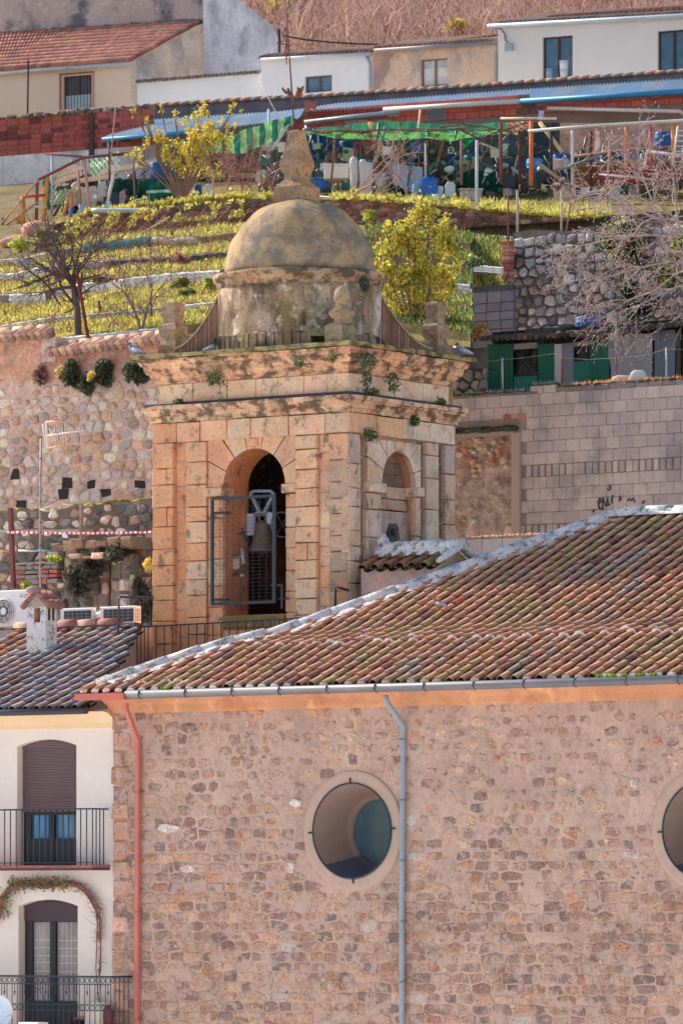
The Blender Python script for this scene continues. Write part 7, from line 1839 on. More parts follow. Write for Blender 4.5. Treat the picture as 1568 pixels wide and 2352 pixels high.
ctop = [(-40, 266), (0, 264), (150, 255), (300, 246), (471, 234), (572, 228), (700, 222), (1102, 196), (1279, 183), (1568, 163), (1640, 158)]
cw_ = thing('coping_wall', 'long weathered grey wall capped with reddish tiles in front of the houses', 'wall', CW.p(*cz2(900, 240)))
mb = MB(CW)
for i in range(80):
 ua, ub = 300 + i * 17, 317 + i * 17; mb.quad([cz2(ua, 290), cz2(ub, 290), cz2(ub, interp(ctop, ub) + 2), cz2(ua, interp(ctop, ua) + 2)], jit(C(112, 110, 122), .12))
mb.build('wall', M['oldplaster'], cw_)
mb = MB(CW); s_ = CW.s(300)
while s_ < CW.s(1640):
 u = CU + F * CW.p(s_, 0, 0).x / CW.Y(s_, 0); z_ = CW.z(interp(ctop, u), s_)
 mb.tube([(s_, -.05, z_ - .01), (s_ + .4, -.05, z_ + .005)], [.07, .055], 7, jit(R.choice([C(166, 136, 124), C(176, 120, 104), C(140, 128, 124)]), .1), world=False); s_ += .36
mb.build('tile_coping', M['tile'], cw_)
BWf = frame_at(200, 165, math.radians(28)); bwx = lambda u, v, t=0: (BWf.s(u, t), t, BWf.z(v, BWf.s(u, t), t))
bwl = thing('red_brick_wall', 'red hollow brick wall on a grey rendered base at the left below the cream house', 'wall', BWf.p(*bwx(150, 520)))
mb = MB(BWf); a, b = BWf.s(-60), BWf.s(352); zt_, zb2 = BWf.z(262, BWf.s(150)), BWf.z(348, BWf.s(150))
courses(mb, a, b, zb2, zt_, 0, lambda x, z: jit(C(180, 88, 80, 1.1) if R.random() < .86 else C(130, 70, 66, 1), .12), (.145, .155), (.38, .42), .1, .022, .004, .012, .01)
for k in range(4):
 for (u0, u1) in ((147, 158), (188, 204)): x0, x1 = BWf.s(u0), BWf.s(u1); zz_ = zb2 + .12 + k * .26; mb.box(x0, x1, -.015, 0, zz_, zz_ + .12, C(130, 66, 62))
grid_plane(mb, a, b, zb2, zt_, .03, C(170, 120, 108)); mb.box(BWf.s(207), BWf.s(217), -.06, .05, zb2 - .4, zt_, C(90, 66, 64), .01); mb.box(BWf.s(236), BWf.s(264), -.03, 0, BWf.z(340, 0), BWf.z(331, 0), C(70, 66, 70), .01)
mb.build('bricks', M['brick'], bwl)
mb = MB(BWf)
for k in range(130): mb.blob(tuple(BWf.p(R.uniform(a, b), R.uniform(-.05, .1), zt_ + R.uniform(-.02, .06))), R.uniform(.06, .16), .1, R.uniform(.03, .08), jit(R.choice([C(96, 88, 84), C(150, 120, 110)]), .2), 6, 4, .3)
mb.build('mortar_top', M['rubble'], bwl)
mb = MB(BWf); grid_plane(mb, a, BWf.s(360), BWf.z(560, 0) - 1, zb2, .0, lambda x, z: jit(C(206, 204, 208), .03), 12, 6)
mb.build('rendered_base', M['oldplaster'], bwl)
LF = frame_at(784, 162.5, math.radians(26)); lfp = lambda u, v, t=0: (LF.s(u, t), t, LF.z(v, LF.s(u, t), t))
lt = thing('brick_outbuilding', 'long red brick outbuilding with a blue grey corrugated roof and blue and white gutters', 'outbuilding', LF.p(*lfp(1100, 330)))
low = [(679, 259), (881, 250), (1196, 232), (1568, 210), (1640, 206)]
mb = MB(LF)
a, b = LF.s(679), LF.s(1640)
z = LF.z(300, a); row = 0
while z < LF.z(200, b):
 x = a + (row % 2) * .2
 while x < b - .1:
  u = CU + F * LF.p(x + .2, 0, 0).x / LF.Y(x + .2, 0); zt_ = LF.z(interp(low, u), x)
  if z + .2 < zt_ + .18:
   c = jit(C(206, 100, 82), .1)
   if 1190 < u < 1230: c = jit(C(130, 92, 84), .1)
   if u > 1290 and z < zt_ - .85 or R.random() < .03: c = jit(C(198, 160, 144), .08)
   mb.bevbox(x + .012, x + .388, -R.uniform(0, .01), .05, z + .012, z + .19, c, .008, .004)
  x += .4
 z += .2; row += 1
mb.build('bricks', M['brick'], lt)
mb = MB(LF)
for i in range(48):
 ua, ub = 679 + i * 20, 699 + i * 20
 mb.quad([lfp(ua, 420, .03), lfp(ub, 420, .03), lfp(ub, interp(low, ub), .03), lfp(ua, interp(low, ua), .03)], jit(C(150, 120, 112), .05))
mb.quad([lfp(679, 420, 0), lfp(679, 420, 4), lfp(679, 259, 4), lfp(679, 259, 0)], C(150, 84, 72))
mb.build('wall_core', M['brick'], lt)
mb = MB(); hi = [(700, 250), (776, 238), (1102, 213), (1279, 200), (1568, 181), (1640, 176)]
us = list(range(682, 1641, 2)); A, B = [], []
for i, u in enumerate(us):
 o_ = .035 * math.sin(i * math.pi / 2); pa = LF.p(*lfp(u, interp(low, u) - 2, -.2)); ub = u + 22; pb = LF.p(*lfp(min(ub, 1640), interp(hi, ub) if ub > 700 else 246, 3.6))
 A.append(mb.w(pa + Vector((0, 0, o_)))); B.append(mb.w(pb + Vector((0, 0, o_))))
rcx = [C(176, 198, 216, 1.1), C(190, 206, 220, 1.1), C(160, 190, 214), C(196, 204, 212, 1.1)]
for i in range(len(us) - 1): mb.f((A[i], A[i + 1], B[i + 1], B[i]), jit(rcx[(i // 26) % 4], .04), True)
mb.build('corrugated_roof', M['zinc'], lt)
gutter_line(lt, [], 0, 0, 0) if False else None
def lt_tube(name, pts, t, r, col, lab=None, mt='paint'): mb = MB(LF); mb.tube([lfp(u, v, t) for u, v in pts], r, 8, col, world=False); return mb.build(name, M[mt], lt, label=lab)
lt_tube('gutter', [(1196, 233), (1640, 206)], -.3, .085, C(30, 140, 190), 'blue gutter'); lt_tube('gutter', [(881, 252), (1192, 233)], -.3, .075, C(232, 226, 216, 1.1), 'white gutter')
lt_tube('wall_pipe', [(700, 281), (919, 256)], -.25, .07, C(160, 176, 188), 'grey sloping pipe'); lt_tube('wall_pipe', [(1257, 249), (1560, 256), (1568, 262)], -.25, .06, C(222, 206, 196), 'white horizontal pipe')
mb = MB(LF); hp_ = LF.s(981); mb.box(hp_, LF.s(1023), -.04, .0, LF.z(278, hp_), LF.z(253, hp_), C(150, 150, 156));
for k in range(8): mb.bar((hp_ + .05 + k * .07, -.06, LF.z(277, hp_)), (hp_ + .05 + k * .07, -.06, LF.z(254, hp_)), .012, C(100, 112, 124))
mb.build('vent_grille', M['paint'], lt)
mb = MB(); A, B = [], []; lo2 = [(236, 318), (320, 312), (510, 294), (594, 284), (668, 274)]; hi2 = [(236, 318), (262, 306), (348, 275), (645, 256), (700, 250)]
lr = thing('corrugated_shelter', 'sloping blue grey corrugated shelter roof behind the yellow tree', 'shelter', LF.p(*lfp(450, 320, -2)))
us = list(range(236, 690, 2))
for i, u in enumerate(us):
 o_ = .03 * math.sin(i * math.pi / 2); A.append(mb.w(LF.p(*lfp(u, interp(lo2, u), -3.2)) + Vector((0, 0, o_)))); ub = min(u + 30, 700); B.append(mb.w(LF.p(*lfp(ub, interp(hi2, ub), -.3)) + Vector((0, 0, o_))))
for i in range(len(us) - 1): mb.f((A[i], A[i + 1], B[i + 1], B[i]), jit(rcx[(i // 20) % 4], .04), True)
mb.build('roof_sheet', M['zinc'], lr)
mb = MB(LF); mb.tube([lfp(u, v + 2, -3.3) for u, v in lo2[:3]], .06, 8, C(40, 150, 200), world=False); mb.build('gutter', M['paint'], lr)
for u in (250, 330, 430, 520, 600, 660): mb = MB(LF); mb.tube([lfp(u, interp(lo2, u), -3.1), lfp(u, 430, -3.1)], .04, 5, C(150, 140, 136), world=False); mb.build('pole', M['wood'], lr)
stick('overhead_cable', 'black overhead cable sagging across the brown hillside above the roofs', 'cable', [hp(u, v, 1.2) for u, v in ((652, 82), (700, 91), (760, 97), (830, 101), (880, 102), (960, 99), (1060, 90), (1150, 80))], .03, C(60, 60, 66), n=5, fr=HY)
KC = 1.3
mb = MB(); bcs = [C(226, 184, 166, 1.2), C(206, 160, 142, 1.2), C(236, 200, 180, 1.2), C(170, 126, 112), C(244, 214, 194, 1.2)]
def hillp(u, v):
 Y = interp([(-420, 300), (-120, 222), (0, 206), (110, 194), (200, 184), (262, 176.5)], v); return P(u, v, dY(Y, u) - R.uniform(.1, 1.2))
for k in range(8000):
 u = R.uniform(560, 1600); v = R.uniform(-60, 150)
 if u < 640 and v > 60: continue
 p = hillp(u, v); L = R.uniform(.25, 1.3); an = R.gauss(math.pi / 2, .75); q = p + Vector((math.cos(an) * L, R.uniform(-.3, .3), math.sin(an) * L)); m_ = p.lerp(q, .5) + Vector((R.gauss(0, .08), 0, R.gauss(0, .08)))
 w_ = R.uniform(.01, .032); mb.tube([p, m_, q], [w_, w_ * .8, w_ * .4], 3, jit(R.choice(bcs), .2), cap=False)
mb.build('dead_brush', M['bark'], label='tangle of dry pinkish brush covering the steep hillside', kind='stuff')
def bare_tree(name, label, base, h, seed, spread=1.0, r0=.06, depth=5, col=C(196, 170, 160), cat='tree', lean=(0, 0), nb=3, up=.35, group=None, trunk_h=.3, wig=.12, minr=.006):
 rr = random.Random(seed); o = thing(name, label, cat, base, group); mt = MB(); mb = MB()
 def grow(p, d, L, r, lev, tgt):
  pts = [p]; rs = [r]; n = 4
  for i in range(n):
   d = (d + Vector((rr.gauss(0, wig), rr.gauss(0, wig), rr.gauss(0, wig) + (up * .08)))).normalized(); pts.append(pts[-1] + d * L / n); rs.append(max(minr * .6, r * (1 - .45 * (i + 1) / n)))
  tgt.tube(pts, rs, 6 if lev == depth else (5 if r > .02 else 3), jit(col, .12), cap=False)
  if lev <= 0: return
  for k in range(nb if lev < depth else nb + 1):
   j = rr.randint(2, n) if lev < depth else n - (k % 2); a = rr.uniform(0, 6.28); nd = (d * .75 + Vector((math.cos(a) * spread, math.sin(a) * spread * .8, rr.uniform(-.15, .5) * up * 2))).normalized()
   grow(pts[j], nd, L * rr.uniform(.6, .85), rs[j] * .72, lev - 1, mb)
 grow(Vector(base), Vector((lean[0], lean[1], 1)).normalized(), h * trunk_h, r0, depth, mt)
 mt.build('trunk', M['bark'], o); mb.build('crown', M['bark'], o); return o
for u, v, h, sd, lab in ((795, 118, 4.2, 1, 'slim pale bare tree on the brown hill just above the small white house'), (882, 100, 3.4, 2, 'bare tree on the brown hill above the left end of the tan house'), (1110, 92, 3.6, 3, 'bare tree on the brown hill above the right end of the tan house'), (1140, 60, 3, 4, 'bare forked tree on the hill at the corner of the right white house'), (700, 120, 3.5, 5, 'bare tree on the brown hill right of the weathervane cross'), (840, 110, 3.0, 8, 'thin upright bare tree on the hill, above the junction of small white and tan houses')):
 bare_tree('bare_tree', lab, hillp(u, v), h, sd, .8, .06, 4, C(226, 190, 166), up=.6)
for u, v, rx, rz, n, lab, cs in ((640, 14, 40, 34, 1500, 'yellow green leafy bush at the top edge right of the bluish gable', [C(206, 196, 60), C(150, 150, 60), C(232, 214, 90)]), (1028, 86, 46, 22, 1300, 'bright yellow bush above the tan house', [C(240, 206, 60), C(206, 180, 70), C(180, 160, 60)]), (1420, 2, 60, 14, 700, 'yellow green bush at the top edge above the right white house', [C(206, 190, 70), C(170, 160, 70)])):
 bush('yellow_bush', lab, 0, 0, 0, rx, rz, n, cs, (.06, .13), world=hillp(u, v) + Vector((0, -1.2, 0)), cat='bush', ry=.8)
# ---------------------------------------------------------------- trees and the sheds' clutter
KC = 1.35
def leafy_tree(name, label, base, blobs, n, cols, seed, ls=(.06, .11), trunk_c=C(150, 112, 92), Yj=.6, stems=5, mt='leaf', cat='tree', trunk=True):
 """blobs: (u, v, Y, r_px) crown lobes in survey pixels"""
 o = thing(name, label, cat, base); lf = MB(); tr = MB(); rr = random.Random(seed)
 L = []
 for (u, v, Y, r) in blobs:
  c = P(u, v, Y); L.append((c, r * Y / F))
  q = Vector(base).lerp(c, .5) + Vector((rr.uniform(-.1, .1), 0, rr.uniform(-.1, .1)))
  tr.tube([base, Vector(base).lerp(q, .5), q, c], [.035, .028, .018, .007], 5, jit(trunk_c, .1), cap=False)
  for k in range(4): tr.tube([q.lerp(c, .5), c + Vector((rr.gauss(0, 1), rr.gauss(0, 1), rr.gauss(0, 1))) * L[-1][1] * .6], [.014, .004], 3, jit(trunk_c, .1), cap=False)
 tot = sum(r * r for _, r in L)
 for c, r in L:
  clumps = [c + Vector((rr.gauss(0, .55), rr.gauss(0, .45), rr.gauss(0, .55))) * r for _ in range(8)]
  for k in range(int(n * r * r / tot)):
   q = rr.choice(clumps) + Vector((rr.gauss(0, .17), rr.gauss(0, .17), rr.gauss(0, .24))) * r
   leafq(lf, q, rr.uniform(*ls), jit(rr.choice(cols), .25, .07))
 tr.build('trunk', M['bark'], o); lf.build('crown', M[mt], o); return o
yel = [C(248, 224, 64), C(236, 212, 60), C(206, 196, 70), C(146, 150, 58), C(226, 192, 66)]
YT = 117.5
leafy_tree('citrus_tree', 'bushy yellow leaved tree just right of the dome', P(955, 800, YT), [(955, 480, YT, 26), (985, 510, YT, 34), (930, 530, YT, 36), (1010, 545, YT, 34), (900, 570, YT, 34), (965, 580, YT, 44), (1030, 590, YT, 30), (890, 615, YT, 30), (935, 640, YT, 44), (995, 640, YT, 42), (1035, 640, YT, 24), (910, 690, YT, 34), (965, 700, YT, 40), (1010, 690, YT, 30), (925, 735, YT, 22), (890, 660, YT, 24), (895, 520, YT, 18), (1025, 530, YT, 20)], 9500, yel + [C(120, 130, 50)], 3, (.028, .055))
YL = 149
leafy_tree('lemon_tree', 'sparse yellow leaved tree before the corrugated shelter at left', P(418, 462, YL), [(460, 265, YL, 24), (440, 300, YL, 28), (480, 300, YL, 26), (410, 330, YL, 30), (450, 345, YL, 36), (490, 340, YL, 30), (520, 330, YL, 20), (380, 345, YL, 26), (350, 330, YL, 20), (430, 380, YL, 28), (480, 385, YL, 26), (400, 375, YL, 18), (355, 300, YL, 14), (320, 360, YL, 16), (335, 275, YL, 9), (535, 250, YL, 13), (310, 255, YL, 8), (300, 355, YL, 10), (370, 250, YL, 9), (400, 265, YL, 10), (525, 290, YL, 14)], 3000, yel, 5, (.03, .06))
gsh = 'bushes on the left garden terraces'
for u, v, Y, rx, rz, n, cs, lab in (
 (413, 652, 127, 22, 17, 900, [C(176, 180, 60), C(130, 140, 54), C(100, 120, 60)], 'round clipped green bush beside the drum at left, upper of two'),
 (430, 676, 125, 20, 13, 700, [C(160, 176, 60), C(110, 130, 54), C(90, 110, 60)], 'round clipped green bush beside the drum at left, lower of two'),
 (417, 603, 131, 26, 22, 500, [C(190, 140, 110), C(170, 126, 104)], 'dry reddish brush left of the dome'),
 (485, 655, 126, 14, 20, 420, [C(206, 206, 80), C(150, 160, 70)], 'loose yellow green weed touching the drum cornice at left'),
 (48, 560, 138, 28, 20, 700, [C(200, 206, 70), C(140, 160, 70), C(222, 214, 110)], 'big leafy green plant at the left edge near the white crate'),
 (105, 545, 139, 32, 20, 800, [C(150, 160, 80), C(110, 126, 80), C(176, 176, 80)], 'dark green bush behind the bare tree top, right of the big leafy plant'),
 (150, 545, 138.5, 26, 16, 400, [C(206, 196, 70), C(160, 150, 70)], 'yellow weeds at the foot of the brick terrace wall, left end'),
 (230, 640, 126.5, 36, 10, 420, [C(176, 136, 110), C(150, 120, 90)], 'brown dead weeds behind the white corrugated edging'),
 (850, 495, 141, 16, 18, 300, [C(206, 200, 60), C(150, 150, 60)], 'small yellow green sapling between dome and citrus tree'),
 (1085, 600, 129, 26, 14, 420, [C(190, 196, 110), C(120, 140, 90), C(90, 110, 80)], 'drooping palm like plant right of the citrus tree'),
 (1090, 760, 126, 30, 24, 500, [C(206, 170, 70), C(150, 130, 70)], 'dry yellow weeds beside the right block pedestal'),
 (1062, 740, 126, 16, 18, 240, [C(170, 150, 80), C(140, 120, 80)], 'brown weeds above the right end of the tower cornice')):
 bush('terrace_bush', lab, u, v, 0, rx, rz, n, cs, (.03, .065), world=P(u, v, Y - .006 * (u - 400) - .6), group=gsh)
for u, v, Y, n in ((300, 470, 143, 0),): pass
def treeY(u, v, Y, **k): return P(u, v, Y - .006 * (u - 400))
def fan_tree(name, label, base, specs, col, seed, depth=4, group=None, wig=.14, cat='tree', minr=.005, nb=3, up=0.0, spread=.75, buds=None):
 rr = random.Random(seed); o = thing(name, label, cat, base, group); mt, mb = MB(), MB()
 def grow(p, d, L, r, lev):
  pts, rs = [p], [r]; n = 5
  for i in range(n):
   d = (d + Vector((rr.gauss(0, wig), rr.gauss(0, wig), rr.gauss(0, wig) + up))).normalized(); pts.append(pts[-1] + d * L / n); rs.append(max(minr, r * (1 - .5 * (i + 1) / n)))
  (mt if lev >= depth else mb).tube(pts, rs, 5 if r > .02 else 3, jit(col, .14), cap=False)
  if lev <= 0:
   if buds: mb.blob(tuple(pts[-1]), .012, .012, .02, buds, 4, 3)
   return
  for k in range(nb):
   j = rr.randint(1, n); nd = (d + Vector((rr.gauss(0, spread), rr.gauss(0, spread), rr.gauss(0, spread)))).normalized(); grow(pts[j], nd, L * rr.uniform(.5, .8), rs[j] * .7, lev - 1)
 for (pts, r, L) in specs:
  pts = [Vector(p) for p in pts]; mt.tube(pts, [r * (1 - .4 * i / (len(pts) - 1)) for i in range(len(pts))], 6, jit(col, .06), cap=False)
  for i in range(1, len(pts)):
   for k in range(nb - (1 if i < len(pts) - 1 else 0)):
    d = (pts[i] - pts[i - 1]).normalized(); d = (d + Vector((rr.gauss(0, spread), rr.gauss(0, spread), rr.gauss(0, spread) + up))).normalized(); grow(pts[i], d, L * rr.uniform(.6, 1), r * .5, depth - 1)
 mt.build('trunk', M['bark'], o); mb.build('crown', M['bark'], o); return o
T = lambda u, v, Y: P(u, v, Y)
dk = C(104, 84, 84)
fan_tree('bare_tree', 'dark trunked bare fruit tree on the lowest terrace above the tile coping', T(180, 770, 121), [([T(180, 770, 121), T(178, 710, 121), T(170, 660, 121), T(165, 640, 121)], .085, 1.0), ([T(168, 655, 121), T(150, 632, 120.5), T(120, 628, 120), T(95, 640, 119.8)], .05, .8), ([T(166, 645, 121), T(190, 610, 121), T(215, 580, 121.4)], .04, .8), ([T(165, 642, 121), T(140, 590, 121), T(118, 545, 121)], .035, .8)], dk, 11, depth=3, up=.02, nb=4)
fan_tree('sapling', 'forked grey sapling on the lowest terrace right of the dark tree', T(327, 778, 120), [([T(327, 778, 120), T(318, 735, 120), T(300, 695, 120), T(283, 668, 120)], .035, .8), ([T(325, 760, 120), T(335, 725, 120), T(345, 690, 120), T(350, 664, 120)], .03, .8)], C(150, 120, 118), 12, depth=3, up=.04, nb=3)
fan_tree('vine_row', 'row of bare reddish vine shoots on the terrace left of the dome', T(300, 640, 128), [([T(u, 630 - i * 2, 129), T(u + 3, 600, 129), T(u + R.uniform(-6, 6), 570, 129)], .016, .45) for i, u in enumerate(range(225, 400, 24))], C(150, 104, 104), 13, depth=2, up=.08, cat='vines', buds=C(190, 120, 110))
fan_tree('bare_shrub', 'brown twiggy shrub between the yellow tree and the finial', T(600, 455, 146), [([T(u, 460, 146), T(u + R.uniform(-8, 8), 430, 146), T(u + R.uniform(-16, 16), 395, 146)], .025, .8) for u in (490, 520, 550, 575, 600, 625, 560)], C(176, 128, 118), 14, depth=3, up=.05, cat='shrub')
fan_tree('bare_shrub', 'pale twiggy vine tangle right of the finial before the barrels', T(820, 470, 147), [([T(760, 470, 147), T(800, 450, 147), T(850, 425, 146), T(900, 365, 146)], .035, .9), ([T(800, 462, 147), T(850, 400, 147), T(880, 370, 147)], .028, .9), ([T(850, 470, 147), T(870, 440, 147), T(905, 415, 147)], .025, .8), ([T(940, 460, 147), T(920, 410, 147), T(890, 385, 147)], .03, .8)], C(190, 150, 138), 15, depth=3, nb=3)
fan_tree('fallen_branches', 'loose brown branches lying against the brick terrace wall left of the dome', T(300, 500, 143), [([T(u, 545 - (u - 200) * .06, 142.6), T(u + 24, 520 - (u - 200) * .06, 142.4), T(u + 50, 495 - (u - 200) * .07, 142.6)], .014, .6) for u in range(170, 540, 28)], C(176, 132, 118), 16, depth=1, nb=2, cat='branches')
YF = 123.5
pale = C(186, 164, 160)
fan_tree('fig_tree', 'large pale leafless fig tree spreading in from the right photo edge', T(1640, 800, YF + .5), [
 ([T(1640, 800, YF + .5), T(1630, 700, YF), T(1610, 610, YF), T(1570, 540, YF), T(1520, 505, YF)], .05, 1.2),
 ([T(1600, 610, YF), T(1540, 600, YF), T(1470, 615, YF), T(1400, 635, YF - .3), T(1350, 640, YF - .3)], .032, 1.0),
 ([T(1610, 640, YF), T(1540, 665, YF), T(1470, 700, YF - .4), T(1415, 740, YF - .4)], .028, .9),
 ([T(1560, 545, YF), T(1490, 540, YF), T(1420, 545, YF), T(1330, 565, YF)], .028, .9),
 ([T(1530, 512, YF), T(1500, 470, YF), T(1480, 420, YF), T(1470, 390, YF)], .028, 1.0),
 ([T(1560, 540, YF), T(1550, 470, YF), T(1545, 400, YF)], .028, 1.0),
 ([T(1520, 505, YF), T(1450, 480, YF), T(1390, 440, YF)], .026, 1.0),
 ([T(1625, 700, YF), T(1570, 720, YF - .5), T(1510, 760, YF - .5)], .025, .8),
 ([T(1600, 610, YF), T(1550, 630, YF + .4), T(1500, 670, YF + .4), T(1440, 690, YF + .4)], .025, .9)], pale, 17, depth=3, nb=4, spread=.6, wig=.16, buds=C(206, 176, 176))
bush('leafy_shrub', 'dark green shrub with yellow leaves behind the pale fig branches', 0, 0, 0, 70, 80, 4200, [C(110, 124, 70), C(84, 100, 64), C(206, 196, 80), C(64, 80, 60)], (.035, .075), world=P(1430, 560, 127.2), ry=.5)
bush('leafy_shrub', 'second green shrub at the right photo edge behind the pale fig branches', 0, 0, 0, 60, 90, 3600, [C(110, 124, 70), C(84, 100, 64), C(206, 196, 80), C(176, 176, 70)], (.035, .075), world=P(1545, 600, 127.0), ry=.5)
bush('dark_ivy', 'dark green ivy hanging low on the grey rubble wall behind the fig tree', 0, 0, 0, 60, 60, 2400, [C(60, 80, 64), C(80, 92, 66), C(54, 66, 60)], (.03, .06), world=P(1470, 700, 127.0), ry=.3)
def stake(u0, v0, u1, v1, Y, r, col, label, group='garden stakes and poles', mt='wood', nm='stake'):
 mb = MB(); mb.tube([P(u0, v0, Y), P((u0 + u1) / 2 + R.uniform(-.6, .6), (v0 + v1) / 2, Y), P(u1, v1, Y)], r, 5, col); return mb.build(nm, M[mt], label=label, cat=nm.replace('_', ' '), group=group)
for a in ((205, 790, 176, 620, 120.5, .04, C(130, 66, 66), 'dark red pole leaning beside the dark tree trunk'), (1094, 562, 1094, 322, 141, .045, C(206, 204, 206), 'tall white post standing before the green netting right of the citrus tree'),
          (1166, 557, 1166, 432, 133, .025, C(150, 96, 84), 'rusty stake above the brick pillar'), (1187, 559, 1187, 438, 132.5, .035, C(196, 176, 160), 'pale stake right of the rusty one above the grey rubble wall'), (1288, 568, 1288, 439, 131, .025, C(206, 188, 170), 'pale upright stake of the crossed pair above the grey rubble wall'), (1293, 568, 1316, 431, 131, .025, C(176, 120, 104), 'reddish leaning stake of the crossed pair above the grey rubble wall'),
          (1391, 480, 1400, 322, 145, .04, C(176, 130, 116), 'tall pinkish pole rising through the fig tree crown'), (956, 735, 953, 660, 124, .025, C(206, 196, 160), 'white stake standing before the lower citrus tree crown'), (905, 735, 916, 690, 124, .02, C(170, 110, 96), 'reddish stake left below the citrus tree'),
          (1057, 700, 1060, 600, 126, .05, C(150, 124, 110), 'weathered forked post right of the citrus tree'), (1085, 730, 1083, 610, 125.5, .03, C(110, 120, 130), 'grey steel pole at the block corner wall'), (350, 742, 346, 690, 122.5, .02, C(90, 66, 60), 'short dark stake beside the forked sapling'),
          (230, 715, 228, 690, 122.5, .03, C(110, 76, 66), 'short thick stub post right of the dark tree'), (461, 695, 464, 672, 124, .035, C(110, 84, 76), 'twisted short post beside the drum'), (475, 706, 474, 684, 124, .018, C(100, 60, 56), 'thin dark short post beside the drum'), (430, 665, 428, 630, 126, .016, C(150, 60, 60), 'thin red stake by the round bushes'),
          (345, 600, 343, 440, 141, .02, C(150, 112, 100), 'thin tall stick before the terrace wall left of the dome'), (247, 550, 248, 525, 142, .025, C(226, 170, 120), 'short orange stake at the foot of the terrace wall'), (310, 546, 391, 497, 142, .025, C(222, 196, 176), 'pale pole leaning on the terrace wall'), (405, 562, 392, 530, 138, .025, C(110, 84, 76), 'dark stake by the teal roll right end'),
          (600, 192, 655, 300, 150, .016, C(210, 206, 210), 'thin white rod leaning left of the weathervane'), (617, 250, 619, 350, 152, .035, C(176, 190, 200), 'blue grey post left of the finial'), (664, 285, 624, 345, 150, .04, C(206, 196, 190), 'pale board leaning left of the finial'), (958, 318, 934, 430, 149, .022, C(60, 60, 70), 'dark thin rod leaning among the grey sheets'), (965, 252, 958, 320, 149, .03, C(226, 196, 176), 'pale rod standing above the green netting'),
          (253, 390, 266, 245, 150, .02, C(196, 150, 140), 'thin pink rod leaning before the red brick wall')):
 stake(*a)
# ---- garden shed zone
SF = frame_at(784, 150, math.radians(24))
def sp(u, v, t=0): s_ = SF.s(u, t); return (s_, t, SF.z(v, s_, t))
bgm = MB(SF)   # dark back wall of the pergola
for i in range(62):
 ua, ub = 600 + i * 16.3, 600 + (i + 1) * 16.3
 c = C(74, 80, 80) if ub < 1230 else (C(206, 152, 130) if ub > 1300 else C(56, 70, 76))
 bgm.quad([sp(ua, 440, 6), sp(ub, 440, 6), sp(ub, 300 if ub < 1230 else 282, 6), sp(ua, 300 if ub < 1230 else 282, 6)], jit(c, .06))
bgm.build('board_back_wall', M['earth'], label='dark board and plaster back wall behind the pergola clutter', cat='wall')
def item(name, label, cat, mb, mt='plastic', group=None): return mb.build(name, M[mt], label=label, cat=cat, group=group)
gb2 = 'blue plastic barrels in the shed garden'
BL = C(22, 92, 160, 1.2)
for u0, u1, v0, v1, Y, lab in ((694, 727, 295, 368, 153.5, 'tall blue barrel just right of the finial top, leftmost'), (729, 749, 306, 368, 153.8, 'second tall blue barrel right of the finial'), (750, 777, 308, 370, 153.9, 'third tall blue barrel right of the finial, under the netting'), (778, 819, 325, 372, 153.6, 'fourth blue barrel under the netting'),
      (1268, 1313, 355, 414, 151.0, 'biggest blue barrel beside the white pergola post'), (1318, 1344, 352, 378, 152.5, 'blue barrel right behind the white pergola post'), (1342, 1362, 354, 376, 152.3, 'small blue barrel behind the rusty pergola post'), (1368, 1414, 352, 388, 151.5, 'wide blue barrel lying behind the corrugated stack'), (1415, 1449, 344, 370, 152, 'blue barrel left of the orange post'), (1461, 1490, 339, 374, 151.6, 'blue barrel between orange and pink posts'), (1502, 1544, 304, 348, 151.8, 'raised blue barrel near the ladder'), (1503, 1534, 349, 386, 151.5, 'blue barrel below the raised one near the ladder'), (1562, 1600, 340, 384, 151, 'blue barrel cut by the right photo edge'),
      (344, 382, 374, 412, 150.5, 'blue barrel left of the lemon tree trunk, left of two'), (383, 408, 374, 410, 150.6, 'blue barrel left of the lemon tree trunk, right of two'), (1072, 1094, 346, 388, 153, 'dark blue barrel in the pergola shade left of the white post'), (978, 1000, 350, 380, 153.5, 'blue barrel in the shade above the jerrycans, left'), (1018, 1040, 352, 384, 153.5, 'blue barrel in the shade above the jerrycans, middle'), (1042, 1066, 352, 384, 153.6, 'blue barrel in the shade above the jerrycans, right'), (445, 464, 425, 458, 149.5, 'blue drum low behind the lemon tree trunk')):
 barrel('blue_barrel', lab, u0, u1, v0, v1, Y, jit(BL, .12), group=gb2)
barrel('light_blue_drum', 'light blue drum behind the orange pergola post', 1208, 1246, 366, 398, 151.4, C(40, 150, 214))
for u in (1106, 1128): barrel('dark_drum', 'dark green black drum right of the concrete basin, ' + ('left' if u < 1110 else 'right') + ' of two', u, u + 22, 420, 456, 150.5, C(34, 60, 66))
barrel('olive_drum', 'small olive yellow drum behind the white jerrycan', 1036, 1053, 415, 446, 149.8, C(140, 130, 60))
barrel('bucket', 'white bucket lying low before the blue jerrycan', 991, 1016, 447, 463, 148.3, C(196, 214, 230, 1.2), open_=True)
barrel('round_canister', 'pale blue round canister left of the blue jerrycan', 946, 964, 424, 450, 148.6, C(120, 160, 196))
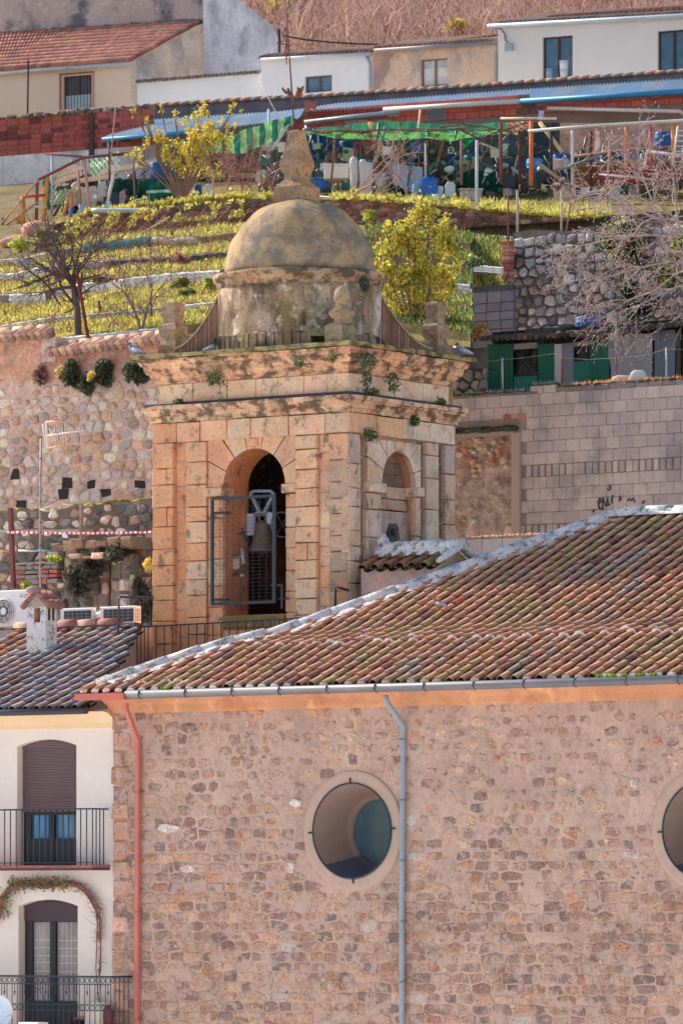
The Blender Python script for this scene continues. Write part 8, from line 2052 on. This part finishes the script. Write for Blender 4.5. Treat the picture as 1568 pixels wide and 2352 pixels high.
def jerry(u0, u1, v0, v1, Y, col, lab):
 a, b = P(u0, v1, Y), P(u1, v0, Y); w_ = b.x - a.x; h = b.z - a.z; fr = Fr(a.x, Y, 0); mb = MB(fr)
 for (x0, x1, z0, z1) in ((0, w_, 0, h * .82), (w_ * .12, w_ * .88, h * .82, h * .92)): mb.bevbox(x0, x1, -.1, .12, a.z + z0, a.z + z1, col, .03)
 mb.tube([(w_ * .75, 0, a.z + h * .9), (w_ * .75, 0, a.z + h)], .035, 8, tuple(c * .8 for c in col), world=False); mb.tube([(w_ * .15, 0, a.z + h * .88), (w_ * .3, 0, a.z + h * .99), (w_ * .55, 0, a.z + h * .98)], .018, 5, col, world=False)
 item('jerrycan', lab, 'jerrycan', mb, group='plastic jerrycans in the grass')
jerry(966, 1003, 406, 450, 148.6, C(26, 112, 206), 'large blue jerrycan in the grass right of the grey sheets'); jerry(1021, 1045, 418, 454, 148.6, C(214, 226, 236, 1.2), 'white jerrycan right of the blue jerrycan'); jerry(1004, 1017, 428, 450, 148.7, C(206, 216, 226, 1.2), 'small white bottle shaped can between the two big jerrycans')
jerry(470, 486, 424, 450, 149.4, C(214, 226, 236, 1.2), 'pale blue can behind the lemon tree foot')
def crate(u0, u1, v0, v1, Y, col, lab, cat='crate', nm='crate', mt='plastic', dep=.5, j=.01, grp=None):
 a, b = P(u0, v1, Y), P(u1, v0, Y); fr = Fr(a.x, Y, 0); mb = MB(fr); w_ = b.x - a.x
 mb.bevbox(0, w_, -.05, dep, a.z, b.z - .05, col, .02, j); mb.bevbox(-.03, w_ + .03, -.08, dep, b.z - .06, b.z, tuple(c * 1.0 for c in col), .015, j)
 return item(nm, lab, cat, mb, mt, grp)
crate(720, 760, 408, 434, 149.8, C(20, 96, 176), 'blue crate below the white polystyrene box'); crate(744, 801, 376, 411, 149.4, C(232, 222, 216, 1.2), 'white polystyrene box right of the finial', 'box', 'polystyrene_box'); crate(1071, 1093, 417, 428, 149.6, C(24, 84, 190), 'small blue tub behind the concrete basin', 'tub', 'tub')
crate(1056, 1106, 433, 462, 148.2, C(214, 206, 200, 1.1), 'pale concrete basin before the white post', 'basin', 'basin', 'mortar'); crate(1170, 1205, 380, 410, 151, C(110, 90, 84), 'dark wooden crate in the pergola shade', 'crate', 'wooden_crate', 'wood'); crate(1140, 1170, 385, 415, 151.3, C(150, 130, 120), 'pale wooden crate in the shade left of the dark crate', 'crate', 'wooden_crate', 'wood')
crate(1062, 1090, 360, 378, 151, C(206, 216, 226), 'small white box hanging in the shade left of the white post', 'box', 'box')
crate(41, 67, 598, 622, 135.5, C(196, 206, 222, 1.1), 'white slatted crate on the left terrace under the big leafy plant', 'crate', 'crate')
o = thing('tall_pot', 'tall pale concrete pot with a brown cloth draped over its rim', 'pot', P(1290, 476, 147.6)); c = P(1290, 476, 147.6)
mb = MB(); mb.lathe(c.x, c.y, [(.2, c.z), (.22, c.z + .1), (.24, c.z + .45), (.26, c.z + .62), (.23, c.z + .64)], 16, C(214, 206, 190, 1.1)); mb.build('pot', M['mortar'], o)
mb = MB();
for k in range(12): a = k * .52; mb.blob((c.x + .2 * math.cos(a), c.y + .2 * math.sin(a), c.z + .62 - .06 * (k % 3)), .1, .09, R.uniform(.06, .14), jit(C(150, 120, 108), .15), 7, 5, .25)
mb.build('cloth', M['cloth'], o)
def drape(name, label, cat, pts_top, pts_bot, t, col, mt='net', n=60, m=8, wob=.12, sag=.15, fr=SF, t2=None):
 mb = MB(); ua, ub = pts_top[0][0], pts_top[-1][0]; t2 = t if t2 is None else t2
 def fn(x, y):
  u = ua + (ub - ua) * x; vt, vb = interp(pts_top, u), interp(pts_bot, u); s_, t_, z_ = (lambda q: q)((SF.s(u, t + (t2 - t) * y), t + (t2 - t) * y, 0)); z_ = SF.z(vb + (vt - vb) * y, s_, t_)
  return SF.p(s_, t_ + wob * mnoise.noise(Vector((u * .06, y * 3, len(label)))) , z_ - sag * .2 * abs(math.sin(u * .05)) * y)
 mb.sheet(n, m, fn, (lambda i, j: jit(col, .16)) if not callable(col) else col); return item(name, label, cat, mb, mt)
gn = [C(20, 120, 84), C(30, 140, 100), C(110, 190, 70), C(24, 100, 90)]
drape('shade_netting', 'green shade netting sagging under the pergola right of the finial', 'netting', [(700, 291), (760, 290), (870, 276), (950, 277), (1000, 284), (1100, 282), (1165, 278)], [(700, 303), (770, 318), (830, 320), (900, 323), (980, 317), (1030, 325), (1070, 318), (1165, 306)], .5, lambda i, j: jit(gn[2] if (j < 4 and mnoise.noise(Vector((i * .3, j * .5, 0))) > -.1) else gn[(i // 7) % 2], .14), t2=3.2, n=90)
drape('shade_netting', 'hanging triangular corner of green netting left of the white post', 'netting', [(1052, 316), (1090, 318)], [(1052, 322), (1070, 345), (1090, 322)], .2, gn[0], n=14)
drape('green_tarp', 'dark green tarp heaped over things behind the concrete basin', 'tarp', [(1050, 400), (1090, 388), (1130, 396), (1154, 425)], [(1050, 425), (1090, 430), (1130, 435), (1154, 450)], .8, C(20, 80, 70), 'cloth', 30, 6)
drape('green_tarp', 'green and white striped tarp under the shelter roof at left', 'tarp', [(480, 330), (540, 305), (600, 283), (672, 262)], [(480, 352), (560, 352), (640, 318), (672, 285)], -.6, lambda i, j: jit(C(150, 206, 130) if (i // 3) % 2 else C(40, 130, 110), .1), 'net', 40, 5)
drape('dark_green_sheet', 'dark green sheet with a pale line at left of the lemon tree trunk', 'tarp', [(318, 414), (350, 410), (408, 408)], [(318, 468), (408, 468)], -.9, lambda i, j: C(150, 200, 190) if j == 4 and i > 3 else jit(C(18, 92, 76), .1), 'cloth', 20, 9)
drape('striped_tarp', 'green and white patterned tarp at the top of the left shack', 'tarp', [(208, 362), (240, 356), (274, 357)], [(208, 405), (274, 398)], -1.2, lambda i, j: jit(C(226, 236, 210) if (i + j) % 3 else C(40, 150, 100), .1), 'cloth', 18, 8)
drape('striped_tarp', 'green striped tarp on the lower left part of the shack', 'tarp', [(116, 445), (156, 427)], [(118, 472), (156, 466)], -1.3, lambda i, j: jit(C(226, 236, 214) if (i - j) % 3 else C(60, 160, 100), .1), 'cloth', 12, 6)
drape('white_cloth', 'large white cloth hanging on the left shack', 'cloth', [(189, 430), (222, 424)], [(190, 484), (214, 478), (222, 470)], -1.4, C(250, 244, 236, 1.2), 'cloth', 12, 10); drape('white_cloth', 'smaller white cloth hanging right of the large one on the shack', 'cloth', [(225, 417), (243, 414)], [(225, 455), (243, 450)], -1.4, C(236, 232, 236, 1.2), 'cloth', 8, 8)
drape('ragged_cloth', 'ragged beige cloth strips on the shack middle', 'cloth', [(158, 432), (188, 428)], [(160, 486), (172, 470), (188, 484)], -1.35, lambda i, j: jit(C(236, 214, 190, 1.1) if i % 3 else C(190, 150, 130), .1), 'cloth', 12, 10)
drape('blue_sheet', 'blue plastic sheet between white cloth and leaning board on the shack', 'sheet', [(236, 430), (262, 412)], [(238, 486), (262, 484)], -.9, C(20, 90, 160), 'cloth', 8, 6); drape('dark_garment', 'dark green garment hanging under the shack beam', 'garment', [(264, 412), (300, 408), (318, 414)], [(266, 440), (282, 458), (318, 446)], -1.2, C(24, 70, 66), 'cloth', 14, 8)
drape('grey_garment', 'pinkish grey garment hanging before the dark green sheet', 'garment', [(274, 438), (288, 432)], [(266, 480), (290, 478)], -1.35, C(190, 176, 180), 'cloth', 8, 8)
drape('brown_tarp', 'beige brown tarp folded over the pergola roof corner', 'tarp', [(1160, 280), (1214, 277)], [(1160, 285), (1182, 311), (1214, 292)], -.6, lambda i, j: jit(C(226, 186, 140) if (i + j) % 4 else C(120, 84, 66), .12), 'cloth', 16, 8)
drape('purple_cloth', 'pale purple cloth hung on the brick wall above the pergola', 'cloth', [(1236, 251), (1248, 254)], [(1222, 272), (1262, 272)], 1.5, C(150, 146, 190), 'cloth', 10, 6)
drape('hanging_strip', 'pinkish cloth strip hanging from the pale pergola pipe', 'cloth', [(1364, 298), (1376, 300)], [(1366, 350), (1373, 352)], -1.0, C(206, 170, 166), 'cloth', 5, 8)
drape('metal_sheet', 'bluish grey metal sheet propped behind the twigs, left', 'sheet', [(902, 374), (936, 380)], [(904, 420), (936, 440)], -.2, C(150, 176, 206), 'zinc', 6, 6, .02, 0); drape('metal_sheet', 'bluish grey metal sheet propped behind the twigs, right', 'sheet', [(938, 380), (970, 384)], [(938, 440), (974, 442)], -.1, C(140, 166, 196), 'zinc', 6, 6, .02, 0)
for k, (u, v) in enumerate(((812, 360), (833, 366), (846, 372))):
 c = P(u, 452, 148.8); h = (452 - v) / (F / 148.8); mb = MB(); mb.lathe(c.x, c.y, [(.1, c.z), (.11, c.z + h * .5), (.12, c.z + h * .9), (.06, c.z + h)], 9, C(226, 222, 226, 1.1), wob=.04); item('net_roll', ('left', 'middle', 'right')[k] + ' of three upright white rolls of wire netting right of the finial', 'wire roll', mb, group='upright rolls of netting')
pg = 'pergola posts in the shed garden'
for u0, v0, u1, v1, t, r, col, lab in ((1219, 426, 1219, 278, -1.2, .06, C(232, 120, 60), 'bright orange pergola post, leftmost'), (1193, 424, 1193, 300, -1.0, .05, C(96, 66, 60), 'dark brown post left of the bright orange one'), (1265, 420, 1265, 302, -1.0, .045, C(76, 60, 62), 'dark post beside the biggest barrel'), (1314, 424, 1313, 300, -1.3, .045, C(216, 216, 220), 'white pergola post right of the biggest barrel'), (1356, 440, 1356, 302, -1.2, .045, C(110, 60, 58), 'dark rusty pergola post before the raised boards'), (1437, 402, 1437, 292, -1.3, .055, C(226, 130, 84), 'orange pergola post in the middle right'), (1493, 405, 1493, 288, -1.2, .05, C(190, 96, 90), 'pinkish red pergola post'), (1546, 388, 1544, 278, -1.2, .06, C(236, 150, 80), 'orange pergola post beside the ladder'), (1150, 420, 1149, 282, -.8, .05, C(130, 84, 80), 'brown post at the right end of the green netting'), (1059, 425, 1059, 322, -.5, .04, C(150, 110, 100), 'brown post in the shade behind the white tall post'), (767, 400, 769, 322, -.4, .05, C(110, 84, 76), 'gnarled dark post before the barrels'), (852, 330, 851, 298, -.9, .035, C(150, 84, 74), 'rusty stub post carrying the yellow funnel'), (977, 420, 977, 330, -.3, .03, C(196, 180, 170), 'thin pale post behind the blue jerrycan')):
 mb = MB(SF); mb.tube([sp(u0, v0, t), sp(u1, v1, t)], r, 5, col, world=False); item('pergola_post', lab, 'post', mb, 'wood', pg)
mb = MB(SF); c = sp(851, 290, -.9); w_ = SF.p(*c); mb.lathe(w_.x, w_.y, [(.03, c[2] - .1), (.05, c[2] - .02), (.08, c[2] + .1), (.075, c[2] + .11)], 12, C(240, 210, 110)); item('funnel', 'yellow funnel upside on a rusty post before the netting', 'funnel', mb)
for pts, t, r, col, mt, lab in (([(1212, 301), (1350, 290), (1450, 284), (1568, 277), (1640, 272)], -1.25, .05, C(206, 206, 206, 1.1), 'plastic', 'pale pergola pipe running to the right photo edge'), ([(1149, 272), (1277, 272)], -1.0, .035, C(226, 206, 170), 'wood', 'pale plank edge on the pergola roof above the beige tarp'), ([(1238, 281), (1289, 349)], -.9, .06, C(206, 180, 140), 'wood', 'diagonal pale plank in the dark opening'), ([(1231, 373), (1284, 411)], -1.1, .055, C(176, 150, 130), 'wood', 'lower diagonal plank leaning on the biggest barrel'), ([(1287, 389), (1375, 357)], -1.4, .04, C(130, 136, 140), 'zinc', 'grey pipe sloping before the biggest barrel'), ([(1312, 360), (1470, 342), (1568, 336)], .5, .05, C(150, 110, 96), 'wood', 'brown beam across the back of the pergola'), ([(1483, 347), (1600, 362)], -1.5, .05, C(226, 196, 176), 'wood', 'pale beam among the fig branches at right'), ([(1484, 349), (1478, 400)], -1.5, .035, C(226, 206, 190), 'wood', 'pale short leg under the pale beam at right'), ([(1374, 400), (1500, 412)], -1.7, .03, C(222, 206, 196), 'wood', 'thin pale batten over the corrugated stack'), ([(700, 300), (830, 300), (960, 296), (1100, 300), (1160, 296)], -.9, .02, C(130, 96, 84), 'wood', 'thin twisted branch rail under the green netting'), ([(720, 452), (800, 458), (930, 466)], -2.0, .05, C(190, 186, 190), 'zinc', 'grey gutter lying on the terrace edge right of the dome top'), ([(1120, 512), (1160, 505), (1372, 477)], -6.5, .02, C(150, 120, 110), 'wood', 'thin rail at the right end of the terrace')):
 mb = MB(SF); mb.tube([sp(u, v, t) for u, v in pts], r, 5, col, world=False); item('beam' if r > .03 else 'rail', lab, 'beam', mb, mt)
mb = MB(SF)
for a, b in (((815, 330), (815, 358)), ((861, 328), (862, 358)), ((815, 330), (861, 328)), ((827, 330), (828, 356)), ((845, 329), (846, 356))): mb.bar(sp(*a, -1.2), sp(*b, -1.2), .03, C(150, 60, 54))
item('rusty_frame', 'small dark red iron frame standing above the netting rolls', 'frame', mb, 'rust')
mb = MB(SF)
for a, b in (((1542, 392), (1556, 290)), ((1562, 392), (1576, 290))): mb.tube([sp(*a, -1.5), sp(*b, -1.5)], .03, 5, C(206, 206, 210), world=False)
for k in range(8): mb.bar(sp(1543 + k * 1.8, 384 - k * 12, -1.5), sp(1563 + k * 1.8, 384 - k * 12, -1.5), .02, C(206, 206, 210))
item('ladder', 'aluminium ladder leaning at the right photo edge', 'ladder', mb, 'zinc')
mb = MB(SF)
for k in range(6):
 v = 376 + k * 9; a, b = sp(1318, v + 8, -1.1 + .05 * k), sp(1600, v - 8, -1.1 + .05 * k); c = jit(C(130, 96, 76), .15)
 for q in range(3): mb.tube([(a[0], a[1], a[2] + q * .035), (b[0], b[1], b[2] + q * .035)], .03, 5, c, world=False)
item('corrugated_stack', 'stack of brown corrugated sheets lying under the pergola at right', 'sheet stack', mb, 'rust')
mb = MB(SF); courses(mb, SF.s(1380, -1.6), SF.s(1640, -1.6), SF.z(462, 0, -1.6), SF.z(428, 0, -1.6), -1.6, lambda x, z: jit(C(150, 66, 58), .15), (.12, .14), (.26, .3), .3)
item('brick_pile', 'dark red stacked hollow bricks behind the fig tree crown', 'brick stack', mb, 'brick')
jk = 'odds and ends hanging in the pergola shade'
names = [('wheel', 'small pale wheel'), ('board', 'leaning brown board'), ('pot', 'dark round pot'), ('tool_handle', 'thin tool handle')]
for k, (u, v, kind, col, w_) in enumerate(((1035, 345, 0, C(206, 196, 190), 7), (1112, 342, 0, C(150, 150, 156), 8), (1168, 350, 0, C(190, 176, 170), 9), (1075, 372, 0, C(176, 186, 196), 5), (1010, 345, 1, C(150, 110, 90), 9), (1135, 350, 1, C(120, 86, 76), 8), (1180, 345, 1, C(140, 110, 96), 7), (1205, 340, 1, C(110, 84, 76), 8), (925, 340, 1, C(130, 96, 84), 9), (1000, 395, 2, C(70, 90, 100), 9), (1125, 372, 2, C(60, 84, 90), 10), (1150, 380, 2, C(90, 84, 84), 8), (890, 350, 2, C(110, 84, 80), 9), (1178, 400, 3, C(200, 190, 186), 3), (1100, 395, 3, C(176, 166, 160), 3), (948, 345, 3, C(150, 120, 110), 3))):
 mb = MB(SF); c = sp(u, v, 1.0 + (k % 4) * .5); kk = F / 150; r = w_ / kk
 where = 'at left' if u < 960 else ('near the jerrycans' if u < 1060 else ('near the tall white post' if u < 1130 else 'near the orange post'))
 if kind == 0: mb.tube([(c[0] + r * math.cos(a * .524), c[1], c[2] + r * math.sin(a * .524)) for a in range(13)], r * .25, 5, col, world=False); mb.bar((c[0] - r, c[1], c[2]), (c[0] + r, c[1], c[2]), .01, col)
 elif kind == 1: mb.tube([(c[0] - r, c[1], c[2] - r * 4), (c[0] + r, c[1], c[2] + r * 3)], r * .5, 4, col, world=False, smooth=False)
 elif kind == 2: q = SF.p(*c); mb.lathe(q.x, q.y, [(r * .7, c[2] - r), (r, c[2] + r * .6), (r * 1.1, c[2] + r), (r * .9, c[2] + r)], 12, col)
 else: mb.tube([(c[0] - .1, c[1], c[2] - .5), (c[0] + .12, c[1], c[2] + .5)], .02, 5, col, world=False)
 item(names[kind][0], f"{names[kind][1]} in the pergola shade {where}, " + ('upper, ' if v < 360 else 'lower, ') + ('far back', 'deeper in', 'in front', 'by the beam')[k % 4], names[kind][0].replace('_', ' '), mb, 'wood' if kind in (1, 3) else 'plastic', jk)
fan_tree('grape_vine', 'dry gnarled grape vine climbing over the pergola and netting', SF.p(*sp(769, 420, -.6)), [([SF.p(*sp(u, v, -1.0)) for u, v in pts], .03, .5) for pts in (((700, 296), (740, 306), (780, 300), (830, 306)), ((830, 302), (900, 297), (980, 302), (1050, 296)), ((1010, 292), (1060, 286), (1110, 290), (1150, 300)), ((1060, 300), (1100, 318), (1150, 300), (1200, 286)), ((760, 420), (766, 360), (770, 320), (800, 300)))], C(120, 88, 80), 21, depth=2, nb=3, cat='vine', spread=.5)
sg = 'poles of the ramshackle left shack'
for u0, v0, u1, v1, r, col, lab in ((54, 535, 53, 452, .07, C(240, 160, 50), 'orange pole of the shack at the far left'), (43, 532, 43, 492, .06, C(232, 150, 70), 'shorter orange pole left of the far left one'), (84, 512, 87, 412, .05, C(130, 96, 96), 'dark grey pole under the left corner of the shack frame'), (99, 534, 110, 400, .06, C(220, 150, 60), 'orange brown pole leaning beside the dark grey one'), (120, 520, 120, 352, .035, C(170, 186, 200), 'tall bluish metal pole of the shack'), (208, 492, 193, 364, .05, C(206, 160, 140), 'pinkish leaning pole before the white cloth'), (188, 490, 180, 390, .035, C(170, 120, 110), 'thin brown leaning pole left of the pinkish one'), (244, 482, 274, 349, .05, C(232, 226, 230), 'white board leaning steeply on the shack'), (252, 414, 252, 349, .03, C(90, 66, 76), 'thin dark pole behind the white leaning board'), (6, 560, 7, 500, .04, C(120, 70, 70), 'dark red post at the left photo border'), (310, 460, 306, 370, .03, C(150, 110, 104), 'thin brown pole by the dark green sheet'), (146, 500, 160, 440, .045, C(236, 160, 80), 'orange slat leaning at the shack foot')):
 mb = MB(SF); mb.tube([sp(u0, v0, -1.7), sp(u1, v1, -1.7)], r, 5, col, world=False); item('shack_pole', lab, 'pole', mb, 'wood', sg)
for pts, r, col, lab in (([(4, 514), (89, 412)], .035, C(206, 160, 150), 'long sloping rail at the left end of the shack'), ([(89, 412), (190, 362), (300, 352)], .045, C(120, 76, 84), 'dark upper rail of the shack'), ([(53, 452), (105, 448)], .04, C(190, 60, 70), 'short red rail of the shack'), ([(103, 353), (192, 360)], .03, C(130, 80, 80), 'thin upper rail before the rendered wall'), ([(10, 520), (90, 462)], .03, C(190, 140, 126), 'lower sloping rail at the left end of the shack'), ([(130, 512), (176, 494)], .05, C(222, 180, 150), 'pale plank at the shack foot'), ([(80, 474), (108, 476)], .03, C(236, 226, 220), 'short white rail of the shack')):
 mb = MB(SF); mb.tube([sp(u, v, -1.75) for u, v in pts], r, 5, col, world=False); item('shack_rail', lab, 'rail', mb, 'wood')
for k, (u0, v0, u1, v1, lab) in enumerate(((112, 410, 190, 384, 'front pale plank of the shack roof'), (118, 422, 188, 398, 'second pale plank of the shack roof'), (120, 400, 178, 382, 'rear pale plank of the shack roof'), (180, 416, 262, 404, 'pinkish plank above the white cloths'), (230, 398, 360, 370, 'long pink white plank over the dark garment'), (240, 392, 350, 378, 'thin plank just behind the long pink one'))):
 mb = MB(SF); a, b = SF.p(*sp(u0, v0, -1.6)), SF.p(*sp(u1, v1, -1.2)); mb.tube([a, b], [.09, .09], 4, jit(C(244, 216, 200, 1.15), .05), smooth=False, sq=True); item('roof_plank', lab, 'plank', mb, 'wood', 'planks on the left shack roof')
for k, (u, v, rx, rz, lab) in enumerate(((88, 500, 22, 20, 'upper'), (58, 528, 34, 16, 'lower'))):
 mb = MB(); c = P(u, v + 8, 145.5); mb.blob(tuple(c - Vector((0, 0, .25))), rx / 50, .5, rz / 75, C(206, 150, 128), 22, 14, .05); item('earth_mound', lab + ' heap of pinkish orange earth behind the orange poles', 'mound', mb, 'earth')
for k, (u, v) in enumerate(((252, 462), (240, 470), (186, 470), (163, 480))):
 barrel('water_bottle', ('blue white bottle upright at the leaning board foot', 'second bottle left of the leaning board foot', 'bluish bottle under the ragged cloth', 'small blue bottle at the shack foot left')[k], u - 4, u + 4, v, v + 18, 144.8, (C(90, 170, 220), C(200, 226, 240), C(120, 180, 220), C(60, 110, 200))[k], n=10)
for lab, ua, ub, va, vb, n, ta, tb in (('jumble of junk, hoses, crates and scrap stored in the pergola shade', 600, 1225, 322, 452, 520, .4, 4.5), ('jumble of boards, bags and containers filling the left shack', 115, 330, 400, 486, 200, -1.2, -.3), ('clutter on the ground under the right half of the pergola', 1225, 1568, 350, 452, 170, .3, 3)):
 mb = MB(SF)
 for k in range(n):
  u, v = R.uniform(ua, ub), va + (vb - va) * R.random() ** .6; t = R.uniform(ta, tb); c = sp(u, v, t); q = R.random(); r = R.uniform(.04, .16)
  col = jit(R.choice([C(40, 96, 150), C(60, 80, 84), C(150, 120, 100), C(196, 186, 180), C(110, 90, 84), C(50, 66, 74), C(206, 214, 222), C(90, 70, 64), C(40, 110, 100)]), .25)
  if q < .4: mb.box(c[0] - r, c[0] + r, c[1] - r, c[1] + r, c[2] - r * R.uniform(.4, 1.6), c[2] + r * R.uniform(.4, 1.4), col, r * .3)
  elif q < .75: a = R.uniform(.3, 2.8); L = R.uniform(.2, .9); mb.tube([c, (c[0] + L * math.cos(a), c[1], c[2] + L * math.sin(a))], R.uniform(.01, .04), 5, col, world=False)
  else: w_ = SF.p(*c); mb.blob(tuple(w_), r, r, r * R.uniform(.6, 1.3), col, 8, 5, .25)
 mb.build('junk', M['plastic'], label=lab, kind='stuff')
wd = MB()
for k in range(9000):
 if R.random() < .45: u = R.uniform(300, 640); v = interp(E[6][0], u) - R.expovariate(.2); Y = 144.2
 elif R.random() < .6: u = R.uniform(760, 1400); v = interp(E[6][0], u) - R.expovariate(.16); Y = 144.0
 else: u = R.uniform(150, 560); v = interp(E[6][0], u) + R.uniform(0, 40); Y = 143
 if mnoise.noise(Vector((u * .04, v * .03, 3))) < -.05: continue
 leafq(wd, Pd(u, v, Y - R.uniform(0, .5)), R.uniform(.03, .07), jit(R.choice([C(222, 210, 60), C(176, 180, 60), C(206, 190, 90), C(150, 120, 80)]), .25))
wd.build('edge_weeds', M['leaf'], label='leafy yellow green weeds along the edge of the shed terrace', kind='stuff')
tw = MB()
for k in range(1500):
 j = R.choice([1, 2, 3, 4, 5]); u = R.uniform(-10, 540) if R.random() < .8 else R.uniform(850, 1075); p = on_strip(j, j + 1, u, R.random()); L = R.uniform(.1, .5)
 tw.tube([p, p + Vector((R.gauss(0, .3) * L, 0, L * .6)), p + Vector((R.gauss(0, .5) * L, 0, L))], [.008, .006, .003], 3, jit(C(150, 112, 100), .25), cap=False)
tw.build('dry_stalks', M['bark'], label='thin dry stalks standing in the terrace grass', kind='stuff')
wl = MB()
for k in range(7500):
 j = R.choice([1, 2, 2, 3, 4, 5]); u = R.uniform(-10, 560) if R.random() < .8 else R.uniform(850, 1080); p = on_strip(j, j + 1, u, R.random())
 if mnoise.noise(Vector((p.x * 1.1, p.y * 1.4, 11))) < .02: continue
 leafq(wl, p + Vector((0, 0, R.uniform(0, .14))), R.uniform(.02, .05), jit(R.choice([C(140, 120, 70), C(206, 190, 60), C(110, 110, 60), C(170, 120, 80)]), .3))
wl.build('low_weeds', M['leaf'], label='low leafy weeds and dead leaves in the terrace grass', kind='stuff')
